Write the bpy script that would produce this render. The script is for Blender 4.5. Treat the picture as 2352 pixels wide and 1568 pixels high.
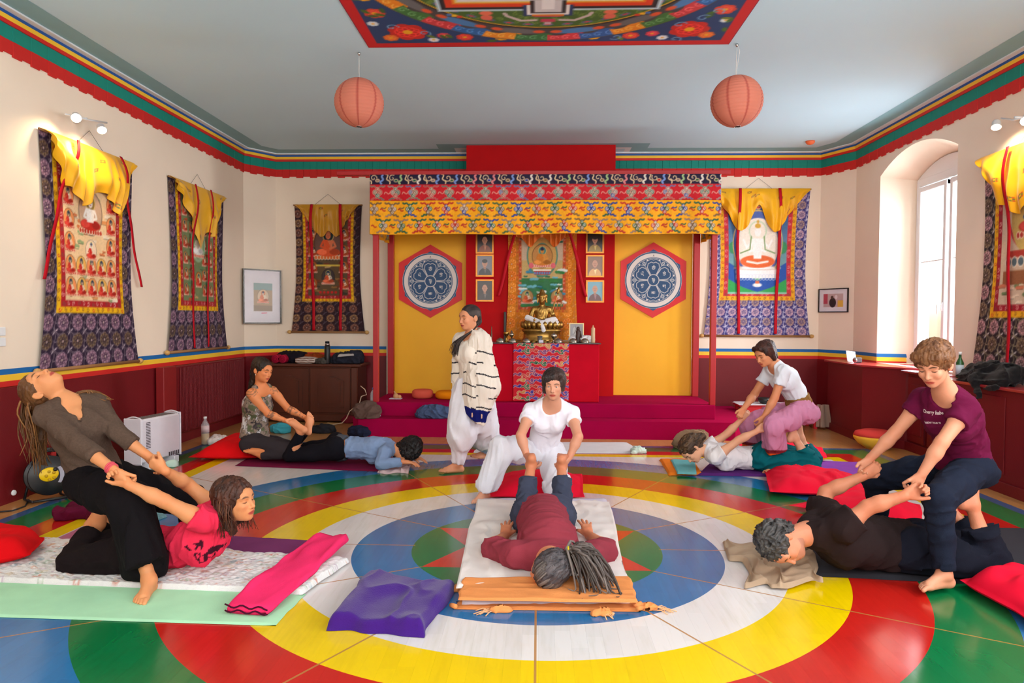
import bpy, math, random
import numpy as np
from mathutils import Vector, Matrix
PI = math.pi
R = math.radians
rng = random.Random(7)
for o_ in list(bpy.data.objects):
    bpy.data.objects.remove(o_)
SC = bpy.context.scene
COL = SC.collection

# ------------------------------------------------------------------ camera
FPX = 1630.0
CAM = np.array((0.0, 0.0, 1.5))
YAW, PITCH, ROLL = math.atan(61 / FPX), math.atan(52 / FPX), 0.005
_f0 = np.array((-math.sin(YAW), math.cos(YAW), 0.0))
_r0 = np.array((math.cos(YAW), math.sin(YAW), 0.0))
CF = math.cos(PITCH) * _f0 - math.sin(PITCH) * np.array((0, 0, 1.0))
_u0 = np.cross(_r0, CF)
CR = math.cos(ROLL) * _r0 + math.sin(ROLL) * _u0
CU = np.cross(CR, CF)
cam_d = bpy.data.cameras.new('camera')
cam_d.sensor_width = 36.0
cam_d.lens = 36.0 * FPX / 2352.0
cam_d.clip_start = 0.05
cam_d.clip_end = 200
cam = bpy.data.objects.new('camera', cam_d)
COL.objects.link(cam)
cam.matrix_world = Matrix(((CR[0], CU[0], -CF[0], CAM[0]), (CR[1], CU[1], -CF[1], CAM[1]),
                           (CR[2], CU[2], -CF[2], CAM[2]), (0, 0, 0, 1)))
SC.camera = cam

def ray(px, py):
    return CF + (px - 1176) / FPX * CR - (py - 784) / FPX * CU
def atY(px, py, Y):
    d = ray(px, py); return CAM + d * (Y / d[1])
def atZ(px, py, z=0.0):
    d = ray(px, py); return CAM + d * ((z - CAM[2]) / d[2])
def atX(px, py, X):
    d = ray(px, py); return CAM + d * (X / d[0])
def reach(p, px, py, L, s=0):
    """point on the sight line at distance L from p; s=-1 nearer, +1 farther, 0 closest"""
    d = ray(px, py); d = d / np.linalg.norm(d)
    w = CAM - np.asarray(p, float); b = w @ d; c = w @ w - L * L; q = b * b - c
    t = -b if (q < 0 or s == 0) else -b + s * math.sqrt(q)
    return CAM + d * t

# ------------------------------------------------------------------ world, lights, exposure
SC.view_settings.view_transform = 'Standard'
SC.view_settings.look = 'None'
SC.view_settings.gamma = 1.0
SC.view_settings.use_curve_mapping = False
SC.view_settings.exposure = -0.02
world = bpy.data.worlds.new('world'); SC.world = world
world.use_nodes = True
wn = world.node_tree
wbg = wn.nodes['Background']
sky = wn.nodes.new('ShaderNodeTexSky')
sky.sky_type = 'NISHITA'; sky.sun_disc = False
sky.sun_elevation = R(42); sky.sun_rotation = R(100); sky.air_density = 1.2; sky.dust_density = 2.5
wn.links.new(sky.outputs[0], wbg.inputs[0])
wbg.inputs[1].default_value = 1.0

def light(name, kind, loc, energy, color, aim=None, size=1, size_y=None, **kw):
    d = bpy.data.lights.new(name, kind); d.energy = energy; d.color = color
    if kind == 'AREA':
        d.shape = 'RECTANGLE'; d.size = size; d.size_y = size_y or size
    elif kind in ('SPOT', 'POINT'):
        d.shadow_soft_size = size
    for k, v in kw.items(): setattr(d, k, v)
    o = bpy.data.objects.new(name, d); COL.objects.link(o); o.location = loc
    if aim is not None:
        o.rotation_euler = (Vector(aim) - Vector(loc)).to_track_quat('-Z', 'Y').to_euler()
    return o
DAY = (0.93, 0.96, 1.0)
# daylight from the visible and inferred side windows; rear lamps are added fill
light('daylight_window', 'AREA', (5.2, 8.55, 2.2), 190, DAY, (0, 7.8, 1.2), 1.0, 2.3)
light('daylight_side_window', 'AREA', (4.3, 3.0, 2.2), 150, DAY, (0, 4.2, 0.7), 1.2, 2.3)
light('daylight_side_window', 'AREA', (4.3, 0.2, 2.2), 140, DAY, (0, 4.0, 0.9), 1.2, 2.3)
light('rear_fill', 'AREA', (-2.2, -1.6, 2.1), 85, (1, .97, .93), (-1.4, 6, 1.2), 1.4, 2.2)  # pair of unseen lamps added as frontal fill
light('rear_fill', 'AREA', (2.0, -1.6, 2.1), 85, (1, .97, .93), (1.2, 6, 1.2), 1.4, 2.2)
light('ceiling_fill', 'AREA', (.5, -1.5, 2.9), 150, (.97, .98, 1), (.9, 6.0, 3.7), 6, 1.4)  # added fill lamp that brightens the ceiling; no glass stands here

# ------------------------------------------------------------------ colour and materials
def lin(c):
    c = np.asarray(c, float) / 255.0
    return np.where(c <= 0.04045, c / 12.92, ((c + 0.055) / 1.055) ** 2.4)
_mats = {}
def mat(name, rgb=None, rough=0.6, metal=0.0, bump=0.0, bscale=60.0, var=0.06, vscale=6.0, attr=None,
        spec=0.5, sheen=0.0, coat=0.0, emit=0.0, trans=0.0, sub=0.0, stretch=None, alpha=1.0):
    if name in _mats: return _mats[name]
    m = bpy.data.materials.new(name); m.use_nodes = True; _mats[name] = m
    nt = m.node_tree; b = nt.nodes['Principled BSDF']
    N = nt.nodes.new; Lk = nt.links.new
    b.inputs['Roughness'].default_value = rough
    b.inputs['Metallic'].default_value = metal
    b.inputs['Specular IOR Level'].default_value = spec
    b.inputs['Sheen Weight'].default_value = sheen
    b.inputs['Coat Weight'].default_value = coat
    b.inputs['Transmission Weight'].default_value = trans
    b.inputs['Alpha'].default_value = alpha
    if sub:
        b.inputs['Subsurface Weight'].default_value = sub
        b.inputs['Subsurface Radius'].default_value = (0.02, 0.008, 0.004)
        b.inputs['Subsurface Scale'].default_value = 0.5
    tc = N('ShaderNodeTexCoord'); mp = N('ShaderNodeMapping')
    Lk(tc.outputs['Object'], mp.inputs[0])
    if stretch: mp.inputs['Scale'].default_value = stretch
    nz = N('ShaderNodeTexNoise'); nz.inputs['Scale'].default_value = vscale; nz.inputs['Detail'].default_value = 4
    Lk(mp.outputs[0], nz.inputs['Vector'])
    hv = N('ShaderNodeHueSaturation')
    if name == 'skin': hv.inputs['Saturation'].default_value = 1.12
    mr = N('ShaderNodeMapRange'); mr.inputs[3].default_value = 1 - var * 2; mr.inputs[4].default_value = 1 + var * 2
    Lk(nz.outputs['Fac'], mr.inputs[0]); Lk(mr.outputs[0], hv.inputs['Value'])
    if attr:
        a = N('ShaderNodeAttribute'); a.attribute_name = attr; Lk(a.outputs['Color'], hv.inputs['Color'])
    else:
        hv.inputs['Color'].default_value = (*lin(rgb), 1)
    Lk(hv.outputs[0], b.inputs['Base Color'])
    if bump:
        n2 = N('ShaderNodeTexNoise'); n2.inputs['Scale'].default_value = bscale; n2.inputs['Detail'].default_value = 3
        Lk(mp.outputs[0], n2.inputs['Vector'])
        bp = N('ShaderNodeBump'); bp.inputs['Strength'].default_value = bump; bp.inputs['Distance'].default_value = 0.01
        Lk(n2.outputs['Fac'], bp.inputs['Height']); Lk(bp.outputs[0], b.inputs['Normal'])
    if emit:
        b.inputs['Emission Color'].default_value = (*lin(rgb), 1); b.inputs['Emission Strength'].default_value = emit
    return m
def cloth(name, rgb=None, **k):
    k.setdefault('rough', 0.9); k.setdefault('bump', 0.25); k.setdefault('bscale', 260); k.setdefault('spec', 0.15)
    return mat(name, rgb, **k)

# ------------------------------------------------------------------ object helpers
def tag(o, label=None, cat=None, group=None, kind=None):
    if label: o['label'] = label
    if cat: o['category'] = cat
    if group: o['group'] = group
    if kind: o['kind'] = kind
    return o
def empty(name, loc=(0, 0, 0), label=None, cat=None, group=None, rz=0.0):
    o = bpy.data.objects.new(name, None); COL.objects.link(o)
    o.location = tuple(float(v) for v in loc); o.rotation_euler = (0, 0, rz); o.empty_display_size = 0.1
    o['_m'] = 1; del o['_m']
    return tag(o, label, cat, group)
def wmat(o):
    m = Matrix.LocRotScale(o.location, o.rotation_euler, o.scale)
    return wmat(o.parent) @ m if o.parent else m
def link(name, me, m, parent=None, world=True):
    """link a mesh whose vertices are in world coordinates; keeps them there under a parent"""
    o = bpy.data.objects.new(name, me); COL.objects.link(o)
    if m is not None:
        for q in (m if isinstance(m, (list, tuple)) else [m]): me.materials.append(q)
    if parent is not None:
        o.parent = parent
        if world:
            iv = wmat(parent).inverted(); me.transform(iv)
    return o
def mesh_np(V, F, smooth=True, colors=None, midx=None, name='m'):
    V = np.asarray(V, np.float32); me = bpy.data.meshes.new(name)
    if isinstance(F, np.ndarray):
        n, k = F.shape
        me.vertices.add(len(V)); me.vertices.foreach_set('co', V.ravel())
        me.loops.add(n * k); me.loops.foreach_set('vertex_index', F.astype(np.int32).ravel())
        me.polygons.add(n); me.polygons.foreach_set('loop_start', np.arange(0, n * k, k, dtype=np.int32))
        me.polygons.foreach_set('loop_total', np.full(n, k, np.int32))
        me.update(calc_edges=True)
    else:
        me.from_pydata([tuple(map(float, v)) for v in V], [], [list(map(int, f)) for f in F]); me.update()
    me.polygons.foreach_set('use_smooth', np.full(len(me.polygons), bool(smooth)))
    if colors is not None:
        at = me.color_attributes.new('Col', 'FLOAT_COLOR', 'POINT')
        c = np.ones((len(V), 4), np.float32); c[:, :3] = colors; at.data.foreach_set('color', c.ravel())
    if midx is not None: me.polygons.foreach_set('material_index', np.asarray(midx, np.int32))
    return me

import bmesh
def fixn(me):
    b = bmesh.new(); b.from_mesh(me); bmesh.ops.recalc_face_normals(b, faces=b.faces); b.to_mesh(me); b.free()
class MB:
    """collects simple shapes into one mesh"""
    def __init__(s): s.v = []; s.f = []; s.mi = []; s.cm = 0
    def add(s, V, F):
        b = len(s.v); s.v += [tuple(map(float, p)) for p in V]
        s.f += [[b + i for i in f] for f in F]; s.mi += [s.cm] * len(F); return s
    def quad(s, a, b, c, d): return s.add([a, b, c, d], [(0, 1, 2, 3)])
    def box(s, lo, hi, bev=0.0, M=None):
        lo = np.array(lo, float); hi = np.array(hi, float)
        if bev > 0:
            bev = min(bev, 0.49 * float(min(hi - lo)))
            V = []; 
            for sx in (0, 1):
                for sy in (0, 1):
                    for sz in (0, 1):
                        c = np.array([(lo, hi)[q][i] for i, q in enumerate((sx, sy, sz))])
                        sg = np.array([1 - 2 * sx, 1 - 2 * sy, 1 - 2 * sz]) * bev
                        for ax in range(3):
                            o = sg.copy(); o[ax] = 0; V.append(c + o)
            idx = lambda x, y, z, a: ((x * 2 + y) * 2 + z) * 3 + a
            F = []
            for a in range(3):
                b_, c_ = (a + 1) % 3, (a + 2) % 3
                for q in (0, 1):
                    def I(u, w, a=a, b_=b_, c_=c_, q=q, ax=a):
                        t = [0, 0, 0]; t[a] = q; t[b_] = u; t[c_] = w; return idx(*t, ax)
                    f = [I(0, 0), I(1, 0), I(1, 1), I(0, 1)]
                    F.append(f if q else f[::-1])
                for u in (0, 1):
                    for w in (0, 1):
                        def K(q, ax, u=u, w=w, a=a, b_=b_, c_=c_):
                            t = [0, 0, 0]; t[a] = q; t[b_] = u; t[c_] = w; return idx(*t, ax)
                        f = [K(0, b_), K(1, b_), K(1, c_), K(0, c_)]
                        F.append(f if (u == w) else f[::-1])
            for x in (0, 1):
                for y in (0, 1):
                    for z in (0, 1):
                        f = [idx(x, y, z, 0), idx(x, y, z, 1), idx(x, y, z, 2)]
                        F.append(f if (x + y + z) % 2 else f[::-1])
        else:
            V = [np.array([(lo, hi)[q][i] for i, q in enumerate((x, y, z))]) for x in (0, 1) for y in (0, 1) for z in (0, 1)]
            F = [(0, 1, 3, 2), (4, 6, 7, 5), (0, 4, 5, 1), (2, 3, 7, 6), (0, 2, 6, 4), (1, 5, 7, 3)]
        if M is not None: V = [M @ Vector(tuple(p)) for p in V]
        return s.add(V, F)
    def tube(s, pts, r, n=8, cap=True):
        pts = [np.array(p, float) for p in pts]; m = len(pts)
        rs = [r] * m if np.isscalar(r) else list(r)
        V = []; up = None
        for i, p in enumerate(pts):
            t = pts[min(i + 1, m - 1)] - pts[max(i - 1, 0)]; t = t / (np.linalg.norm(t) + 1e-9)
            if up is None: up = np.array((0, 0, 1.0)) if abs(t[2]) < 0.9 else np.array((1.0, 0, 0))
            a = np.cross(t, up); a /= np.linalg.norm(a) + 1e-9; up = np.cross(a, t)
            for k in range(n):
                an = 2 * PI * k / n; V.append(p + rs[i] * (math.cos(an) * a + math.sin(an) * up))
        F = [(i * n + k, i * n + (k + 1) % n, (i + 1) * n + (k + 1) % n, (i + 1) * n + k) for i in range(m - 1) for k in range(n)]
        if cap: F += [tuple(range(n))[::-1], tuple(range((m - 1) * n, m * n))]
        return s.add(V, F)
    def lathe(s, prof, c=(0, 0, 0), n=24, axis=None, sx=1, sy=1):
        """prof: list of (r, h) along the axis"""
        ax = np.array(axis if axis is not None else (0, 0, 1.0), float); ax /= np.linalg.norm(ax)
        u = np.cross(ax, (0, 1.0, 0)) if abs(ax[1]) < 0.9 else np.cross(ax, (1.0, 0, 0)); u /= np.linalg.norm(u); w = np.cross(ax, u)
        V = [np.array(c) + ax * h + r * (math.cos(2 * PI * k / n) * u * sx + math.sin(2 * PI * k / n) * w * sy) for r, h in prof for k in range(n)]
        F = [(i * n + k, i * n + (k + 1) % n, (i + 1) * n + (k + 1) % n, (i + 1) * n + k) for i in range(len(prof) - 1) for k in range(n)]
        if prof[0][0] > 1e-5: F.append(tuple(range(n))[::-1])
        if prof[-1][0] > 1e-5: F.append(tuple(range((len(prof) - 1) * n, len(prof) * n)))
        return s.add(V, F)
    def prism(s, pts, vec):
        n = len(pts); P = [np.array(p, float) for p in pts]; vec = np.array(vec, float)
        return s.add(P + [p + vec for p in P], [tuple(range(n))[::-1], tuple(range(n, 2 * n))] + [(i, (i + 1) % n, n + (i + 1) % n, n + i) for i in range(n)])
    def build(s, name, m, parent=None, smooth=False, label=None, **k):
        me = mesh_np(s.v, s.f, smooth); fixn(me)
        if max(s.mi, default=0) > 0: me.polygons.foreach_set('material_index', np.array(s.mi, np.int32))
        o = link(name, me, m, parent)
        if label or k: tag(o, label, **k)
        return o
def struct(name, mb, m, smooth=False, parent=None):
    o = mb.build(name, m, parent, smooth)
    if parent is None: o['kind'] = 'structure'
    return o
def dup(root, label=None, offset=None, rz=None):
    """copy of a thing with its parts and sub-parts, sharing mesh data"""
    def rec(o, par):
        c = o.copy(); COL.objects.link(c)
        if par is not None:
            c.parent = par; c.matrix_parent_inverse = o.matrix_parent_inverse.copy()
        for ch in list(o.children): rec(ch, c)
        return c
    r = rec(root, None)
    if offset is not None: r.location = root.location + Vector(tuple(map(float, offset)))
    if rz is not None: r.rotation_euler = (0, 0, rz)
    if label: r['label'] = label
    return r

# ------------------------------------------------------------------ noise (numpy)
_nr = np.random.RandomState(11)
_lat = _nr.rand(32, 32, 32).astype(np.float32)
def vnoise(P):
    P = np.asarray(P, np.float32); i = np.floor(P).astype(np.int32); f = P - i; f = f * f * (3 - 2 * f)
    i0 = i & 31; i1 = (i + 1) & 31
    x0, y0, z0 = i0[..., 0], i0[..., 1], i0[..., 2]; x1, y1, z1 = i1[..., 0], i1[..., 1], i1[..., 2]
    fx, fy, fz = f[..., 0], f[..., 1], f[..., 2]
    L = _lat
    a = L[x0, y0, z0] * (1 - fx) + L[x1, y0, z0] * fx; b = L[x0, y1, z0] * (1 - fx) + L[x1, y1, z0] * fx
    c = L[x0, y0, z1] * (1 - fx) + L[x1, y0, z1] * fx; d = L[x0, y1, z1] * (1 - fx) + L[x1, y1, z1] * fx
    return ((a * (1 - fy) + b * fy) * (1 - fz) + (c * (1 - fy) + d * fy) * fz) * 2 - 1
def fbm(P, o=3):
    s = 0; a = 1.0; t = 0
    P = np.asarray(P, np.float32)
    for k in range(o): s = s + a * vnoise(P * (2 ** k) + 7.3 * k); t += a; a *= 0.5
    return s / t

# ------------------------------------------------------------------ painted canvas -> vertex colours
class Canvas:
    def __init__(s, W, H, w, h, bg=(255, 255, 255)):
        """W,H extent in metres, w,h samples; x to the right, y up from the bottom"""
        s.W, s.H, s.w, s.h = W, H, w, h
        s.X, s.Y = np.meshgrid(np.linspace(0, W, w), np.linspace(0, H, h))
        s.px = max(W / w, H / h); s.I = np.zeros((h, w, 3)) + np.array(bg, float)
    def _sub(s, x0, x1, y0, y1):
        i0 = max(0, int((x0 / s.W) * (s.w - 1)) - 1); i1 = min(s.w, int((x1 / s.W) * (s.w - 1)) + 3)
        j0 = max(0, int((y0 / s.H) * (s.h - 1)) - 1); j1 = min(s.h, int((y1 / s.H) * (s.h - 1)) + 3)
        if i1 <= i0 or j1 <= j0: return None
        return slice(j0, j1), slice(i0, i1)
    def paint(s, sl, d, c, a=1.0):
        k = np.clip(0.5 - d / s.px, 0, 1)[..., None] * a
        s.I[sl] = s.I[sl] * (1 - k) + np.array(c, float) * k
    def rect(s, x0, y0, x1, y1, c, a=1.0):
        sl = s._sub(x0, x1, y0, y1)
        if sl: s.paint(sl, np.maximum(abs(s.X[sl] - (x0 + x1) / 2) - (x1 - x0) / 2, abs(s.Y[sl] - (y0 + y1) / 2) - (y1 - y0) / 2), c, a)
    def ell(s, cx, cy, rx, ry, c, ring=None, rot=0.0, a=1.0):
        m = max(rx, ry) + (ring or 0); sl = s._sub(cx - m, cx + m, cy - m, cy + m)
        if not sl: return
        x = s.X[sl] - cx; y = s.Y[sl] - cy
        if rot: x, y = x * math.cos(rot) + y * math.sin(rot), -x * math.sin(rot) + y * math.cos(rot)
        d = (np.hypot(x / rx, y / ry) - 1) * min(rx, ry)
        if ring: d = abs(d) - ring / 2
        s.paint(sl, d, c, a)
    def line(s, pts, wd, c, a=1.0):
        P = np.array(pts, float); sl = s._sub(P[:, 0].min() - wd, P[:, 0].max() + wd, P[:, 1].min() - wd, P[:, 1].max() + wd)
        if not sl: return
        X = s.X[sl]; Y = s.Y[sl]; d = np.full(X.shape, 1e9)
        for (ax, ay), (bx, by) in zip(P[:-1], P[1:]):
            vx, vy = bx - ax, by - ay; t = np.clip(((X - ax) * vx + (Y - ay) * vy) / (vx * vx + vy * vy + 1e-12), 0, 1)
            d = np.minimum(d, np.hypot(X - ax - t * vx, Y - ay - t * vy))
        s.paint(sl, d - wd / 2, c, a)
    def poly(s, pts, c, a=1.0):
        P = np.array(pts, float); sl = s._sub(P[:, 0].min(), P[:, 0].max(), P[:, 1].min(), P[:, 1].max())
        if not sl: return
        X = s.X[sl]; Y = s.Y[sl]; ins = np.zeros(X.shape, bool); d = np.full(X.shape, 1e9)
        for (ax, ay), (bx, by) in zip(P, np.roll(P, -1, 0)):
            vx, vy = bx - ax, by - ay; t = np.clip(((X - ax) * vx + (Y - ay) * vy) / (vx * vx + vy * vy + 1e-12), 0, 1)
            d = np.minimum(d, np.hypot(X - ax - t * vx, Y - ay - t * vy))
            if ay != by: ins ^= ((ay > Y) != (by > Y)) & (X < vx * (Y - ay) / vy + ax)
        s.paint(sl, np.where(ins, -d, d), c, a)
    def grain(s, amt, sc=60):
        n = fbm(np.stack([s.X * sc, s.Y * sc, s.X * 0], -1), 2); s.I = np.clip(s.I * (1 + amt * n[..., None]), 0, 255)
    def cols(s): return lin(np.clip(s.I, 0, 255)).reshape(-1, 3)
def grid_faces(w, h, flip=False):
    i = np.arange(w * h).reshape(h, w)
    F = np.stack([i[:-1, :-1], i[:-1, 1:], i[1:, 1:], i[1:, :-1]], -1).reshape(-1, 4)
    return F[:, ::-1].copy() if flip else F
def surf(name, fn, cv=None, w=None, h=None, m=None, parent=None, flip=False, smooth=True):
    """grid surface: fn(u,v arrays)->(...,3); colours from a canvas"""
    if cv is not None: w, h = cv.w, cv.h
    u, v = np.meshgrid(np.linspace(0, 1, w), np.linspace(0, 1, h))
    P = fn(u, v).reshape(-1, 3)
    me = mesh_np(P, grid_faces(w, h, flip), smooth, None if cv is None else cv.cols())
    return link(name, me, m, parent)
# ------------------------------------------------------------------ implicit surfaces
def nrm(v):
    v = np.asarray(v, float); return v / (np.linalg.norm(v) + 1e-12)
def orth(v, n):
    n = nrm(n); return nrm(np.asarray(v, float) - (np.asarray(v, float) @ n) * n)
class P_:
    """one primitive: tapered (flattened) capsule or ellipsoid, joined with smoothness k; op '+', '-' or '^' (keep only inside)"""
    def __init__(s, kind, op='+', k=0.02, **a): s.kind, s.op, s.k, s.a = kind, op, k, a
    def bbox(s):
        a = s.a
        if s.kind == 'cap':
            r = max(a['ra'], a['rb']); return np.minimum(a['a'], a['b']) - r, np.maximum(a['a'], a['b']) + r
        if s.kind == 'ell':
            r = max(a['r']); return a['c'] - r, a['c'] + r
        return None
    def dist(s, P):
        a = s.a
        if s.kind == 'cap':
            A, B, n, f = a['a'], a['b'], a.get('n'), a.get('f', 1.0)
            Q = P - A; v = B - A
            if n is not None:
                g = 1 / f - 1; Q = Q + (g * (Q @ n))[..., None] * n; v = v + g * (v @ n) * n
            L2 = float(v @ v) + 1e-12; t0 = (Q @ v) / L2; t = np.clip(t0, 0, 1)
            W = Q - t[..., None] * v; l = np.sqrt((W * W).sum(-1)) + 1e-9
            d = l - (a['ra'] + (a['rb'] - a['ra']) * t)
            if n is not None: d = d / np.sqrt(1 + (1 / f / f - 1) * ((W @ n) / l) ** 2)
            if a.get('cut'): d = np.maximum(d, (t0 - 1) * math.sqrt(L2))
            if a.get('cuta'): d = np.maximum(d, -t0 * math.sqrt(L2))
            return d.astype(np.float32)
        if s.kind == 'ell':
            Q = (P - a['c']) @ a['M'].T; r = np.array(a['r']); k0 = np.sqrt(((Q / r) ** 2).sum(-1)) + 1e-9; k1 = np.sqrt(((Q / r / r) ** 2).sum(-1)) + 1e-9
            return (k0 * (k0 - 1) / k1).astype(np.float32)
        if s.kind == 'plane':   # outside where (P-c).n > 0
            return ((P - a['c']) @ a['n']).astype(np.float32)
        if s.kind == 'disp':
            return a['fn'](P)
def cap(a, b, ra, rb=None, k=0.02, op='+', **kw):
    if 'n' in kw and kw['n'] is not None: kw['n'] = nrm(kw['n'])
    return P_('cap', op, k, a=np.asarray(a, float), b=np.asarray(b, float), ra=ra, rb=ra if rb is None else rb, **kw)
def ell(c, r, M=None, k=0.02, op='+'):
    return P_('ell', op, k, c=np.asarray(c, float), r=r, M=np.eye(3) if M is None else np.asarray(M, float))
def plane(c, n, op='-', k=0.004):
    """removes the side the normal points to"""
    return P_('plane', op, k, c=np.asarray(c, float), n=nrm(n))
def disp(fn): return P_('disp', 'd', 0, fn=fn)

def field(prims, lo, hi, h):
    n = np.maximum(np.ceil((hi - lo) / h).astype(int) + 1, 3)
    ax = [lo[i] + h * np.arange(n[i]) for i in range(3)]
    G = np.full(n, 0.25, np.float32)
    for p in prims:
        bb = p.bbox()
        if bb is None or p.op == '^': s = [slice(0, m) for m in n]
        else:
            m = p.k + 3 * h + 0.01
            a = np.clip(np.floor((bb[0] - m - lo) / h).astype(int), 0, n); b = np.clip(np.ceil((bb[1] + m - lo) / h).astype(int) + 1, 0, n)
            if (b <= a).any(): continue
            s = [slice(a[i], b[i]) for i in range(3)]
        sub = G[s[0], s[1], s[2]]
        if p.kind in ('plane', 'disp') or p.op == '^':
            msk = np.abs(sub) < 0.06 if p.kind == 'disp' else sub < 0.06
            if not msk.any(): continue
            ix = np.nonzero(msk)
            P = np.stack([ax[i][s[i]][ix[i]] for i in range(3)], -1); d = p.dist(P)
            if p.kind == 'disp': sub[ix] += d
            elif p.kind == 'plane': sub[ix] = _smax(sub[ix], d, p.k)
            else: sub[ix] = _smax(sub[ix], d, p.k)
            continue
        P = np.stack(np.meshgrid(*[ax[i][s[i]] for i in range(3)], indexing='ij'), -1)
        d = p.dist(P)
        if p.op == '+':
            hh = np.maximum(p.k - np.abs(sub - d), 0) / max(p.k, 1e-6); G[s[0], s[1], s[2]] = np.minimum(sub, d) - hh * hh * p.k / 4
        else: G[s[0], s[1], s[2]] = _smax(sub, -d, p.k)
    return G
def _smax(a, b, k):
    hh = np.maximum(k - np.abs(a - b), 0) / max(k, 1e-6); return np.maximum(a, b) + hh * hh * k / 4
def nets(G, lo, h):
    I = G < 0; c = np.zeros(np.array(G.shape) - 1, np.uint8)
    off = [(x, y, z) for x in (0, 1) for y in (0, 1) for z in (0, 1)]
    nx, ny, nz = c.shape
    for o in off: c += I[o[0]:o[0] + nx, o[1]:o[1] + ny, o[2]:o[2] + nz]
    act = np.argwhere((c > 0) & (c < 8))
    if len(act) == 0: return np.zeros((0, 3)), np.zeros((0, 4), int)
    idx = np.full(c.shape, -1, np.int64); idx[act[:, 0], act[:, 1], act[:, 2]] = np.arange(len(act))
    cv = np.stack([G[act[:, 0] + o[0], act[:, 1] + o[1], act[:, 2] + o[2]] for o in off], 1)
    S = np.zeros((len(act), 3)); C = np.zeros(len(act))
    for i, a in enumerate(off):
        for j, b in enumerate(off):
            if j > i and sum(abs(a[q] - b[q]) for q in range(3)) == 1:
                va, vb = cv[:, i], cv[:, j]; m = (va < 0) != (vb < 0)
                t = np.where(m, va / np.where(m, va - vb, 1), 0)[:, None]
                S += np.where(m[:, None], np.array(a) + t * (np.array(b) - np.array(a)), 0); C += m
    V = lo + h * (act + S / C[:, None])
    F = []
    for ax in range(3):
        A = np.moveaxis(I, ax, 0); ed = A[:-1] != A[1:]
        e = np.argwhere(ed); e0 = np.zeros_like(e); e0[:, ax] = e[:, 0]; o = [q for q in range(3) if q != ax]; e0[:, o[0]] = e[:, 1]; e0[:, o[1]] = e[:, 2]
        k = (e0[:, o[0]] > 0) & (e0[:, o[1]] > 0) & (e0[:, o[0]] < I.shape[o[0]] - 1) & (e0[:, o[1]] < I.shape[o[1]] - 1)
        e0 = e0[k]
        if len(e0) == 0: continue
        ins = I[e0[:, 0], e0[:, 1], e0[:, 2]]
        q = []
        for (du, dv) in ((0, 0), (1, 0), (1, 1), (0, 1)):
            g = e0.copy(); g[:, o[0]] -= du; g[:, o[1]] -= dv; q.append(idx[g[:, 0], g[:, 1], g[:, 2]])
        q = np.stack(q, 1); fl = ins if ax != 1 else ~ins
        q[~fl] = q[~fl][:, ::-1]; F.append(q)
    F = np.concatenate(F); return V, F[(F >= 0).all(1)]
def implicit(prims, h, fine=()):
    bb = [p.bbox() for p in prims if p.op == '+' and p.bbox() is not None]
    lo = np.min([b[0] for b in bb], 0) - 3 * h; hi = np.max([b[1] for b in bb], 0) + 3 * h
    V, F = nets(field(prims, lo, hi, h), lo, h)
    for a, b, hf in fine:
        if hf >= h: continue
        C = V[F].mean(1); m = 0.8 * h
        F = F[~(((C > a + m) & (C < b - m)).all(1))]
        V2, F2 = nets(field(prims, a, b, hf), a, hf)
        F = np.concatenate([F, F2 + len(V)]); V = np.concatenate([V, V2])
    u, inv = np.unique(F, return_inverse=True)
    return V[u], inv.reshape(F.shape)
def blob(name, prims, h, m, parent=None, fine=(), colfn=None, label=None, **k):
    V, F = implicit(prims, h, fine)
    me = mesh_np(V, F, True, None if colfn is None else colfn(V)); o = link(name, me, m, parent)
    if label or k: tag(o, label, **k)
    return o
def folds(amp, d, wl=0.05, along=5.0, warp=0.6, seed=0.0):
    """wrinkles that run along direction d (ridges of wavelength wl)"""
    d = nrm(d)
    def fn(P):
        along_ = along * 1.5; Q = P - (1 - 1 / along_) * (P @ d)[:, None] * d; w = vnoise(P / (wl * 3) + seed)[:, None]
        n = vnoise(Q / wl + warp * w + seed * 3.1); n2 = vnoise(Q / wl * 2.1 + 1.5 * warp * w + seed + 5); return (amp * (2 * np.abs(n) ** .62 - .95) * 1.15 + amp * .4 * (2 * np.abs(n2) ** .7 - 1)).astype(np.float32)
    return disp(fn)

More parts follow.
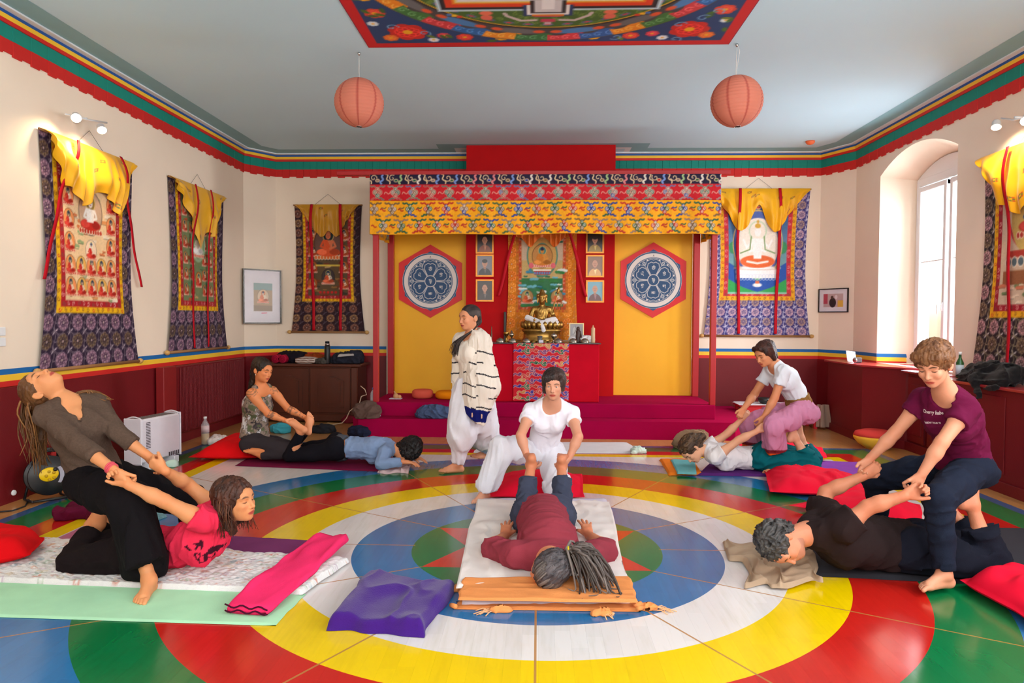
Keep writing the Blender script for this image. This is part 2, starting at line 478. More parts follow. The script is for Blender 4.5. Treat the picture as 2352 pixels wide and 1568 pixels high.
# ------------------------------------------------------------------ people
SKIN = {}
def skin_mat():
    return mat('skin', attr='Col', rough=0.55, var=0.04, vscale=14, bump=0.08, bscale=180, sub=0.12, spec=0.35)
def hand_prims(W, d, n, t, L=1.0, curl=(20, 25, 20), thumb=(35, 20), spread=6, fl=(.073, .081, .075, .060)):
    """W wrist, d palm direction, n the way the palm faces, t thumb side"""
    W = np.asarray(W, float); d = nrm(d); n = orth(n, d); t = orth(np.asarray(t, float) - (np.asarray(t, float) @ n) * n, d)
    p = []
    p.append(cap(W - d * .01 * L, W + d * .04 * L, .023 * L, .028 * L, k=.012, n=n, f=.72))
    for o, w in ((.021, 1.0), (.007, 1.06), (-.008, 1.04), (-.022, .96)):
        p.append(cap(W + d * .02 * L + t * o * .75 * L, W + (d * .083 * w + t * o) * L, .0125 * L, .0115 * L, k=.012))
    p.append(cap(W + (d * .022 + t * .014 + n * .007) * L, W + (d * .055 + t * .024 + n * .008) * L, .014 * L, .011 * L, k=.012))
    for i, (o, ln) in enumerate(zip((.0225, .0075, -.008, -.023), fl)):
        w = (1.0, 1.06, 1.04, .96)[i]
        a = W + (d * .085 * w + t * o) * L; sp = R(spread * (1.5 - i) / 1.5)
        dd = nrm(d * math.cos(sp) + t * math.sin(sp)); ang = 0; r = (.0088, .009, .0086, .0076)[i] * L
        for j, (fr, c) in enumerate(zip((.45, .31, .24), curl)):
            ang += R(c + (3 * i if j == 0 else 0)); b = a + (dd * math.cos(ang) + n * math.sin(ang)) * ln * fr * L
            p.append(cap(a, b, r, r * .92, k=.004)); a = b; r *= .92
    a = W + (d * .028 + t * .024 + n * .008) * L; an = R(thumb[0]); c = R(thumb[1])
    b = a + (d * math.cos(an) + t * math.sin(an) * math.cos(c) + n * math.sin(an) * math.sin(c) * .8) * .042 * L
    p.append(cap(a, b, .0125 * L, .0105 * L, k=.01))
    e = b + nrm(d * math.cos(an * .6) + t * math.sin(an * .4) + n * (.25 + math.sin(c))) * .033 * L
    p.append(cap(b, e, .0102 * L, .0088 * L, k=.004))
    return p
def foot_prims(A, to, sn, L=1.0, inner=None):
    """A ankle, to a point towards the toes, sn the way the sole faces, inner the big toe's side"""
    A = np.asarray(A, float); sn = nrm(sn); d = orth(np.asarray(to, float) - A, sn); w = np.cross(sn, d)
    if inner is not None and w @ np.asarray(inner, float) < 0: w = -w
    p = [cap(A, A + (sn * .045 - d * .032) * L, .034 * L, .029 * L, k=.02),
         cap(A + (d * .01 + sn * .005) * L, A + (d * .12 + sn * .045 + w * .008) * L, .034 * L, .022 * L, k=.03),
         cap(A + (-d * .03 + sn * .053) * L, A + (d * .11 + sn * .056 - w * .022) * L, .022 * L, .018 * L, k=.025),
         cap(A + (-d * .02 + sn * .05) * L, A + (d * .125 + sn * .054 + w * .018) * L, .022 * L, .021 * L, k=.02)]
    for o, s, e, r in ((.031, .125, .176, .0125), (.012, .13, .172, .0088), (-.003, .126, .163, .008), (-.017, .119, .152, .0078), (-.03, .108, .137, .0075)):
        p.append(cap(A + (d * s + w * o * .95 + sn * .054) * L, A + (d * (s * .4 + e * .6) + w * o + sn * .052) * L, r * L, r * L, k=.006))
        p.append(cap(A + (d * (s * .4 + e * .6) + w * o + sn * .052) * L, A + (d * e + w * o * 1.03 + sn * .062) * L, r * L, r * .95 * L, k=.004))
    return p
def head_prims(c, f, u, s=1.0, male=False, smile=0.0, ears=True):
    f = nrm(f); u = orth(u, f); r = np.cross(f, u); M = np.stack([r, f, u])
    q = lambda x, y, z: np.asarray(c, float) + s * (x * r + y * f + z * u)
    E = lambda x, y, z, a, b, e, k=.02, op='+': ell(q(x, y, z), (a * s, b * s, e * s), M, k, op)
    p = [E(0, -.012, .035, .074, .094, .083, .02), E(0, .03, -.02, .062, .068, .08, .035), E(0, .045, -.06, .044, .05, .045, .035),
         E(0, .074, -.092, .02, .018, .016, .025), E(0, .075, .035, .05, .022, .03, .03),
         E(.034, .072, -.022, .02, .02, .018, .022), E(-.034, .072, -.022, .02, .02, .018, .022),
         E(.033, .103, .005, .018, .014, .013, .016, '-'), E(-.033, .103, .005, .018, .014, .013, .016, '-'),
         E(.032, .079, .004, .0135, .0135, .012, .006), E(-.032, .079, .004, .0135, .0135, .012, .006),
         cap(q(-.045, .083, .021), q(-.015, .094, .02), .006 * s, .006 * s, k=.012), cap(q(.045, .083, .021), q(.015, .094, .02), .006 * s, .006 * s, k=.012),
         cap(q(0, .092, .012), q(0, .113, -.028), .007 * s, .0095 * s, k=.012), E(0, .113, -.033, .0105, .011, .0095, .008),
         E(.012, .101, -.036, .008, .009, .007, .006), E(-.012, .101, -.036, .008, .009, .007, .006),
         E(0, .09, -.058, .022, .013, .012, .02),
         cap(q(-.019 - smile * .006, .085 - smile * .004, -.06 + smile * .004), q(0, .099, -.0575), .0036 * s, .0052 * s, k=.006), cap(q(.019 + smile * .006, .085 - smile * .004, -.06 + smile * .004), q(0, .099, -.0575), .0036 * s, .0052 * s, k=.006),
         cap(q(-.016, .086, -.069), q(0, .096, -.071), .0042 * s, .0062 * s, k=.006), cap(q(.016, .086, -.069), q(0, .096, -.071), .0042 * s, .0062 * s, k=.006),
         cap(q(-.022, .094, -.0645), q(0, .108, -.0645), .0018 * s, .0018 * s, k=.003, op='-'), cap(q(.022, .094, -.0645), q(0, .108, -.0645), .0018 * s, .0018 * s, k=.003, op='-')]
    if male: p += [E(0, .04, -.075, .05, .05, .03, .03), cap(q(-.04, .086, .024), q(.04, .086, .024), .009 * s, .009 * s, k=.02)]
    if smile: p += [E(.036, .077, -.03, .017, .017, .015, .02), E(-.036, .077, -.03, .017, .017, .015, .02)]
    if ears:
        for g in (1, -1):
            Me = np.stack([nrm(r * g + f * .45), nrm(f - r * g * .45), u])
            p += [ell(q(.078 * g, -.012, -.008), (.0085 * s, .019 * s, .031 * s), Me, .006), ell(q(.088 * g, -.006, -.004), (.006 * s, .011 * s, .018 * s), Me, .005, '-'),
                  ell(q(.073 * g, -.006, -.033), (.007 * s, .009 * s, .009 * s), Me, .006)]
    return p
def head_colour(c, f, u, s, base, lips, brow, closed=True, stubble=None):
    f = nrm(f); u = orth(u, f); r = np.cross(f, u)
    def fn(V, C):
        Q = (V - np.asarray(c, float)) / s; x, y, z = Q @ r, Q @ f, Q @ u
        ax = np.abs(x)
        def mix(m, col):
            m = np.clip(m, 0, 1)[:, None]; C[:] = C * (1 - m) + lin(col) * m
        fr = y > .06
        mix(fr * (1.15 - np.hypot(ax / .026, (z + .065) / .0105)) * 3, lips)
        mix((y > .05) * (1.2 - np.hypot((ax - .032) / .021, (z - .024 - .004 * np.cos((ax - .032) * 90)) / .005)) * 2.2, brow)
        mix((y > .05) * (1.1 - np.hypot((ax - .04) / .022, (z + .03) / .02)) * .35, tuple(np.array(lips) * .6 + np.array(base) * .4))
        if closed: mix((y > .05) * (1.25 - np.hypot((ax - .032) / .0145, (z - .0 + .004 * np.cos((ax - .032) * 100)) / .0032)) * 2, (70, 42, 34))
        mix((y > .09) * (1.2 - np.hypot((ax - .007) / .004, (z + .041) / .004)) * .9, (110, 55, 45))
        if stubble is not None: mix((y > .0) * (z < -.035) * (np.hypot(ax / .06, (z + .08) / .05) < 1) * .55, stubble)
        return C
    return fn

SIDES = ('a', 'b')
def body(name, J, label, group=None, sex='f', skin=(214, 160, 128), lips=(176, 92, 84), brow=(92, 62, 46), hs=1.0, h=0.011, hf=0.0042, girth=1.0, face=True, closed=True, smile=0.0,
         hands=None, feet=None, extra=(), tattoo=None, stubble=None, head=True):
    """one continuous figure; returns (mesh object, frame dict)"""
    g = girth; m = sex == 'm'
    A = {k: np.asarray(v, float) for k, v in J.items()}
    lat = nrm(A['shb'] - A['sha']); fr = orth(A['front'], A['nk'] - A['pel']); latp = nrm(A['hipb'] - A['hipa'])
    frp = orth(A.get('frontp', A['front']), latp)
    p = [cap(A['hipa'] * .8 + A['pel'] * .2, A['hipb'] * .8 + A['pel'] * .2, .098 * g, k=.03, n=frp, f=.95),
         cap(A['pel'], A['wst'], .135 * g, .112 * g + .012 * m, k=.05, n=fr, f=.78),
         cap(A['wst'], A['chs'], .115 * g + .012 * m, .142 * g + .01 * m, k=.05, n=fr, f=.74),
         cap(A['chs'], A['chs'] * .35 + A['nk'] * .65, .135 * g + .01 * m, .085 * g, k=.04, n=fr, f=.7),
         cap(A['sha'] * .9 + A['nk'] * .1, A['shb'] * .9 + A['nk'] * .1, .052 * g + .006 * m, k=.04)]
    for q in ('hipa', 'hipb'):
        p.append(ell(A[q] - frp * .055 - (A['wst'] - A['pel']) * .1, (.085 * g,) * 3, k=.04))
    if not m:
        for s in (-1, 1):
            p.append(ell(A['chs'] + fr * .078 + lat * .068 * s - nrm(A['nk'] - A['wst']) * .015, (.054 * g,) * 3, k=.04))
    up = nrm(A['hd'] - A['nk']); hu = orth(A['hu'], A['hf']); hfv = nrm(A['hf'])
    nkt = A['hd'] - hu * .05 * hs - hfv * .015 * hs
    p += [cap(A['nk'] - up * .03, nkt, .053 + .012 * m, .047 + .012 * m, k=.03)]
    p += [cap(A['sha'] * .45 + A['nk'] * .55, A['nk'] + up * .03, .045, .04, k=.05), cap(A['shb'] * .45 + A['nk'] * .55, A['nk'] + up * .03, .045, .04, k=.05)]
    mk = 1 + .12 * m
    for q in SIDES:
        S, E, Wr = A['sh' + q], A['el' + q], A['wr' + q]
        e = E - S; fo = Wr - E
        p += [cap(S, S + e * .35, .052 * g * mk, .047 * mk, k=.03), cap(S + e * .3, E, .046 * mk, .036 * mk, k=.02),
              cap(E, E + fo * .35, .037 * mk, .039 * mk, k=.02), cap(E + fo * .3, Wr, .038 * mk, .0245 * mk, k=.02, )]
        Hh, K, An = A['hip' + q], A['kn' + q], A['an' + q]
        t = K - Hh; sh = An - K; bk = orth(-t if np.linalg.norm(np.cross(nrm(t), nrm(sh))) < .15 else (An - K) + (Hh - K), sh) if True else 0
        p += [cap(Hh, Hh + t * .5, .088 * g, .073 * g * mk, k=.04), cap(Hh + t * .45, K, .074 * g * mk, .053, k=.03),
              cap(K, K + sh * .35, .052, .049, k=.02), cap(K + sh * .1 + bk * .012, K + sh * .5 + bk * .01, .045, .047 * mk, k=.03),
              cap(K + sh * .45, An, .047, .033, k=.02)]
    fine = []
    for q in SIDES:
        if hands and hands.get(q):
            o = dict(hands[q]); hp = hand_prims(A['wr' + q], L=(1.0 if not m else 1.1) * o.pop('L', 1.0), **o); p += hp
            lo = np.min([x.bbox()[0] for x in hp], 0) - .02; hi = np.max([x.bbox()[1] for x in hp], 0) + .02; fine.append((lo, hi, hf * .8))
        if feet and feet.get(q):
            o = dict(feet[q]); fp = foot_prims(A['an' + q], L=(1.0 if not m else 1.1), **o); p += fp
            lo = np.min([x.bbox()[0] for x in fp], 0) - .02; hi = np.max([x.bbox()[1] for x in fp], 0) + .02; fine.append((lo, hi, hf))
    p += list(extra)
    hp = head_prims(A['hd'], A['hf'], A['hu'], hs, m, smile)
    p += hp
    lo = np.min([x.bbox()[0] for x in hp], 0) - .012; hi = np.max([x.bbox()[1] for x in hp], 0) + .012; fine.append((lo, hi, hf * .75))
    hc = head_colour(A['hd'], A['hf'], A['hu'], hs, skin, lips, brow, closed, stubble)
    def colfn(V):
        C = np.tile(lin(skin), (len(V), 1)) * (1 + .05 * fbm(V * 18, 2)[:, None]); 
        red = np.zeros(len(V))
        for q in SIDES:
            for key in ('el', 'wr', 'kn', 'an'):
                red = np.maximum(red, np.exp(-(((V - A[key + q]) ** 2).sum(1)) / .05 ** 2))
        C = C * (1 - red[:, None] * np.array((.02, .14, .16)))
        hc(V, C)
        if tattoo is not None: C = tattoo(V, C, A)
        return C
    o = blob(name, p, h, skin_mat(), None, fine, colfn, label, cat='person', group=group)
    A['lat'] = lat; A['fr'] = fr; A['frp'] = frp; A['hu'] = hu; A['hf'] = hfv; A['hr'] = np.cross(hfv, hu); A['_hs'] = hs; A['_g'] = g; A['_m'] = m
    return o, A

def hq(A, x, y, z):
    s = float(A['_hs']); return A['hd'] + s * (x * A['hr'] + y * A['hf'] + z * A['hu'])
def top_prims(A, ease=.013, sleeve=.45, sl_r=None, hem=None, hem_r=.15, flat=.8, k=.03, neck=(.07, .02), vneck=None, tail=None, back=0.0):
    """T-shirt like garment. sleeve: fraction of the upper arm (over 1 reaches the forearm)"""
    g = A['_g']; m = A['_m']; e = ease; fr = A['fr']
    hem = A['pel'] if hem is None else np.asarray(hem, float)
    p = [cap(A['chs'], A['chs'] * .35 + A['nk'] * .65, .138 * g + .01 * m + e, .088 * g + e, k=k, n=fr, f=.74),
         cap(A['wst'], A['chs'], .12 * g + .012 * m + e, .145 * g + .01 * m + e, k=k, n=fr, f=flat),
         cap(A['wst'], hem, .125 * g + .012 * m + e, hem_r * g + e * .5, k=k, n=fr, f=flat, cut=True),
         cap(A['sha'], A['shb'], .054 * g + e, k=.04), cap(A['chs'], A['nk'] - (A['nk'] - A['chs']) * .15, .1, .06, k=.04, n=fr, f=.75)]
    if not m:
        for s in (-1, 1): p.append(ell(A['chs'] + fr * .078 + A['lat'] * .066 * s - nrm(A['nk'] - A['wst']) * .015, (.056 * g + e * .7,) * 3, k=.06))
    p += [cap(A['sha'] * .45 + A['nk'] * .55, A['nk'] * .9 + A['sha'] * .1, .05 + e * .7, .045 + e * .5, k=.05), cap(A['shb'] * .45 + A['nk'] * .55, A['nk'] * .9 + A['shb'] * .1, .05 + e * .7, .045 + e * .5, k=.05)]
    for q in SIDES:
        S, E, Wr = A['sh' + q], A['el' + q], A['wr' + q]; r1 = sl_r or (.05 + e)
        sl = sleeve if np.isscalar(sleeve) else sleeve[q]
        if sl <= 0: continue
        if sl <= 1: p.append(cap(S, S + (E - S) * sl, .056 * g + e, r1, k=.025, cut=True))
        else:
            p += [cap(S, E, .055 * g + e, .04 + e, k=.025), cap(E, E + (Wr - E) * (sl - 1), .04 + e, (sl_r or (.032 + e)), k=.012, cut=True)]
    return p
def neck_cut(A, r=.075, drop=.0, v=0.0, w=.05, back=.03):
    up = nrm(A['nk'] - A['chs']); c = A['nk'] + up * .02
    p = [cap(c + up * .03 + A['fr'] * .02, c + up * .2 + A['fr'] * .02, r, r, k=.008, op='-'), ell(c + A['fr'] * .045 - up * drop, (r * .98,) * 3, k=.008, op='-')]
    if v: p.append(cap(c + A['fr'] * .1, c + A['fr'] * .13 - up * v, w, .008, k=.008, op='-'))
    return p
def trouser_prims(A, ease=.012, rk=.066, rh=.05, length=1.0, waist=.35, k=.03, sag=None, hipr=None, cutlen=True):
    g = A['_g']; e = ease; frp = A['frp']; hr = (hipr or .098 * g) + e
    wtop = A['pel'] + (A['wst'] - A['pel']) * waist
    p = [cap(A['hipa'] * .8 + A['pel'] * .2, A['hipb'] * .8 + A['pel'] * .2, hr, k=k, n=frp, f=.97), cap(A['pel'], wtop, .135 * g + e, .122 * g + e, k=.04, n=frp, f=.82, cut=True)]
    for q in ('hipa', 'hipb'): p.append(ell(A[q] - frp * .055 - (A['wst'] - A['pel']) * .1, (.087 * g + e,) * 3, k=.04))
    for q in SIDES:
        H, K, An = A['hip' + q], A['kn' + q], A['an' + q]; L = length if np.isscalar(length) else length[q]
        t = K - H
        rkq = rk if np.isscalar(rk) else rk[q]; rhq = rh if np.isscalar(rh) else rh[q]
        p += [cap(H, H + t * .5, .09 * g + e, .078 * g + e + max(0, rkq - .066) * .6, k=.04), cap(H + t * .5, K, .078 * g + e + max(0, rkq - .066) * .6, rkq, k=k)]
        p.append(cap(K, K + (An - K) * L, rkq, rhq, k=.02, cut=cutlen))
    return p
def wear(name, prims, A, m, parent, h=.01, fold=None, label=None, colfn=None, fine=()):
    if fold: prims = list(prims) + list(fold)
    return blob(name, prims, h, m, parent, fine, colfn, label)
def hair_cap(A, ex=.012, cut=None, ears=True, line=.045, nape=-.06):
    """mass of hair over the skull: the face side is removed"""
    s = float(A['_hs']); M = np.stack([A['hr'], A['hf'], A['hu']])
    q = lambda x, y, z: hq(A, x, y, z)
    p = [ell(q(0, -.014, .037), ((.074 + ex) * s, (.094 + ex) * s, (.084 + ex) * s), M, .02)]
    p.append(cap(q(0, -.05, .0), q(0, -.06, nape), .06 * s, .04 * s, k=.03))
    return p
def face_cut(A, line=.055, side=.02, fwd=.03):
    s = float(A['_hs']); M = np.stack([A['hr'], A['hf'], A['hu']]); q = lambda x, y, z: hq(A, x, y, z)
    return [ell(q(0, .115, -.02), (.078 * s, .085 * s, (.05 + line) * s), M, .012, '-'), ell(q(0, .03, -.075), (.09 * s, .05 * s, .05 * s), M, .012, '-')]
def strands(amp, d, wl=.012, along=7, seed=0):
    return folds(amp, d, wl, along, 1.2, seed)
def hair_colour(rgb, rgb2, d, sc=55, seed=0, grey=None):
    d = nrm(d)
    def fn(V):
        Q = V - .88 * (V @ d)[:, None] * d; n = np.clip(.5 + .9 * fbm(Q * sc + seed, 2), 0, 1)[:, None]
        return lin(rgb) * (1 - n) + lin(rgb2) * n
    return fn
def hair_mat(): return mat('hair', attr='Col', rough=0.5, var=0.1, vscale=50, spec=0.35, bump=.3, bscale=140)
def locks(name, paths, rgb, rgb2, parent, n=5, label=None):
    """tapered locks: paths of (points, radius)"""
    V = []; F = []; C = []; mb = MB()
    for pts, r in paths:
        pts = np.array(pts, float)
        if len(pts) > 2:   # Catmull-Rom
            P = np.vstack([2 * pts[0] - pts[1], pts, 2 * pts[-1] - pts[-2]]); o = []
            for i in range(1, len(P) - 2):
                for t in (0, .33, .66): 
                    a, b, c, d = P[i - 1:i + 3]; o.append(.5 * (2 * b + (c - a) * t + (2 * a - 5 * b + 4 * c - d) * t * t + (3 * b - a - 3 * c + d) * t ** 3))
            pts = np.array(o + [P[-2]])
        m = len(pts); rs = [r * (1 - .75 * (i / (m - 1)) ** 2) for i in range(m)]; b = len(mb.v); mb.tube(pts, rs, n)
        k = rng.random(); C += [lin(rgb) * (1 - k) + lin(rgb2) * k] * (len(mb.v) - b)
    me = mesh_np(mb.v, mb.f, True, np.array(C)); o = link(name, me, hair_mat(), parent)
    if label: o['label'] = label
    return o
# ------------------------------------------------------------------ room shell
XL, XR, YB, YF, ZC = -4.30, 4.40, 10.65, -1.8, 3.96
M_wall = mat('wall_plaster', (246, 229, 208), rough=.9, var=.03, vscale=1.5, bump=.05, bscale=30)
M_ceil = mat('ceiling_paint', (198, 234, 250), rough=.85, var=.02, vscale=.8)
M_dado = mat('wainscot_paint', (112, 18, 26), rough=.45, var=.05, vscale=3, bump=.12, bscale=120, spec=.35)
M_strip = {n: mat('stripe_' + n, c, rough=.6, var=.03) for n, c in dict(blue=(0, 104, 176), yellow=(250, 202, 52), red=(214, 34, 28), teal=(0, 140, 124),
           light=(230, 240, 246), greyteal=(136, 188, 200), navy=(22, 84, 160)).items()}
M_rib = mat('red_lacquer', (176, 22, 28), rough=.45, var=.05, vscale=4)
M_breast = mat('breast_paint', (186, 4, 12), rough=.75, var=.04, spec=.2)
M_white = mat('white_gloss_paint', (236, 238, 240), rough=.35, var=.01)
M_brass = mat('brass', (190, 150, 78), rough=.3, metal=1.0, var=.08, vscale=20)
M_black = mat('black_plastic', (24, 24, 26), rough=.4)
M_chrome = mat('chrome', (190, 190, 190), rough=.18, metal=1.0)

def poly_wall(name, pts, m, th, parent=None):
    mb = MB(); mb.prism(pts, th); return struct(name, mb, m, parent=parent)
# floor: a sub-floor slab under painted parquet boards
mb = MB(); mb.box((-4.6, YF, -.12), (5.3, YB + .1, -.012)); floor = struct('floor', mb, mat('subfloor', (92, 66, 40), rough=.9))
M_floor = bpy.data.materials.new('painted_parquet')
def floor_material():
    m = M_floor; m.use_nodes = True; nt = m.node_tree; N = nt.nodes.new; Lk = nt.links.new; b = nt.nodes['Principled BSDF']
    def V(x):
        if isinstance(x, (int, float)):
            n = N('ShaderNodeValue'); n.outputs[0].default_value = x; return n.outputs[0]
        return x
    def mth(op, a, c=None, d=None):
        n = N('ShaderNodeMath'); n.operation = op
        for i, q in enumerate((a, c, d)):
            if q is None: continue
            if isinstance(q, (int, float)): n.inputs[i].default_value = q
            else: Lk(q, n.inputs[i])
        return n.outputs[0]
    def mix(f, a, c):
        n = N('ShaderNodeMix'); n.data_type = 'RGBA'
        if isinstance(f, (int, float)): n.inputs[0].default_value = f
        else: Lk(f, n.inputs[0])
        for i, q in ((6, a), (7, c)):
            if isinstance(q, tuple): n.inputs[i].default_value = (*lin(q), 1)
            else: Lk(q, n.inputs[i])
        return n.outputs[2]
    geo = N('ShaderNodeNewGeometry'); sp = N('ShaderNodeSeparateXYZ'); Lk(geo.outputs['Position'], sp.inputs[0])
    x = mth('SUBTRACT', sp.outputs[0], -.006); y = mth('SUBTRACT', sp.outputs[1], 4.622)
    r = mth('SQRT', mth('ADD', mth('MULTIPLY', x, x), mth('MULTIPLY', y, y)))
    def ramp(v, stops, mx):
        n = N('ShaderNodeValToRGB'); cr = n.color_ramp; cr.interpolation = 'CONSTANT'
        Lk(mth('DIVIDE', v, mx), n.inputs[0]); cr.elements[0].position = 0; cr.elements[0].color = (*lin(stops[0][1]), 1)
        while len(cr.elements) > 1: cr.elements.remove(cr.elements[-1])
        for p_, c in stops[1:]:
            e = cr.elements.new(p_ / mx); e.color = (*lin(c), 1)
        return n.outputs[0]
    WOOD, WHITE, YEL, RED, GRN, BLU, MAU = (196, 140, 84), (224, 218, 216), (238, 200, 0), (196, 30, 22), (8, 112, 60), (30, 112, 168), (196, 120, 150)
    circ = ramp(r, [(0, GRN), (.802, BLU), (1.185, WHITE), (1.545, YEL), (1.873, RED), (2.235, GRN), (2.60, BLU), (2.965, WHITE)], 4.0)
    # red six-pointed star inside the central disc
    tri = []
    for s in (1, -1):
        e = None
        for k in range(3):
            a = R(90 * s + 120 * k + 180); d = mth('ADD', mth('MULTIPLY', x, math.cos(a)), mth('MULTIPLY', y, math.sin(a)))
            e = d if e is None else mth('MAXIMUM', e, d)
        tri.append(mth('LESS_THAN', e, .4))
    star = mth('MAXIMUM', tri[0], tri[1]); star = mth('MULTIPLY', star, mth('LESS_THAN', r, .8)); both = mth('MULTIPLY', tri[0], tri[1])
    c = mix(star, circ, (206, 48, 30)); c = mix(mth('MULTIPLY', both, mth('LESS_THAN', r, .36)), c, YEL); c = mix(mth('LESS_THAN', r, .2), c, WHITE)
    # square frame around the circles
    s = mth('MAXIMUM', mth('MULTIPLY', mth('ABSOLUTE', mth('ADD', x, .045)), 1.0), mth('MULTIPLY', mth('ABSOLUTE', y), 1.03))
    sq = ramp(s, [(0, WHITE), (3.2, YEL), (3.335, RED), (3.56, GRN), (3.80, (48, 92, 140)), (3.9, WOOD)], 6.0)
    side = mth('MULTIPLY', mth('LESS_THAN', mth('ABSOLUTE', y), .55), mth('GREATER_THAN', r, 2.965)); side = mth('MULTIPLY', side, mth('LESS_THAN', s, 3.2))
    out = mix(side, sq, MAU); c = mix(mth('GREATER_THAN', r, 2.965), c, out)
    # thin radial divisions left in bare wood
    ang = mth('ARCTAN2', y, x); fr = mth('ABSOLUTE', mth('SUBTRACT', mth('FRACT', mth('ADD', mth('DIVIDE', ang, R(30)), .5)), .5))
    wl = mth('MULTIPLY', fr, mth('MULTIPLY', r, R(30)))
    ln = mth('MULTIPLY', mth('LESS_THAN', wl, .0055), mth('MULTIPLY', mth('GREATER_THAN', r, .8), mth('LESS_THAN', r, 3.9)))
    c = mix(mth('MULTIPLY', ln, .9), c, (176, 122, 62))
    # worn, board-by-board tone and brush grain
    oi = N('ShaderNodeAttribute'); oi.attribute_name = 'tone'
    hs = N('ShaderNodeHueSaturation'); Lk(c, hs.inputs['Color']); Lk(mth('ADD', .96, mth('MULTIPLY', oi.outputs['Fac'], .07)), hs.inputs['Value'])
    mp = N('ShaderNodeMapping'); Lk(geo.outputs['Position'], mp.inputs[0]); mp.inputs['Scale'].default_value = (16, 1.6, 1)
    nz = N('ShaderNodeTexNoise'); nz.inputs['Scale'].default_value = 2.2; nz.inputs['Detail'].default_value = 5; Lk(mp.outputs[0], nz.inputs['Vector'])
    n3 = N('ShaderNodeTexNoise'); n3.inputs['Scale'].default_value = 1.1; n3.inputs['Detail'].default_value = 3; Lk(geo.outputs['Position'], n3.inputs['Vector'])
    mr = N('ShaderNodeMapRange'); mr.inputs[1].default_value = .52; mr.inputs[2].default_value = .8; mr.inputs[3].default_value = 0; mr.inputs[4].default_value = .38
    Lk(mth('ADD', mth('MULTIPLY', nz.outputs['Fac'], .65), mth('MULTIPLY', n3.outputs['Fac'], .4)), mr.inputs[0])
    mrv = N('ShaderNodeMix'); mrv.data_type = 'RGBA'; mrv.blend_type = 'MULTIPLY'; Lk(mr.outputs[0], mrv.inputs[0]); Lk(hs.outputs[0], mrv.inputs[6]); mrv.inputs[7].default_value = (.62, .60, .42, 1)
    Lk(mrv.outputs[2], b.inputs['Base Color'])
    b.inputs['Roughness'].default_value = .2; b.inputs['Specular IOR Level'].default_value = .5; b.inputs['Coat Weight'].default_value = .2; b.inputs['Coat Roughness'].default_value = .1
    pass
floor_material()
def parquet():
    W = .076; L = (.30, .42, .54); base = {}
    def plank_mesh(w, l, tone):
        mb = MB(); g = .00012; mb.box((g, g, -.0125), (w - g, l - g, 0), bev=0); me = mesh_np(mb.v, mb.f, False)
        at = me.attributes.new('tone', 'FLOAT', 'POINT'); at.data.foreach_set('value', np.full(len(mb.v), tone, np.float32)); me.materials.append(M_floor); return me
    meshes = {(l, t): plank_mesh(W, l, t / 5) for l in L for t in range(6)}
    allp = []; x = -4.4; r2 = random.Random(3)
    while x < 4.55:
        y = YF + r2.random() * .4 - .4
        while y < YB:
            l = r2.choice(L); allp.append((x, y, l, r2.randrange(6))); y += l
        x += W
    def vis(q):
        X, Y = q[0], q[1] + q[2] / 2
        if Y < 2.95: return False
        d = np.array((X, Y, 0)) - CAM; dd = d @ CF; px = 1176 + FPX * (d @ CR) / dd; return -30 < px < 2380
    near = sorted([q for q in allp if vis(q)], key=lambda q: q[1])[:300]; ns = set(near)
    for q in near:
        o = bpy.data.objects.new('plank', meshes[(q[2], q[3])]); COL.objects.link(o); o.location = (q[0], q[1], 0); o.parent = floor
    V = []; F = []; T = []; base = np.array([[0, 0, -.0125], [1, 0, -.0125], [1, 1, -.0125], [0, 1, -.0125], [0, 0, 0], [1, 0, 0], [1, 1, 0], [0, 1, 0]]); bf = np.array([[4, 5, 6, 7], [0, 4, 7, 3], [1, 2, 6, 5], [0, 1, 5, 4], [3, 7, 6, 2]])
    for i, q in enumerate(qq for qq in allp if qq not in ns):
        V.append(base * (W - .0003, q[2] - .0003, 1) + (q[0] + .00015, q[1] + .00015, 0)); F.append(bf + 8 * i); T += [q[3] / 5] * 8
    me = mesh_np(np.concatenate(V), np.concatenate(F), False); at = me.attributes.new('tone', 'FLOAT', 'POINT'); at.data.foreach_set('value', np.array(T, np.float32))
    o = link('planks', me, M_floor, floor); o['kind'] = 'stuff'
parquet()

# walls
poly_wall('wall_left', [(XL, YF, 0), (XL, 10.22, 0), (XL, 10.22, ZC), (XL, YF, ZC)], M_wall, (-.12, 0, 0))
cl0, cl1 = np.array((XL, 10.22)), np.array((-3.98, YB)); cr0, cr1 = np.array((4.13, YB)), np.array((XR, 10.10))
def seg_wall(name, a, b, z0, z1, m, th=.1):
    a, b = np.array(a, float), np.array(b, float); d = nrm(b - a); n = np.array((-d[1], d[0])) * th
    return poly_wall(name, [(*a, z0), (*b, z0), (*b, z1), (*a, z1)], m, (n[0], n[1], 0))
seg_wall('wall_back_left', cl0, cl1, 0, ZC, M_wall)
seg_wall('wall_back', cl1, cr0, 0, ZC, M_wall)
seg_wall('wall_back_right', cr0, cr1, 0, ZC, M_wall)
poly_wall('wall_front', [(XL - .2, YF, 0), (5.0, YF, 0), (5.0, YF, ZC), (XL - .2, YF, ZC)], M_wall, (0, -.1, 0))
mb = MB(); mb.box((-4.6, YF, ZC), (5.3, YB + .1, ZC + .1)); ceiling = struct('ceiling', mb, M_ceil)
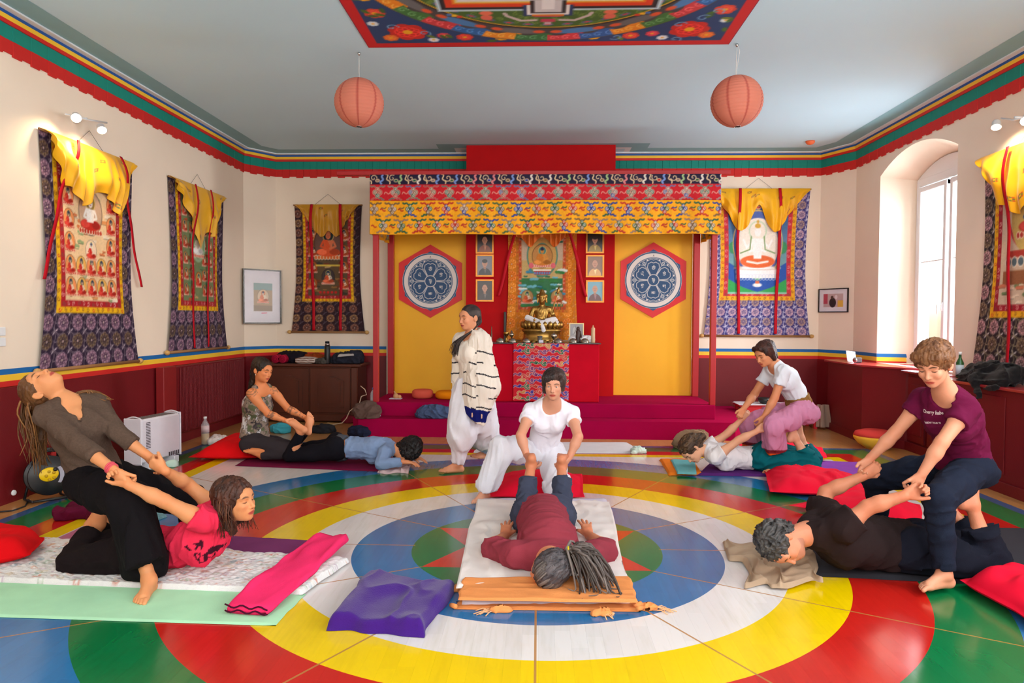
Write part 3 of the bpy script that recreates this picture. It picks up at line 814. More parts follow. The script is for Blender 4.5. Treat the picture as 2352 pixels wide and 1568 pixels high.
# right wall with its deep arched window niche
def right_wall():
    n0, n1, zb = 7.70, 9.40, .955
    arch = [(n1 - (n1 - n0) * t, 3.36 + .22 * (1 - (2 * t - 1) ** 2)) for t in np.linspace(0, 1, 17)]
    mb = MB(); th = (.1, 0, 0)
    mb.prism([(XR, YF, 0), (XR, n0, 0), (XR, n0, ZC), (XR, YF, ZC)], th)
    mb.prism([(XR, n1, 0), (XR, 10.10, 0), (XR, 10.10, ZC), (XR, n1, ZC)], th)
    mb.prism([(XR, n0, 0), (XR, n1, 0), (XR, n1, zb), (XR, n0, zb)], th)
    for (a, za), (b, zb_) in zip(arch[:-1], arch[1:]): mb.prism([(XR, a, za), (XR, b, zb_), (XR, b, ZC), (XR, a, ZC)], th)
    struct('wall_right', mb, M_wall)
    # splayed reveals and arch soffit
    mb = MB(); I0, I1 = 7.88, 9.22; Xi = 4.86
    inn = [(I1 - (I1 - I0) * t, 3.26 + .18 * (1 - (2 * t - 1) ** 2)) for t in np.linspace(0, 1, 17)]
    mb.quad((XR, n1, zb), (Xi, I1, zb), (Xi, I1, 3.26), (XR, n1, 3.36)); mb.quad((XR, n0, zb), (Xi, I0, zb), (Xi, I0, 3.26), (XR, n0, 3.36))
    for i in range(16): mb.quad((XR, *arch[i]), (Xi, *inn[i]), (Xi, *inn[i + 1]), (XR, *arch[i + 1]))
    mb.box((Xi, I0 - .4, .5), (Xi + .1, I0, ZC)); mb.box((Xi, I1, .5), (Xi + .1, I1 + .4, ZC))
    for i in range(16):
        a, b = inn[i + 1], inn[i]; mb.prism([(Xi, a[0], a[1]), (Xi, b[0], b[1]), (Xi, b[0], ZC), (Xi, a[0], ZC)], (.1, 0, 0))
    struct('trim_window_reveal', mb, M_wall, False)
    # window: frame, two sashes with panes, handle
    root = empty('window_1', (4.82, 8.55, .97)); root['kind'] = 'structure'
    X = 4.8; z0, z1 = .99, 3.24
    f = MB()
    for y in (I0, I1 - .06): f.box((X - .03, y, z0 - .03), (X + .05, y + .06, z1), .006)
    f.box((X - .028, I0 + .002, z0 - .042), (X + .048, I1 - .002, z0 + .03), .006); f.box((X - .028, I0 + .002, z1 - .07), (X + .048, I1 - .002, z1 + .03), .006)
    for i in range(16):
        a, b = inn[i + 1], inn[i]; f.prism([(X - .02, a[0], z1 - .0), (X - .02, b[0], z1 - .0), (X - .02, b[0], b[1] + .01), (X - .02, a[0], a[1] + .01)], (.05, 0, 0))
    f.build('window_frame', M_white, root)
    gl = bpy.data.materials.new('clear_glass'); gl.use_nodes = True; nt = gl.node_tree; nt.nodes.clear()
    o = nt.nodes.new('ShaderNodeOutputMaterial'); t = nt.nodes.new('ShaderNodeBsdfTransparent'); g = nt.nodes.new('ShaderNodeBsdfGlossy'); g.inputs['Roughness'].default_value = .02
    mx = nt.nodes.new('ShaderNodeMixShader'); mx.inputs[0].default_value = .07; nt.links.new(t.outputs[0], mx.inputs[1]); nt.links.new(g.outputs[0], mx.inputs[2]); nt.links.new(mx.outputs[0], o.inputs[0])
    _mats['clear_glass'] = gl
    for (a, b) in ((8.52, I1 - .07), (I0 + .07, 8.46)):
        s = MB(); w = .065
        s.box((X - .05, a, z0 + .04), (X + .01, a + w, z1 - .08), .008); s.box((X - .05, b - w, z0 + .04), (X + .01, b, z1 - .08), .008)
        s.box((X - .048, a, z0 + .04), (X + .008, b, z0 + .04 + w), .008); s.box((X - .048, a, z1 - .08 - w), (X + .008, b, z1 - .08), .008)
        s.box((X - .03, a + w, 2.22), (X, b - w, 2.235))
        so = s.build('sash', M_white, root); q = MB(); q.box((X - .02, a + w - .005, z0 + .1), (X - .014, b - w + .005, z1 - .14)); q.build('pane', gl, so)
    hb = MB(); hb.box((X - .062, 8.545, 1.62), (X - .048, 8.575, 1.72), .004); hb.tube([(X - .06, 8.56, 1.70), (X - .10, 8.56, 1.70), (X - .105, 8.56, 1.68), (X - .10, 8.565, 1.58)], .009)
    hb.build('handle', M_white, root, True)
right_wall()
# frames around unseen area lights: inferred side windows, then added rear fill
def plain_window(name, c, w, h, ax):
    root = empty(name, c); root['kind'] = 'structure'; mb = MB(); c = np.array(c, float); u = np.array((0, 1.0, 0)) if ax == 'x' else np.array((1.0, 0, 0)); n = np.array((1.0, 0, 0)) if ax == 'x' else np.array((0, 1.0, 0))
    def bx(a, b, z0, z1):
        p = c + u * a - n * .05; q = c + u * b + n * .05; mb.box(np.minimum(p, q) + (0, 0, z0), np.maximum(p, q) + (0, 0, z1), .006)
    bx(-w / 2 - .08, -w / 2, -h / 2 - .08, h / 2 + .08); bx(w / 2, w / 2 + .08, -h / 2 - .08, h / 2 + .08); bx(-w / 2, w / 2, -h / 2 - .08, -h / 2); bx(-w / 2, w / 2, h / 2, h / 2 + .08); bx(-.04, .04, -h / 2, h / 2)
    mb.build('window_frame', M_white, root)
plain_window('window_2', (4.3, 3.0, 2.2), 1.2, 2.3, 'x'); plain_window('window_3', (4.3, .2, 2.2), 1.2, 2.3, 'x')
plain_window('rear_fill_frame_1', (-2.2, -1.68, 2.1), 1.4, 2.2, 'y'); plain_window('rear_fill_frame_2', (2.0, -1.68, 2.1), 1.4, 2.2, 'y')  # window-like frames added around the two rear fill lamps

# paths round the room for stripes
PATH = [np.array((XL, YF)), cl0, cl1, cr0, cr1, np.array((XR, YF))]
def offset_path(P, d):
    out = []
    for i, p in enumerate(P):
        ns = []
        if i > 0: t = nrm(P[i] - P[i - 1]); ns.append(np.array((t[1], -t[0])))
        if i < len(P) - 1: t = nrm(P[i + 1] - P[i]); ns.append(np.array((t[1], -t[0])))
        n = nrm(sum(ns)); out.append(p + n * d / max(.3, n @ ns[0]))
    return out
def band(name, P, z0, z1, m, d0=0.0, d1=.006):
    A = offset_path(P, d0 - .0); B = offset_path(P, d1); mb = MB()
    for i in range(len(P) - 1):
        mb.add([(*A[i], z0), (*A[i + 1], z0), (*B[i + 1], z0), (*B[i], z0), (*A[i], z1), (*A[i + 1], z1), (*B[i + 1], z1), (*B[i], z1)],
               [(0, 3, 2, 1), (4, 5, 6, 7), (3, 7, 6, 2), (0, 1, 5, 4)] + ([(0, 4, 7, 3)] if i == 0 else []) + ([(1, 2, 6, 5)] if i == len(P) - 2 else []))
    return struct(name, mb, m)
band('trim_1', PATH, 3.918, 3.944, M_strip['navy'], 0, .03)
band('trim_2', PATH, 3.880, 3.918, M_strip['yellow'], 0, .028)
band('trim_3', PATH, 3.848, 3.880, M_strip['red'], 0, .026)
band('trim_4', PATH, 3.944, 3.958, M_strip['light'], 0, .09)
# painted strips on the ceiling, stepping round the chimney breast
def ceil_band(name, d0, d1, m):
    B0, B1 = 10.2, YB
    P = [np.array((XL, YF)), cl0 + (0, 0), cl1, np.array((-1.45 + .3, YB)), np.array((-1.45 + .3, 10.37)), np.array((1.53 - .3, 10.37)), np.array((1.53 - .3, YB)), cr0, cr1, np.array((XR, YF))]
    A = offset_path(P, d0); B = offset_path(P, d1); mb = MB()
    for i in range(len(P) - 1):
        mb.add([(*A[i], 3.9585), (*A[i + 1], 3.9585), (*B[i + 1], 3.9585), (*B[i], 3.9585)], [(0, 1, 2, 3)])
    struct(name, mb, m)
ceil_band('trim_5', .0, .085, M_strip['light']); ceil_band('trim_6', .085, .315, M_strip['greyteal'])
# pleated pelmet: separate teal-over-red panels, alternately longer
def pelmet():
    root = empty('trim_7', (0, 0, 3.6)); root['kind'] = 'structure'
    P = offset_path(PATH, 0.0); meshes = []
    M_vt = mat('pelmet_teal', (0, 138, 122), rough=.75, var=.08, vscale=5, bump=.1, bscale=80); M_vr = mat('pelmet_red', (206, 30, 24), rough=.75, var=.06, vscale=5, bump=.1, bscale=80)
    def pm(w, dz, tk):
        mb = MB(); mb.cm = 0; mb.box((.0005, .002, .125), (w - .0005, tk, .242), .002); mb.cm = 1; mb.box((.0005, .002, dz), (w - .0005, tk, .1248), .002)
        me = mesh_np(mb.v, mb.f, False); me.polygons.foreach_set('material_index', np.array(mb.mi, np.int32)); me.materials.append(M_vt); me.materials.append(M_vr); return me
    for i in range(len(P) - 1):
        a, b = P[i], P[i + 1]; L = np.linalg.norm(b - a); n = max(1, int(round(L / .105))); w = L / n; d = (b - a) / L
        ma, mb_ = pm(w, 0, .016), pm(w, .016, .013)
        for k in range(n):
            q = a + d * w * (k + 1); 
            if q[1] < 5.3 and i in (0, 4): 
                if k % 2 or q[1] < 1: pass
            o = bpy.data.objects.new('panel', ma if k % 2 else mb_); COL.objects.link(o); o.parent = root
            o.location = (q[0], q[1], .006); o.rotation_euler = (0, 0, math.atan2(-d[1], -d[0]))
pelmet()
# dado: painted stripes, wainscot, baseboard
LPATH = [np.array((XL, YF)), cl0, cl1, np.array((-2.3, YB))]
RPATH = [np.array((2.3, YB)), cr0, cr1, np.array((XR, 9.40))]
for i, P in enumerate((LPATH, RPATH)):
    band('trim_%d' % (10 + 4 * i), P, 1.029, 1.074, M_strip['blue'], 0, .004)
    band('trim_%d' % (11 + 4 * i), P, .976, 1.029, M_strip['yellow'], 0, .004)
    band('trim_%d' % (12 + 4 * i), P, .93, .976, M_strip['red'], 0, .004)
    for k in range(len(P) - 1):
        band('wall_wainscot_%s_%d' % (('left', 'right')[i], k), P[k:k + 2], 0, .93, M_dado, 0, .03); band('baseboard_%s_%d' % (('left', 'right')[i], k), P[k:k + 2], 0, .11, M_dado, .03, .045)
# stripes on the far window reveal
for nm, z0, z1 in (('blue', 1.029, 1.074), ('yellow', .976, 1.029), ('red', .957, .976)):
    mb = MB(); a, b = np.array((XR, 9.40)), np.array((4.72, 9.275)); mb.prism([(a[0], a[1] - .003, z0), (b[0], b[1] - .003, z0), (b[0] - .01, b[1] - .003, z1), (a[0], a[1] - .003, z1)], (0, -.003, 0)); struct('trim_' + nm + '_reveal', mb, M_strip[nm])
# stepped wainscot boxing under and beside the window
mb = MB()
mb.prism([(4.02, 10.0, 0), (4.34, 10.32, 0), (XR, 10.0, 0), (XR, 8.3, 0), (4.28, 8.42, 0), (3.98, 8.86, 0)], (0, 0, .935)); b1 = struct('wall_boxing_far', mb, M_dado)
mb = MB(); mb.prism([(3.965, 10.0, .935), (4.34, 10.35, .935), (XR, 10.0, .935), (XR, 8.25, .935), (4.25, 8.38, .935), (3.955, 8.85, .935)], (0, 0, .02)); struct('trim_ledge_far', mb, mat('ledge_paint', (168, 42, 50), rough=.3, coat=.3))
mb = MB(); mb.box((4.30, 7.45, 0), (XR, 8.4, .90)); struct('wall_boxing_window', mb, M_dado)
mb = MB(); mb.box((4.24, 7.42, .90), (4.86, 8.4, .935), .004); mb.box((XR, 8.3, .90), (4.86, 9.3, .95), .004); struct('trim_sill', mb, mat('ledge_paint'))
for i, y in enumerate((7.56, 7.98)):
    d = empty('door_%d' % (i + 2), (4.29, y, .1)); d['kind'] = 'structure'
    mb = MB(); mb.box((4.275, y, .12), (4.30, y + .38, .86), .004); mb.build('door_leaf', M_dado, d)
    mb = MB(); mb.box((4.262, y + .06, .2), (4.276, y + .32, .78), .01); mb.build('door_panel', M_dado, d)
    mb = MB(); mb.box((4.262, y + .0, .12), (4.274, y + .045, .86), .002); mb.build('door_stile', M_dado, d)
mb = MB(); mb.box((4.06, YF, 0), (XR, 7.45, .90)); struct('wall_boxing_near', mb, M_dado)
mb = MB(); mb.box((4.02, YF, .90), (XR, 7.47, .925), .004); struct('trim_ledge_near', mb, mat('ledge_paint'))
for i, y in enumerate((6.3, 5.0, 3.7)):
    mb = MB(); mb.box((4.052, y, .16), (4.062, y + 1.05, .84), .004); struct('trim_panel_near_%d' % i, mb, M_dado)
mb = MB(); mb.box((4.035, YF, 0), (4.06, 7.45, .1), .003); mb.box((4.27, 7.45, 0), (4.3, 8.42, .1), .003); mb.prism([(3.965, 8.85, 0), (4.005, 10.0, 0), (4.02, 10.0, 0), (3.98, 8.86, 0)], (0, 0, .1)); mb.prism([(3.965, 8.85, 0), (4.27, 8.4, 0), (4.28, 8.42, 0), (3.98, 8.86, 0)], (0, 0, .1)); struct('baseboard_boxing', mb, M_dado)
# wall pilaster at the left edge
mb = MB(); mb.box((XL, 5.0, 0), (XL + .06, 5.72, .93)); struct('wall_pilaster', mb, M_dado)
mb = MB(); mb.box((-1.04, 10.13, .404), (1.07, YB, ZC)); struct('wall_chimney_breast', mb, M_breast)

# ribbed radiator panel on the left wall
rad = empty('radiator', (XL + .1, 9.0, .1), 'dark red ribbed radiator panel along the left wall behind the water bottle', 'radiator')
mb = MB(); mb.box((XL + .047, 8.0, .13), (XL + .11, 9.95, .93), .01); mb.build('panel', M_dado, rad)
for i in range(56):
    mb = MB(); y = 8.12 + i * .0325; mb.box((XL + .11, y, .15), (XL + .124, y + .018, .91), .004); mb.build('rib', M_dado, rad)
mb = MB(); mb.box((XL + .047, 7.72, .0), (XL + .14, 8.0, .94), .006); mb.build('end_cover', mat('red_lacquer_dark', (134, 18, 22), rough=.5), rad)

# ------------------------------------------------------------------ carpeted platform
M_carp = cloth('carpet_raspberry', (164, 8, 66), rough=.98, bump=.5, bscale=300, var=.06, vscale=4, spec=.05)
plat = empty('altar_platform', (0, 9.6, 0), 'two-tier platform covered in raspberry carpet beneath the altar', 'platform')
mb = MB(); mb.prism([(-2.37, 8.98, 0), (-2.28, 8.89, 0), (2.45, 8.87, 0), (2.86, 9.35, 0), (2.86, 10.6, 0), (-2.37, 10.6, 0)], (0, 0, .225)); mb.build('step', M_carp, plat)
mb = MB(); mb.box((-2.19, 9.16, .225), (2.27, 10.6, .404), .006); mb.build('step', M_carp, plat)
# yellow panels either side of the chimney breast
M_yel = mat('yellow_panel_paint', (246, 180, 6), rough=.55, var=.03, vscale=2)
for a, b, lb in ((-2.11, -1.045, 'tall saffron yellow wall panel left of the red altar wall'), (1.075, 2.20, 'tall saffron yellow wall panel right of the red altar wall')):
    mb = MB(); mb.box((a, 10.3, .404), (b, 10.34, 3.35), .003); mb.build('yellow_panel', M_yel, label=lb, cat='wall panel', group='yellow altar panels')
# canopy: posts, rails, valances
can = empty('altar_canopy', (0, 9.7, .404), 'red post canopy with a patterned brocade valance over the altar', 'canopy')
for x, y, z0 in ((-2.16, 9.18, .404), (2.205, 9.18, .404), (-2.185, 10.2, .404), (2.2, 10.2, .404)):
    mb = MB(); w = .07 if y < 10 else .085; mb.box((x, y, z0), (x + w, y + w, 3.42), .004); mb.build('post', M_rib, can)
mb = MB(); mb.box((-2.62, 9.14, 3.345), (2.42, 9.19, 3.395), .004); mb.build('rail', M_rib, can)
for x in (-2.17, 2.215):
    mb = MB(); mb.box((x, 9.16, 3.30), (x + .06, 10.6, 3.345), .004); mb.build('rail', M_rib, can)
mb = MB(); mb.box((-2.17, 10.21, 3.36), (2.28, 10.28, 3.44)); mb.build('rail', M_rib, can)
# ------------------------------------------------------------------ painted textiles
def spiral(cx, cy, r, turns=1.3, a0=0, sgn=1, n=14):
    return [(cx + r * (1 - t * .8) * math.cos(a0 + sgn * t * turns * 2 * PI), cy + r * (1 - t * .8) * math.sin(a0 + sgn * t * turns * 2 * PI)) for t in np.linspace(0, 1, n)]
def wave(x0, y0, x1, y1, amp, cyc=1.5, n=14):
    d = np.array((x1 - x0, y1 - y0)); L = np.hypot(*d); q = np.array((-d[1], d[0])) / L
    return [tuple(np.array((x0, y0)) + d * t + q * amp * math.sin(t * cyc * 2 * PI) * (1 - t * .5)) for t in np.linspace(0, 1, n)]
def cloud(cv, cx, cy, s, c1, c2, c3, out=None, lw=.11):
    def L(p, c, w): cv.line(p, w, c)
    w = lw * s
    for pth, c in ((wave(cx, cy + .62 * s, cx - .8 * s, cy + .78 * s, .09 * s), c1), (wave(cx, cy + .62 * s, cx + .8 * s, cy + .78 * s, -.09 * s), c1),
                   (wave(cx - .1 * s, cy - .5 * s, cx - .7 * s, cy - .72 * s, .08 * s), c2), (wave(cx + .1 * s, cy - .5 * s, cx + .7 * s, cy - .72 * s, -.08 * s), c3)):
        if out is not None: L(pth, out, w * 2)
        L(pth, c, w * 1.5)
    for q, y, r, c in ((-.24, .08, .27, c1), (.24, .08, .27, c2), (0, -.28, .24, c3), (0, .42, .17, c2)):
        if out is not None: cv.ell(cx + q * s, cy + y * s, (r + .06) * s, (r + .06) * s, out)
        cv.ell(cx + q * s, cy + y * s, r * s, r * s, c)
        cv.line(spiral(cx + q * s, cy + y * s, r * .7 * s, 1.1, PI / 2, 1 if q < 0 else -1), w * .6, (232, 214, 190))
def lotus_brocade(cv, x0, y0, x1, y1, sp=.2, pal=None, seed=1):
    bg, pk, br, vn, wh = pal
    cv.rect(x0, y0, x1, y1, bg); r = random.Random(seed); j = 0; y = y0 + sp * .4
    while y < y1 + sp * .5:
        x = x0 + sp * .25
        while x < x1 + sp * .5:
            def ok(a, b): return x0 - .02 < a < x1 + .02 and y0 - .02 < b < y1 + .02
            if ok(x, y):
                R_ = sp * .31; mc = pk if j % 2 == 0 else br
                cv.ell(x, y, R_ * .95, R_, mc)
                for k in range(9):
                    a = 2 * PI * k / 9; cv.ell(x + R_ * .8 * math.cos(a), y + R_ * .85 * math.sin(a), R_ * .3, R_ * .3, tuple(min(255, v + 48) for v in mc), ring=sp * .032)
                for k in range(6):
                    a = 2 * PI * k / 6 + .3; cv.ell(x + R_ * .4 * math.cos(a), y + R_ * .4 * math.sin(a), R_ * .25, R_ * .25, bg, ring=sp * .025)
                cv.ell(x, y, R_ * .14, R_ * .14, (214, 190, 180))
                cv.line(spiral(x + sp * .5, y + sp * .1, sp * .38, .7, 2.2, -1), sp * .045, vn); cv.line(wave(x + sp * .5, y - sp * .42, x + sp * .5, y + sp * .42, sp * .08, 1, 9), sp * .04, vn)
                cv.line(spiral(x - sp * .12, y + sp * .5, sp * .22, .6, 4, 1), sp * .04, vn)
                for a in (.6, 2.0, 4.0): cv.ell(x + sp * .5 + sp * .13 * math.cos(a), y + sp * .45 + sp * .11 * math.sin(a), sp * .085, sp * .035, wh, rot=a)
            x += sp
        y += sp * .84; j += 1
def scroll_band(cv, x0, y0, x1, y1, bg, fg, fg2, sp=.09):
    cv.rect(x0, y0, x1, y1, bg); L = max(x1 - x0, y1 - y0); ver = (y1 - y0) > (x1 - x0); n = int(L / sp); w = min(x1 - x0, y1 - y0)
    for k in range(n):
        t = (k + .5) * L / n; cx, cy = ((x0 + x1) / 2, y0 + t) if ver else (x0 + t, (y0 + y1) / 2)
        cv.line(spiral(cx, cy, w * .4, .9, k * 2.1, 1 if k % 2 else -1, 9), w * .13, fg if k % 3 else fg2)
def deity(cv, cx, cy, s, skin=(236, 214, 190), robe=(196, 50, 34), halo=(80, 130, 90), aura=(232, 190, 120), seat=(220, 110, 90), hair=(40, 44, 80), shawl=None, disc=True):
    if disc:
        cv.ell(cx, cy + .1 * s, .86 * s, .98 * s, aura); cv.ell(cx, cy + .1 * s, .86 * s, .98 * s, tuple(int(v * .6) for v in aura), ring=.05 * s)
    cv.ell(cx, cy + .55 * s, .33 * s, .36 * s, halo); cv.ell(cx, cy + .55 * s, .33 * s, .36 * s, (236, 206, 120), ring=.035 * s)
    for k in range(-4, 5):
        cv.ell(cx + k * .19 * s, cy - .72 * s, .1 * s, .12 * s, seat); cv.ell(cx + k * .19 * s, cy - .72 * s, .1 * s, .12 * s, (244, 226, 200), ring=.03 * s)
    cv.ell(cx, cy - .42 * s, .74 * s, .25 * s, robe); cv.ell(cx - .38 * s, cy - .4 * s, .3 * s, .17 * s, tuple(min(255, v + 30) for v in robe)); cv.ell(cx + .38 * s, cy - .4 * s, .3 * s, .17 * s, tuple(int(v * .8) for v in robe))
    cv.poly([(cx - .32 * s, cy + .28 * s), (cx + .32 * s, cy + .28 * s), (cx + .2 * s, cy - .3 * s), (cx - .2 * s, cy - .3 * s)], skin)
    c2 = shawl or robe
    cv.poly([(cx - .33 * s, cy + .3 * s), (cx - .05 * s, cy + .3 * s), (cx + .22 * s, cy - .28 * s), (cx - .25 * s, cy - .3 * s)], c2)
    for g in (-1, 1): cv.line([(cx + g * .32 * s, cy + .2 * s), (cx + g * .46 * s, cy - .08 * s), (cx + g * .12 * s, cy - .2 * s)], .12 * s, skin if g > 0 else c2)
    cv.ell(cx, cy + .52 * s, .15 * s, .19 * s, skin); cv.ell(cx, cy + .68 * s, .16 * s, .1 * s, hair); cv.ell(cx, cy + .8 * s, .06 * s, .07 * s, hair)
    cv.ell(cx - .05 * s, cy + .53 * s, .02 * s, .012 * s, (40, 20, 20)); cv.ell(cx + .05 * s, cy + .53 * s, .02 * s, .012 * s, (40, 20, 20)); cv.ell(cx, cy + .44 * s, .03 * s, .012 * s, (170, 50, 40))
def puffs(cv, r, x0, y0, x1, y1, n, cols, s):
    for _ in range(n):
        x = x0 + r.random() * (x1 - x0); y = y0 + r.random() * (y1 - y0); c = r.choice(cols); k = s * (.6 + r.random())
        for q in range(4): cv.ell(x + (q - 1.5) * k * .6, y + r.random() * k * .4, k * .5, k * .36, c)
        cv.line([(x - k, y - k * .2), (x + k, y - k * .25)], k * .12, tuple(int(v * .7) for v in c))
DARKP = ((44, 30, 54), (134, 98, 116), (92, 70, 48), (120, 106, 116), (206, 190, 196))
BLUEP = ((58, 54, 122), (188, 152, 160), (160, 128, 110), (206, 206, 226), (240, 236, 240))
EARTHP = ((44, 34, 40), (176, 128, 132), (112, 90, 66), (150, 138, 108), (224, 214, 212))
ROUNDP = ((46, 26, 34), (120, 72, 52), (140, 100, 60), (62, 44, 54), (110, 96, 110))
def paint_1(cv, x0, y0, x1, y1):
    r = random.Random(5); w, h = x1 - x0, y1 - y0; cx = (x0 + x1) / 2; cv.rect(x0, y0, x1, y1, (238, 204, 158))
    puffs(cv, r, x0 + .04, y0, x1 - .04, y1, 50, [(150, 170, 120), (244, 226, 200), (214, 120, 70), (226, 150, 90)], .03)
    for j, ny in enumerate((.09, .24, .4, .56, .72, .88)):
        for k in range(5):
            if abs(k - 2) < 1.5 and j >= 2: continue
            deity(cv, x0 + w * (.1 + .2 * k), y0 + h * ny, .092, robe=(200, 40, 28), halo=(90, 90, 70), aura=(240, 150 + 30 * (k % 2), 90), seat=(210, 60, 40))
    deity(cv, cx, y0 + h * .62, .215, skin=(248, 238, 226), robe=(204, 44, 30), halo=(150, 120, 60), aura=(206, 170, 140), seat=(190, 60, 40), shawl=(250, 244, 236))
    deity(cv, cx, y0 + h * .36, .1, robe=(204, 40, 26), halo=(236, 236, 220), aura=(250, 220, 190))
def paint_2(cv, x0, y0, x1, y1):
    r = random.Random(8); w, h = x1 - x0, y1 - y0; cx = (x0 + x1) / 2; cv.rect(x0, y0, x1, y1, (120, 134, 92))
    puffs(cv, r, x0 + .03, y0, x1 - .03, y1, 50, [(196, 76, 44), (150, 60, 40), (96, 140, 96), (210, 170, 110)], .032)
    for j in range(6):
        for k in (0, 1, 3, 4): deity(cv, x0 + w * (.1 + .2 * k), y0 + h * (.1 + .15 * j), .075, robe=(190, 60, 36), halo=(60, 90, 60), aura=(180, 120, 70))
    cv.ell(cx, y0 + h * .55, .2, .22, (150, 176, 140)); deity(cv, cx, y0 + h * .55, .19, skin=(246, 244, 240), robe=(240, 238, 234), halo=(110, 150, 90), aura=(150, 176, 130), shawl=(246, 244, 240)); deity(cv, cx, y0 + h * .2, .1, aura=(200, 120, 60))
def paint_3(cv, x0, y0, x1, y1):
    r = random.Random(9); w, h = x1 - x0, y1 - y0; cx = (x0 + x1) / 2; cv.rect(x0, y0, x1, y1, (96, 76, 52))
    puffs(cv, r, x0 + .03, y0, x1 - .03, y1, 46, [(60, 56, 48), (150, 110, 60), (120, 60, 36), (196, 160, 110)], .035)
    for j in range(4):
        for k in (0, 1): deity(cv, x0 + w * (.1 + .8 * k), y0 + h * (.14 + .2 * j), .09, robe=(206, 84, 40), halo=(40, 50, 50), aura=(170, 90, 40))
    cv.ell(cx, y0 + h * .66, .24, .26, (214, 130, 70)); deity(cv, cx, y0 + h * .62, .26, skin=(220, 120, 80), robe=(222, 86, 44), halo=(30, 46, 48), aura=(110, 80, 70), seat=(220, 110, 50), hair=(200, 110, 70))
    cv.rect(cx - .2, y0 + h * .36, cx + .2, y0 + h * .38, (224, 196, 80)); deity(cv, cx, y0 + h * .22, .12, robe=(216, 90, 50), halo=(40, 70, 70), aura=(70, 60, 60))
    for k in range(5): cv.ell(cx - .12 + .06 * k, y0 + .05, .022, .02, (196, 40, 34))
def paint_4(cv, x0, y0, x1, y1):
    w, h = x1 - x0, y1 - y0; cx = (x0 + x1) / 2
    for k in range(24):
        t = k / 23; cv.rect(x0, y0 + h * t - .03, x1, y0 + h * (t + .06), tuple((1 - t) * np.array((150, 206, 180)) + t * np.array((52, 84, 160))))
    cv.rect(x0, y0, x1, y0 + h * .28, (70, 168, 96)); cv.poly([(x0, y0 + h * .1), (x0, y0 + h * .32), (cx, y0 + h * .12), (x1, y0 + h * .32), (x1, y0 + h * .1), (cx, y0)], (50, 92, 176))
    cv.poly([(x0, y0), (x0, y0 + h * .14), (cx - .1, y0)], (60, 170, 90)); cv.poly([(x1, y0), (x1, y0 + h * .14), (cx + .1, y0)], (60, 170, 90))
    for k in range(6): cv.ell(x0 + w * (.08 + .17 * k), y0 + h * .48, .07, .09, (56, 150, 86), a=.8)
    cv.ell(cx, y0 + h * .52, w * .42, h * .36, (88, 108, 176)); cv.ell(cx, y0 + h * .52, w * .42, h * .36, (236, 200, 120), ring=.014)
    cv.ell(cx, y0 + h * .5, w * .36, h * .3, (244, 236, 222)); cv.ell(cx, y0 + h * .66, .13, .14, (200, 220, 190), ring=.02)
    cv.ell(cx, y0 + h * .22, w * .37, h * .075, (250, 250, 250)); cv.rect(cx - w * .36, y0 + h * .15, cx + w * .36, y0 + h * .25, (250, 250, 250)); cv.ell(cx, y0 + h * .26, w * .37, h * .02, (214, 190, 170), ring=.008)
    for k in range(-6, 7): cv.ell(cx + k * w * .056, y0 + h * .16, w * .035, h * .03, (216, 226, 240), ring=.006)
    cv.ell(cx, y0 + h * .33, w * .3, h * .07, (232, 110, 60)); cv.line([(cx - .16, y0 + h * .33), (cx, y0 + h * .31), (cx + .16, y0 + h * .33)], .03, (250, 240, 230))
    cv.poly([(cx - .085, y0 + h * .58), (cx + .085, y0 + h * .58), (cx + .06, y0 + h * .36), (cx - .06, y0 + h * .36)], (252, 250, 246)); cv.ell(cx, y0 + h * .65, .05, .065, (252, 250, 246)); cv.ell(cx, y0 + h * .715, .045, .035, (214, 170, 70)); cv.ell(cx, y0 + h * .76, .018, .025, (214, 170, 70))
    for g in (-1, 1):
        cv.line([(cx + g * .08, y0 + h * .56), (cx + g * .17, y0 + h * .48), (cx + g * .22, y0 + h * .56)], .03, (252, 250, 246)); cv.line([(cx + g * .08, y0 + h * .55), (cx + g * .12, y0 + h * .44), (cx + g * .02, y0 + h * .46)], .032, (252, 250, 246))
        cv.line([(cx + g * .1, y0 + h * .6), (cx + g * .12, y0 + h * .46), (cx + g * .27, y0 + h * .42)], .016, (110, 150, 80))
    cv.ell(cx, y0 + h * .93, .05, .055, (230, 180, 110)); deity(cv, cx, y0 + h * .93, .045, robe=(210, 40, 40)); cv.ell(cx, y0 + h * .075, .07, .03, (246, 246, 244)); cv.rect(cx - .03, y0 + h * .09, cx + .03, y0 + h * .12, (226, 120, 80))
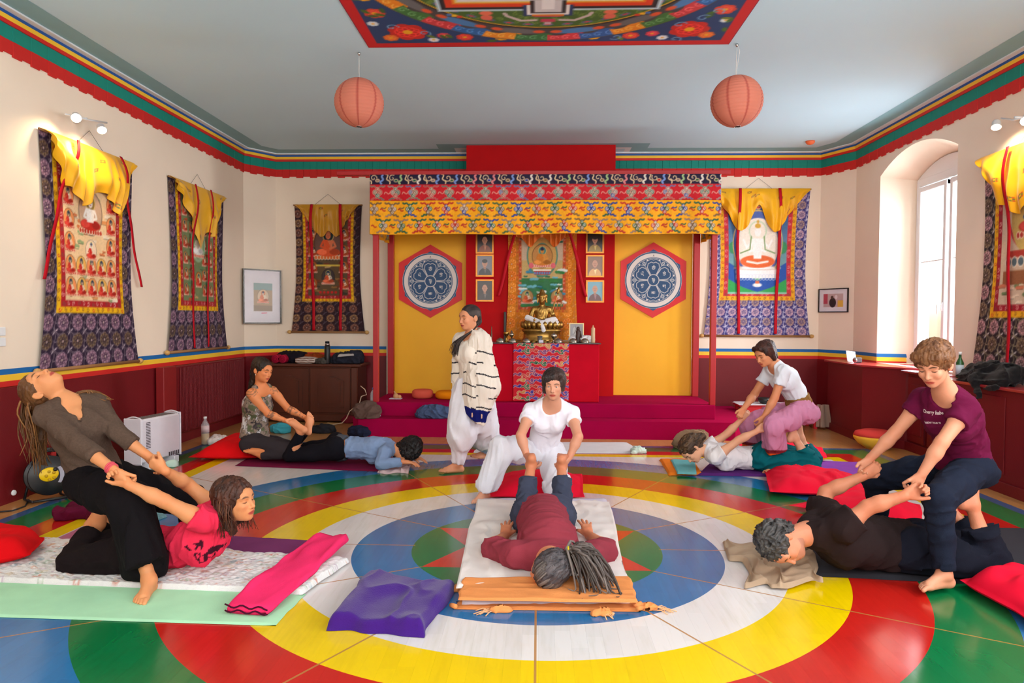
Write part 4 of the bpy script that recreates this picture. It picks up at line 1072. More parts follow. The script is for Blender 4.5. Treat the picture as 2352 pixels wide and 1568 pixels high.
def paint_5(cv, x0, y0, x1, y1):
    r = random.Random(4); w, h = x1 - x0, y1 - y0; cx = (x0 + x1) / 2; cv.rect(x0, y0, x1, y1, (206, 184, 160)); puffs(cv, r, x0, y0 + h * .7, x1, y1, 20, [(180, 70, 60), (228, 214, 196)], .04)
    cv.ell(cx, y0 + h * .66, w * .42, h * .3, (190, 70, 74)); cv.ell(cx, y0 + h * .66, w * .38, h * .27, (216, 196, 160)); cv.ell(cx, y0 + h * .6, w * .34, h * .26, (206, 176, 100))
    deity(cv, cx, y0 + h * .62, .25, skin=(56, 92, 150), robe=(190, 48, 40), halo=(120, 150, 110), aura=(214, 182, 96), seat=(190, 60, 50), hair=(46, 80, 140), shawl=(50, 84, 146), disc=False)
    cv.rect(x0 + w * .1, y0 + h * .33, x1 - w * .1, y0 + h * .38, (178, 60, 50))
    for k in range(8): cv.ell(x0 + w * (.13 + .105 * k), y0 + h * .3, w * .05, h * .035, (90, 110, 120)); cv.ell(x0 + w * (.13 + .105 * k), y0 + h * .3, w * .05, h * .035, (226, 216, 200), ring=.012)
    cv.rect(x0 + w * .05, y0 + h * .14, x1 - w * .05, y0 + h * .24, (150, 96, 64)); puffs(cv, r, x0, y0, x1, y0 + h * .14, 26, [(206, 120, 90), (110, 130, 90), (232, 214, 190)], .03)
def paint_c(cv, x0, y0, x1, y1):
    r = random.Random(2); w, h = x1 - x0, y1 - y0; cx = (x0 + x1) / 2; cv.rect(x0, y0, x1, y1, (196, 168, 110)); cv.rect(x0, y0, x1, y0 + h * .38, (60, 120, 80)); cv.rect(x0, y0 + h * .62, x1, y1, (200, 176, 150))
    puffs(cv, r, x0, y0, x1, y0 + h * .5, 46, [(70, 140, 170), (110, 180, 196), (40, 110, 80), (60, 130, 70), (220, 226, 220)], .035); puffs(cv, r, x0, y0 + h * .85, x1, y1, 14, [(90, 150, 180), (50, 120, 90)], .04)
    cv.ell(cx, y0 + h * .68, w * .36, h * .27, (206, 160, 90)); cv.ell(cx, y0 + h * .68, w * .36, h * .27, (90, 140, 120), ring=.02); cv.ell(cx, y0 + h * .74, .1, .12, (90, 150, 130))
    deity(cv, cx, y0 + h * .66, .17, skin=(220, 150, 70), robe=(214, 130, 50), halo=(80, 140, 130), aura=(196, 140, 80), seat=(226, 120, 110))
    for g in (-1, 1): cv.ell(cx + g * .16, y0 + h * .55, .035, .04, (226, 110, 120))
    cv.rect(cx - .13, y0 + h * .48, cx + .13, y0 + h * .5, (240, 236, 226)); cv.rect(cx - .12, y0 + h * .43, cx + .12, y0 + h * .475, (180, 50, 70))
    for k in range(7): cv.ell(cx - .105 + k * .035, y0 + h * .45, .014, .016, (90, 150, 200))
    for g in (-1, 1): deity(cv, cx + g * w * .36, y0 + h * .12, .1, robe=(210, 90, 50), halo=(90, 140, 90), aura=(180, 140, 90))

def thangka(name, c, wd, nv, W, H, pal, paint, label, res=.009, waist=.94, flare=1.09, veil=None, ribbons=(-.16, .16), tied=False, ih=.50, bd=((238, 184, 20), (176, 30, 40)), sp=.2, top=.0, rod_ext=.05):
    """hanging scroll: c bottom centre on the wall, wd unit vector to the right seen from the room, nv wall normal"""
    c, wd, nv = (np.array(v, float) for v in (c, wd, nv)); up = np.array((0, 0, 1.0))
    root = empty(name, c, label, 'thangka', 'painted scrolls on the walls')
    w, h = int(W / res), int(H / res); cv = Canvas(W, H, w, h, pal[0]); lotus_brocade(cv, 0, 0, W, H, sp, pal, 3)
    hw = W * .385; x0, x1 = W / 2 - hw, W / 2 + hw; t1, t2 = W * .04, W * .042
    a = ih * H / 2.05; cv.rect(x0, a, x1, H, bd[0])
    for p_ in ((x0, a, x0 + t1, H), (x1 - t1, a, x1, H), (x0, a, x1, a + t1)): scroll_band(cv, *p_, bd[0], (150, 90, 30), (206, 60, 40), W * .055)
    cv.rect(x0 + t1, a + t1, x1 - t1, H, bd[1])
    for p_ in ((x0 + t1, a + t1, x0 + t1 + t2, H), (x1 - t1 - t2, a + t1, x1 - t1, H), (x0 + t1, a + t1, x1 - t1, a + t1 + t2)): scroll_band(cv, *p_, bd[1], (226, 170, 160), (120, 80, 70), W * .05)
    paint(cv, x0 + t1 + t2, a + t1 + t2, x1 - t1 - t2, H * .93); cv.grain(.05, 90)
    def shape(v):
        return waist + (1 - waist) * np.clip((v - .55) / .45, 0, 1) ** 1.6 + (flare - waist) * np.clip((.45 - v) / .45, 0, 1) ** 1.5
    def fn(u, v):
        x = (u - .5) * W * shape(v); d = .014 + .008 * np.sin(v * 5 + u * 3) + .004 * np.sin(u * 40) * (1 - v) + .01 * (1 - v)
        return c + x[..., None] * wd + (v * H)[..., None] * up + d[..., None] * nv
    surf('brocade_scroll', fn, cv, m=mat('thangka_silk', attr='Col', rough=.75, var=.03, bump=.15, bscale=300, spec=.25), parent=root)
    mb = MB(); hwb = W * flare / 2 + rod_ext; mb.tube([c + wd * s + up * .0 + nv * .03 for s in (-hwb + .05, hwb - .05)], .017, 10); mb.build('roller', mat('rod_wood', (150, 106, 62), rough=.5), root, True)
    for g in (-1, 1):
        mb = MB(); mb.lathe([(.012, 0), (.026, .01), (.03, .03), (.024, .05), (.014, .06), (.001, .062)], c + wd * g * (hwb - .05) + nv * .03, 12, wd * g); mb.build('knob', mat('rod_knob', (206, 160, 92), rough=.35), root, True)
    mb = MB(); mb.tube([c + wd * s + up * (H - .005) + nv * .02 for s in (-W / 2 - .01, W / 2 + .01)], .011, 8); mb.build('top_rod', mat('rod_wood'), root, True)
    mb = MB(); mb.tube([c + wd * -.2 + up * H + nv * .02, c + up * (H + .16) + nv * .01, c + wd * .2 + up * H + nv * .02], .0022, 5); mb.build('cord', mat('cord_grey', (120, 110, 100)), root, True)
    # gathered silk veil
    vw, vh = 150, 80; V = Canvas(W, .9, vw, vh, (250, 184, 8) if veil.get('c') is None else veil['c']); r = random.Random(len(label))
    for _ in range(veil.get('fl', 10)):
        x, y = r.random() * W, r.random() * .8 + .05
        for k in range(8):
            an = k * PI / 4; V.ell(x + .022 * math.cos(an) * (1.4 if k % 2 else 1), y + .022 * math.sin(an) * (1.4 if k % 2 else 1), .009, .009, (196, 40, 30) if k % 2 else (40, 100, 60))
    dep = veil['d']; wl = veil.get('wl', .1)
    def fv(u, v):
        D = dep(u); z = H + .005 - (1 - v) * D; side = np.clip(1 - v, 0, 1)
        x = (u - .5) * W * (1.0 - veil.get('in', .12) * side ** 1.3) + .0
        g = np.sin(u * W / wl * 6.28 + 3 * side * np.sin(u * 7) + 1.2 * np.sin(u * 17)); sw = np.sin((1 - v) * 9 + 5 * (u - .5) ** 2 * 8)
        d = .036 + .018 * side ** .6 + .024 * side * g + .012 * side * sw * (1 - side) * 3 + veil.get('puff', .03) * np.sin(PI * np.clip(side, 0, 1)) * (1 + .4 * np.sin(u * 11))
        return c + x[..., None] * wd + z[..., None] * up + np.maximum(d, .022)[..., None] * nv
    so = surf('veil', fv, V, m=mat('yellow_silk', attr='Col', rough=.42, var=.04, bump=.1, bscale=200, spec=.4, sheen=.2), parent=root)
    md = so.modifiers.new('s', 'SOLIDIFY'); md.thickness = .003
    for g, s in enumerate(ribbons):
        def fr(u, v, s=s, g=g):
            t = 1 - v; x = s * W * (1 + .06 * np.sin(t * 5)) + (u - .5) * .042 + (np.sign(s) * t * .52 * W * .62 if tied else 0); L = H * (.62 if tied else .985)
            d = .1 * np.exp(-((t - .12) / .16) ** 2) * .7 + .045 + .006 * np.sin(t * 14 + g)
            return c + x[..., None] * wd + (H - t * L)[..., None] * up + d[..., None] * nv
        so = surf('ribbon', fr, w=3, h=50, m=cloth('ribbon_silk', (190, 14, 34), rough=.55, bump=.05), parent=root); md = so.modifiers.new('s', 'SOLIDIFY'); md.thickness = .003
    return root
def G(u, m, s): return np.exp(-((u - m) / s) ** 2)
edge = lambda u, k: np.clip(np.minimum(u, 1 - u) / k, 0, 1)
thangka('thangka', (XL + .005, 6.66, 1.03), (0, 1, 0), (1, 0, 0), 1.38, 2.08, DARKP, paint_1, 'tallest silk scroll of many red figures, under the left spotlights', res=.0105,
        veil=dict(d=lambda u: .08 + .36 * edge(u, .14) + .14 * G(u, .38, .1) + .16 * G(u, .82, .09) - .03 * G(u, .6, .1), wl=.15, fl=12, puff=.05), tied=True, ribbons=(-.2, .27))
thangka('thangka', (XL + .005, 8.80, 1.09), (0, 1, 0), (1, 0, 0), 1.42, 2.04, DARKP, paint_2, 'silk scroll with a white figure on green, nearest the left back corner', res=.013,
        veil=dict(c=(232, 172, 20), d=lambda u: .06 + .52 * edge(u, .42) + .2 * G(u, .48, .1) + .24 * G(u, .78, .1), wl=.2, fl=16), ribbons=(-.14, .14))
thangka('thangka', (-3.18, YB - .006, 1.285), (1, 0, 0), (0, -1, 0), 1.03, 1.915, ROUNDP, paint_3, 'dark silk scroll with an orange-robed figure, left of the canopy', res=.0105,
        veil=dict(c=(206, 146, 30), d=lambda u: .03 + .34 * edge(u, .28) + .12 * G(u, .4, .09) + .12 * G(u, .65, .09), wl=.1, fl=5, puff=.02), ribbons=(-.22, .2), sp=.17)
thangka('thangka', (3.22, YB - .006, 1.265), (1, 0, 0), (0, -1, 0), 1.5, 2.16, BLUEP, paint_4, 'silk scroll with a white figure on blue sky, right of the canopy', res=.0115, waist=.93, flare=1.03,
        veil=dict(d=lambda u: .1 + .42 * edge(u, .26) + .1 * G(u, .3, .1) + .12 * G(u, .68, .09) - .28 * G(u, .5, .08), wl=.14, fl=9, puff=.05), ribbons=(-.19, .19), bd=((240, 178, 40), (206, 50, 66)), sp=.17)
thangka('thangka', (XR - .005, 6.52, 1.03), (0, -1, 0), (-1, 0, 0), 1.42, 2.08, EARTHP, paint_5, 'silk scroll with a blue figure on the right wall beside the window', res=.0105, waist=.92, flare=1.12,
        veil=dict(d=lambda u: .1 + .42 * edge(u, .2) + .12 * G(u, .4, .1) + .12 * G(u, .8, .1), wl=.16, fl=10, puff=.06), ribbons=(-.17, .2), bd=((236, 176, 30), (160, 26, 44)))
tc = thangka('thangka', (.045, 10.122, 1.19), (1, 0, 0), (0, -1, 0), .98, 1.66, ((214, 120, 20), (226, 130, 40), (206, 100, 24), (196, 120, 60), (226, 150, 80)), paint_c, 'orange-bordered silk scroll hanging behind the bronze statue', res=.0095, waist=.98, flare=1.06,
        veil=dict(c=(232, 116, 10), d=lambda u: .2 + .14 * G(u, .3, .1) + .14 * G(u, .7, .1), wl=.09, fl=0, puff=.01), ribbons=(-.33, .33), bd=((206, 120, 40), (196, 80, 40)), tied=True, rod_ext=.0)

# ceiling painting
def ceiling_painting():
    S = 3.24; n = 250; cv = Canvas(S, S, n, n, (28, 66, 116)); c = S / 2; r = random.Random(6)
    def flower(x, y, s, col):
        for k in range(7): a = k * 2 * PI / 7; cv.ell(x + s * .6 * math.cos(a), y + s * .6 * math.sin(a), s * .42, s * .42, col)
        for k in range(7): a = k * 2 * PI / 7 + .4; cv.ell(x + s * .35 * math.cos(a), y + s * .35 * math.sin(a), s * .3, s * .3, tuple(min(255, int(v * 1.15 + 20)) for v in col), ring=s * .08)
        cv.ell(x, y, s * .25, s * .25, (246, 180, 30))
    for qx in (0, 1):
        for qy in (0, 1):
            fx = lambda x: x if qx == 0 else S - x
            fy = lambda y: y if qy == 0 else S - y
            for (x, y, s, col) in ((.42, .34, .17, (206, 40, 34)), (.9, .22, .075, (214, 60, 50)), (.22, .72, .09, (220, 70, 50)), (.72, .26, .06, (206, 60, 80)), (1.22, .2, .06, (230, 160, 30)), (.2, 1.0, .06, (236, 170, 30)), (.25, .22, .07, (226, 110, 40)), (.3, 1.2, .05, (210, 50, 60)), (.16, .52, .05, (196, 216, 230)), (.62, .17, .05, (206, 220, 236))): flower(fx(x), fy(y), s, col)
            for _ in range(46):
                x, y = r.random() * 1.45 + .12, r.random() * 1.3 + .12
                if math.hypot(x - c, y - c) > 1.56 and math.hypot(x - .42, y - .34) > .2: cv.ell(fx(x), fy(y), .045, .022, r.choice([(70, 112, 40), (110, 130, 40), (60, 100, 50)]), rot=r.random() * 3)
            for _ in range(16):
                x, y = r.random() * 1.2 + .12, r.random() * 1.2 + .12
                if math.hypot(x - c, y - c) > 1.5: cv.line(spiral(fx(x), fy(y), .06, .9, r.random() * 6, 1), .013, (120, 170, 214))
    cv.ell(c, c, 1.5, 1.5, (70, 70, 74)); cols = [(214, 60, 70), (40, 96, 168), (236, 140, 30), (60, 120, 60), (206, 60, 66), (34, 104, 176), (240, 150, 40), (52, 118, 66)]
    for k in range(32):
        a0, a1 = k * 2 * PI / 32, (k + 1.15) * 2 * PI / 32; o = .0 if k % 4 else .03
        P = [(c + 1.49 * math.cos(a), c + 1.49 * math.sin(a)) for a in np.linspace(a0, a1, 6)] + [(c + (1.36 + .03 * math.sin(6 * t)) * math.cos(a), c + (1.36 + .03 * math.sin(6 * t)) * math.sin(a)) for t, a in zip(np.linspace(1, 0, 6), np.linspace(a1, a0, 6))]
        cv.poly(P, cols[k % 8])
        for q in range(3): a = a0 + (a1 - a0) * (q + .5) / 3; cv.line(spiral(c + 1.43 * math.cos(a), c + 1.43 * math.sin(a), .045, 1, q, 1, 9), .012, tuple(min(255, v + 60) for v in cols[k % 8]))
    for k in range(16):
        a = (k + .5) * 2 * PI / 16; cv.ell(c + 1.30 * math.cos(a), c + 1.30 * math.sin(a), .2, .05, (104, 108, 112) if k % 2 else (70, 130, 190), rot=a + PI / 2)
        for q in (-1, 1): b = a + q * .14; cv.ell(c + 1.3 * math.cos(b), c + 1.3 * math.sin(b), .03, .05, (226, 90, 50), rot=b)
    cv.ell(c, c, 1.235, 1.235, (30, 30, 34)); cv.ell(c, c, 1.215, 1.215, (222, 170, 40)); cv.ell(c, c, 1.2, 1.2, (66, 104, 44))
    for k in range(420):
        a, q = r.random() * 6.283, .85 + r.random() * .34; cv.line(spiral(c + q * math.cos(a), c + q * math.sin(a), .03, .9, r.random() * 6, 1, 8), .009, (118, 150, 66))
    for k in range(44):
        a = k * 2 * PI / 44; cv.ell(c + 1.15 * math.cos(a), c + 1.15 * math.sin(a), .035, .016, (214, 66, 40), rot=a + PI / 2); cv.ell(c + 1.15 * math.cos(a), c + 1.15 * math.sin(a), .035, .016, (60, 110, 180), ring=.008, rot=a + PI / 2)
    for gy in (1, -1):
        for g in (-1, 1):
            cv.line([(c + g * .1, c + gy * 1.06), (c + g * .22, c + gy * 1.07), (c + g * .33, c + gy * .98), (c + g * .35, c + gy * .93)], .035, (206, 190, 190)); cv.ell(c + g * .5, c + gy * 1.0, .05, .05, (226, 110, 90)); cv.ell(c + g * .5, c + gy * .92, .055, .04, (232, 120, 90))
            for q in range(3): cv.rect(c + g * (.72 + .04 * q) - .02, c + gy * (.98 - .02 * q) - .02, c + g * (.72 + .04 * q) + .02, c + gy * (.98 - .02 * q) + .02, ((220, 60, 40), (240, 190, 40), (70, 120, 190))[q])
        cv.rect(c - .06, min(c + gy * 1.04, c + gy * 1.1), c + .06, max(c + gy * 1.04, c + gy * 1.1), (196, 60, 90)); cv.rect(c - .03, min(c + gy * 1.1, c + gy * 1.15), c + .03, max(c + gy * 1.1, c + gy * 1.15), (206, 170, 180))
    s0 = .88
    for d, col in ((0, (196, 226, 240)), (.03, (30, 34, 44)), (.07, (222, 66, 30)), (.13, (240, 140, 30)), (.15, (232, 206, 110)), (.17, (226, 226, 228))): cv.rect(c - s0 + d, c - s0 + d, c + s0 - d, c + s0 - d, col)
    for sx, sy in ((1, 0), (-1, 0), (0, 1), (0, -1)):
        def B(a0, a1, b0, b1, col):
            if sy: cv.rect(c + a0, min(c + sy * b0, c + sy * b1), c + a1, max(c + sy * b0, c + sy * b1), col)
            else: cv.rect(min(c + sx * b0, c + sx * b1), c + a0, max(c + sx * b0, c + sx * b1), c + a1, col)
        B(-.2, .2, .78, .98, (36, 60, 110)); B(-.17, .17, .78, .96, (236, 236, 236)); B(-.14, .14, .7, .93, (30, 30, 36)); B(-.11, .11, .7, .91, (210, 210, 214)); B(-.05, .05, .6, .86, (236, 238, 240)); B(-.13, .13, .955, .985, (236, 130, 30)); B(-.11, .11, .985, 1.0, (190, 50, 110))
    for k, col in enumerate(((232, 232, 234), (60, 120, 190), (236, 180, 40), (60, 130, 70), (200, 50, 50), (230, 230, 232))): cv.ell(c, c, .6 - .08 * k, .6 - .08 * k, col)
    b = .1
    for q in ((0, 0, S, b), (0, S - b, S, S), (0, 0, b, S), (S - b, 0, S, S)): cv.rect(*q, (206, 28, 34))
    root = surf('ceiling_mandala', lambda u, v: np.stack([-1.56 + u * 3.24, 6.48 - 3.24 * v, np.full(u.shape, 3.9555)], -1), cv, m=mat('mural_paint', attr='Col', rough=.7, var=.03), flip=False)
    tag(root, 'square mandala painting with red border on the ceiling', 'painting')
ceiling_painting()

# valance: three brocade tiers with a gently rippled hem
def valance():
    W, H = 4.48, .765; cv = Canvas(W, H, 540, 92, (22, 12, 50)); r = random.Random(12)
    cream = (226, 196, 150); A = [(60, 96, 60), (40, 60, 150), (190, 40, 30), (120, 90, 60), (150, 120, 110), (30, 90, 70)]
    cv.rect(0, 0, W, .435, (250, 170, 4)); cv.rect(0, .435, W, .64, (200, 8, 28))
    for k in range(20):
        x = .1 + k * .232; c_ = [r.choice(A) for _ in range(3)]; cloud(cv, x, .53, .115, *[tuple(int(v * .6 + 60) for v in q) for q in c_], out=(222, 150, 130), lw=.08)
        cv.line(wave(x + .09, .52, x + .2, .55, .02), .012, (222, 150, 130))
    for k in range(20):
        for j, y in enumerate((.315, .105)):
            x = .06 + k * .232 + (.116 if j else 0); c_ = [r.choice(A) for _ in range(3)]; cloud(cv, x, y, .112, *c_, lw=.12)
            cv.line(wave(x - .15, y + .005, x - .09, y - .01, .012, 1), .016, (196, 50, 20)); cv.line(wave(x + .09, y + .01, x + .15, y + .03, .012, 1), .014, c_[0])
    for k in range(24):
        x = .05 + k * .24; c_ = r.choice([(220, 130, 130), (226, 216, 200), (120, 150, 210), (160, 190, 130)])
        cv.line(spiral(x, .72, .045, 1.0, k, 1), .011, cream); cv.line(wave(x + .1, .65, x + .12, .76, .018), .024, c_); cv.line(wave(x - .08, .77, x - .03, .65, .02), .016, cream); cv.ell(x + .05, .69, .03, .022, cream); cv.ell(x + .05, .69, .02, .014, r.choice(A))
    cv.grain(.06, 60)
    def fn(u, v):
        x = -2.185 + u * W; t = 1 - v
        d = .012 * np.sin(u * 31) * t + .006 * np.sin(u * 83 + 2) * t + .004 * np.sin(u * 160) * t ** 2
        z = 3.345 - t * (H + .006 * np.sin(u * 19) + .004 * np.sin(u * 7))
        return np.stack([x + 0 * v, 9.125 - .012 * t + d - .01 * (v < .57), z], -1)
    o = surf('valance', fn, cv, m=mat('brocade', attr='Col', rough=.6, var=.04, bump=.2, bscale=400, spec=.3), parent=can); o.modifiers.new('s', 'SOLIDIFY').thickness = .004
    for x in (-2.175, 2.285):
        cv = Canvas(1.0, H, 60, 46, (232, 158, 10)); cv.rect(0, .435, 1, .64, (190, 10, 26)); cv.rect(0, .64, 1, H, (22, 12, 50))
        for k in range(6): cloud(cv, .1 + .17 * k, .1, .08, *[r.choice(A) for _ in range(3)])
        o = surf('side_valance', lambda u, v, x=x: np.stack([x + .02 * np.sin(u * 20) * (1 - v), 9.2 + u * 1.0, 3.345 - (1 - v) * H], -1), cv, m=mat('brocade'), parent=can); o.modifiers.new('s', 'SOLIDIFY').thickness = .004
valance()

# hexagonal mantra plaques
GLY = {'om': [[(-.4, .3), (-.1, .3), (-.1, -.1), (-.4, -.1)], [(-.1, .3), (.15, .35), (.2, -.5)], [(.2, .35), (.45, .3), (.4, -.3)], [(0, .6), (.1, .5), (.2, .6)], [(-.4, -.1), (-.2, -.5), (.2, -.5)]],
       'ma': [[(-.4, .4), (.4, .4)], [(-.3, .4), (-.35, 0), (-.1, -.1), (-.05, .2), (-.3, 0)], [(.3, .4), (.3, -.5)]],
       'ni': [[(-.4, .4), (.4, .4)], [(-.1, .4), (-.3, .1), (.1, .1), (.2, -.2), (-.2, -.4)], [(-.3, .6), (.1, .7), (.3, .5)]],
       'pe': [[(-.4, .3), (-.3, -.2), (.1, -.2), (.1, .3)], [(.1, -.2), (.35, -.5)], [(-.1, .6), (.3, .5)]],
       'me': [[(-.5, .2), (-.2, .2), (0, .3), (.5, .2)], [(-.5, -.1), (-.1, 0), (.1, -.15), (.5, -.1)], [(-.2, .2), (-.3, -.3)], [(.1, .2), (.15, -.3)]],
       'hum': [[(-.4, .4), (.4, .4)], [(-.2, .4), (-.3, .1), (.1, .1), (.3, -.2), (0, -.4), (-.3, -.3)], [(.3, .4), (.25, .1)], [(0, .7), (.05, .6)]],
       'hri': [[(-.4, .5), (.1, .5)], [(-.2, .5), (-.3, .2), (.1, .2), (0, -.1), (-.3, -.2)], [(.3, .45), (.4, .1), (.3, -.3)], [(.1, -.1), (.2, -.6)], [(-.1, -.4), (.1, -.7)]]}
def glyph(cv, g, cx, cy, s, w, c):
    for st in GLY[g]: cv.line([(cx + x * s, cy + y * s) for x, y in st], w, c)
def plaque_mesh():
    S = .82; n = 170; NV = (24, 70, 112); WH = (222, 214, 208); cv = Canvas(S, S, n, n, NV); c = S / 2
    cv.ell(c, c, .405, .405, WH, ring=.007); cv.ell(c, c, .385, .385, WH); cv.ell(c, c, .325, .325, NV); cv.ell(c, c, .312, .312, WH, ring=.006)
    for k in range(6):
        a = PI / 2 + k * PI / 3; p = lambda rr, da=0: (c + rr * math.cos(a + da), c + rr * math.sin(a + da))
        cv.line([p(.085, -.45), p(.14, -.46), p(.2, -.45), p(.245, -.32), p(.26, -.12), p(.245, 0), p(.26, .12), p(.245, .32), p(.2, .45), p(.14, .46), p(.085, .45)], .008, WH)
        cv.line([p(.1, -.52), p(.16, -.54), p(.24, -.5), p(.285, -.34), p(.3, -.12), p(.285, 0), p(.3, .12), p(.285, .34), p(.24, .5)], .006, WH)
        cv.line([p(.24, .52), p(.28, .44), p(.3, .52), p(.28, .6), p(.25, .55)], .006, WH); cv.ell(*p(.275, .52), .012, .012, WH, ring=.005)
        for q in (-.3, .3): cv.ell(*p(.295, q), .012, .012, WH)
        glyph(cv, ('om', 'pe', 'ni', 'me', 'ma', 'hum')[k], *p(.18), .05, .008, WH)
    cv.ell(c, c, .085, .085, NV); cv.ell(c, c, .08, .08, WH, ring=.01); glyph(cv, 'hri', c, c, .05, .008, WH); cv.ell(c, c + .355, .006, .006, (30, 20, 20)); cv.line([(c - .01, c + .342), (c + .01, c + .342)], .004, (30, 20, 20))
    u, v = np.meshgrid(np.linspace(-S / 2, S / 2, n), np.linspace(-S / 2, S / 2, n)); keep = np.hypot(u, v).ravel() < .409
    F = grid_faces(n, n); F = F[keep[F].all(1)]; P = np.stack([u, -.0008 + 0 * u, v], -1).reshape(-1, 3); uq, inv = np.unique(F, return_inverse=True)
    return mesh_np(P[uq], inv.reshape(F.shape), True, cv.cols()[uq])
PM = plaque_mesh(); PM.materials.append(mat('plaque_paint', attr='Col', rough=.55, var=.02))
for x, z, s, lb in ((-1.575, 2.04, .53, 'red hexagonal plaque with a blue and white lotus circle, left yellow panel'), (1.64, 2.065, .54, 'red hexagonal plaque with a blue and white lotus circle, right yellow panel')):
    y = 10.298; root = empty('mantra_plaque', (x, y, z), lb, 'plaque', 'hexagonal plaques')
    hx = lambda r_, dy: [(x + r_ * math.sin(k * PI / 3), y + dy, z + r_ * math.cos(k * PI / 3)) for k in range(6)]
    mb = MB(); mb.prism(hx(s, -.022), (0, .02, 0)); mb.build('border', mat('plaque_red', (214, 12, 22), rough=.5), root)
    mb = MB(); mb.prism(hx(s * .815, -.026), (0, .005, 0)); mb.build('ground', mat('plaque_blue', (28, 76, 124), rough=.5), root)
    o = bpy.data.objects.new('lotus_circle', PM); COL.objects.link(o); o.parent = root; o.location = (0, -.0275, 0)
# ------------------------------------------------------------------ soft goods on the floor
def F_(px, py, z=0.0):
    return atZ(px, py, z)
def slab(name, C4, th, m, label, cat, n=6.0, nu=40, nv=40, puff=0.0, wr=.004, wl=.09, z0=0.002, seed=0, colfn=None, group=None, edge_wob=.01, parent=None, folds_dir=None, topfn=None):
    """soft slab lying on its four corner points (u along 0->1, v along 0->3)"""
    c = [np.array(q, float) for q in C4]; u, v = np.meshgrid(np.linspace(0, 1, nu), np.linspace(0, 1, nv))
    P = ((1 - u) * (1 - v))[..., None] * c[0] + (u * (1 - v))[..., None] * c[1] + (u * v)[..., None] * c[2] + ((1 - u) * v)[..., None] * c[3]
    Lu, Lv = np.linalg.norm(c[1] - c[0]), np.linalg.norm(c[3] - c[0])
    du = np.minimum(u, 1 - u) * Lu; dv = np.minimum(v, 1 - v) * Lv; e = max(th * .6, .004) if n > 3 else min(Lu, Lv) * .36
    f = lambda d: np.clip(1 - (1 - np.clip(d / e, 0, 1)) ** 2, 0, 1) ** (.5 if n > 3 else .62)
    prof = f(du) * f(dv); w = vnoise(np.stack([P[..., 0] / wl, P[..., 1] / wl, np.full(u.shape, seed * 3.3 + 1)], -1))
    Q = np.stack([P[..., 0] / wl * (.3 if folds_dir == 'y' else 1.6), P[..., 1] / wl * (1.6 if folds_dir == 'y' else .3), np.full(u.shape, seed * 1.7)], -1); w2 = 1 - 2 * np.abs(vnoise(Q + w[..., None] * .5))
    wob = edge_wob * vnoise(np.stack([u * 5 + seed, v * 5, u * 0 + seed], -1))[..., None] * (c[2] - c[0]) / (np.linalg.norm(c[2] - c[0]) + 1e-9)
    T = P + wob; T[..., 2] += z0 + th * prof * (1 + puff * np.clip(np.minimum(u, 1 - u) * 2, 0, 1) * np.clip(np.minimum(v, 1 - v) * 2, 0, 1)) + (wr * w + wr * .8 * w2) * prof
    if topfn: T[..., 2] += topfn(u, v) * prof
    B = P + wob; B[..., 2] += z0 if n > 3 else z0 + th * .35 * (1 - prof)
    if n <= 3: T[..., 2] = np.maximum(T[..., 2], B[..., 2] + .001)
    V = np.concatenate([T.reshape(-1, 3), B.reshape(-1, 3)]); F1 = grid_faces(nu, nv); N = nu * nv; i = np.arange(N).reshape(nv, nu)
    ring = np.concatenate([i[0, :-1], i[:-1, -1], i[-1, :0:-1], i[:0:-1, 0]]); rn = np.roll(ring, -1)
    F = np.concatenate([F1, F1[:, ::-1] + N, np.stack([ring, ring + N, rn + N, rn], 1)])
    col = None
    if colfn is not None: col = np.tile(colfn(u, v).reshape(-1, 3), (2, 1))
    o = link(name, mesh_np(V, F, True, col), m, parent); return tag(o, label, cat, group)
def heap(name, c, size, m, label, cat, seed=0, amp=.018, wl=.06, h=.009, n=7, z=0.0, parent=None, flat=.5):
    """crumpled textile"""
    r = random.Random(seed); c = np.array(c, float); sx, sy, sz = size; p = []
    for k in range(n):
        q = c + V3(r.uniform(-.5, .5) * sx * .62, r.uniform(-.5, .5) * sy * .62, sz * .42 * r.uniform(.6, 1.1)); q2 = q + V3(r.uniform(-.5, .5) * sx * .5, r.uniform(-.5, .5) * sy * .5, r.uniform(-.2, .1) * sz)
        rr = sz * r.uniform(.35, .5); p.append(cap(q, q2, rr, rr * .8, k=.04))
    p.append(cap(c + V3(-sx * .3, 0, sz * .3), c + V3(sx * .3, 0, sz * .3), sz * .38, k=.05))
    p += [folds(amp, V3(r.uniform(-1, 1), r.uniform(-1, 1), .3), wl, 3, 1.0, seed), plane(c + V3(0, 0, z), V3(0, 0, -1))]
    return blob(name, p, h, m, parent, (), None, label, cat=cat) if label else blob(name, p, h, m, parent)
def V3(*a): return np.array(a, float)
M_pred = cloth('pillow_red', (222, 8, 18), bump=.12, bscale=180)
M_ppink = cloth('pillow_crimson', (232, 14, 50), bump=.12, bscale=180)
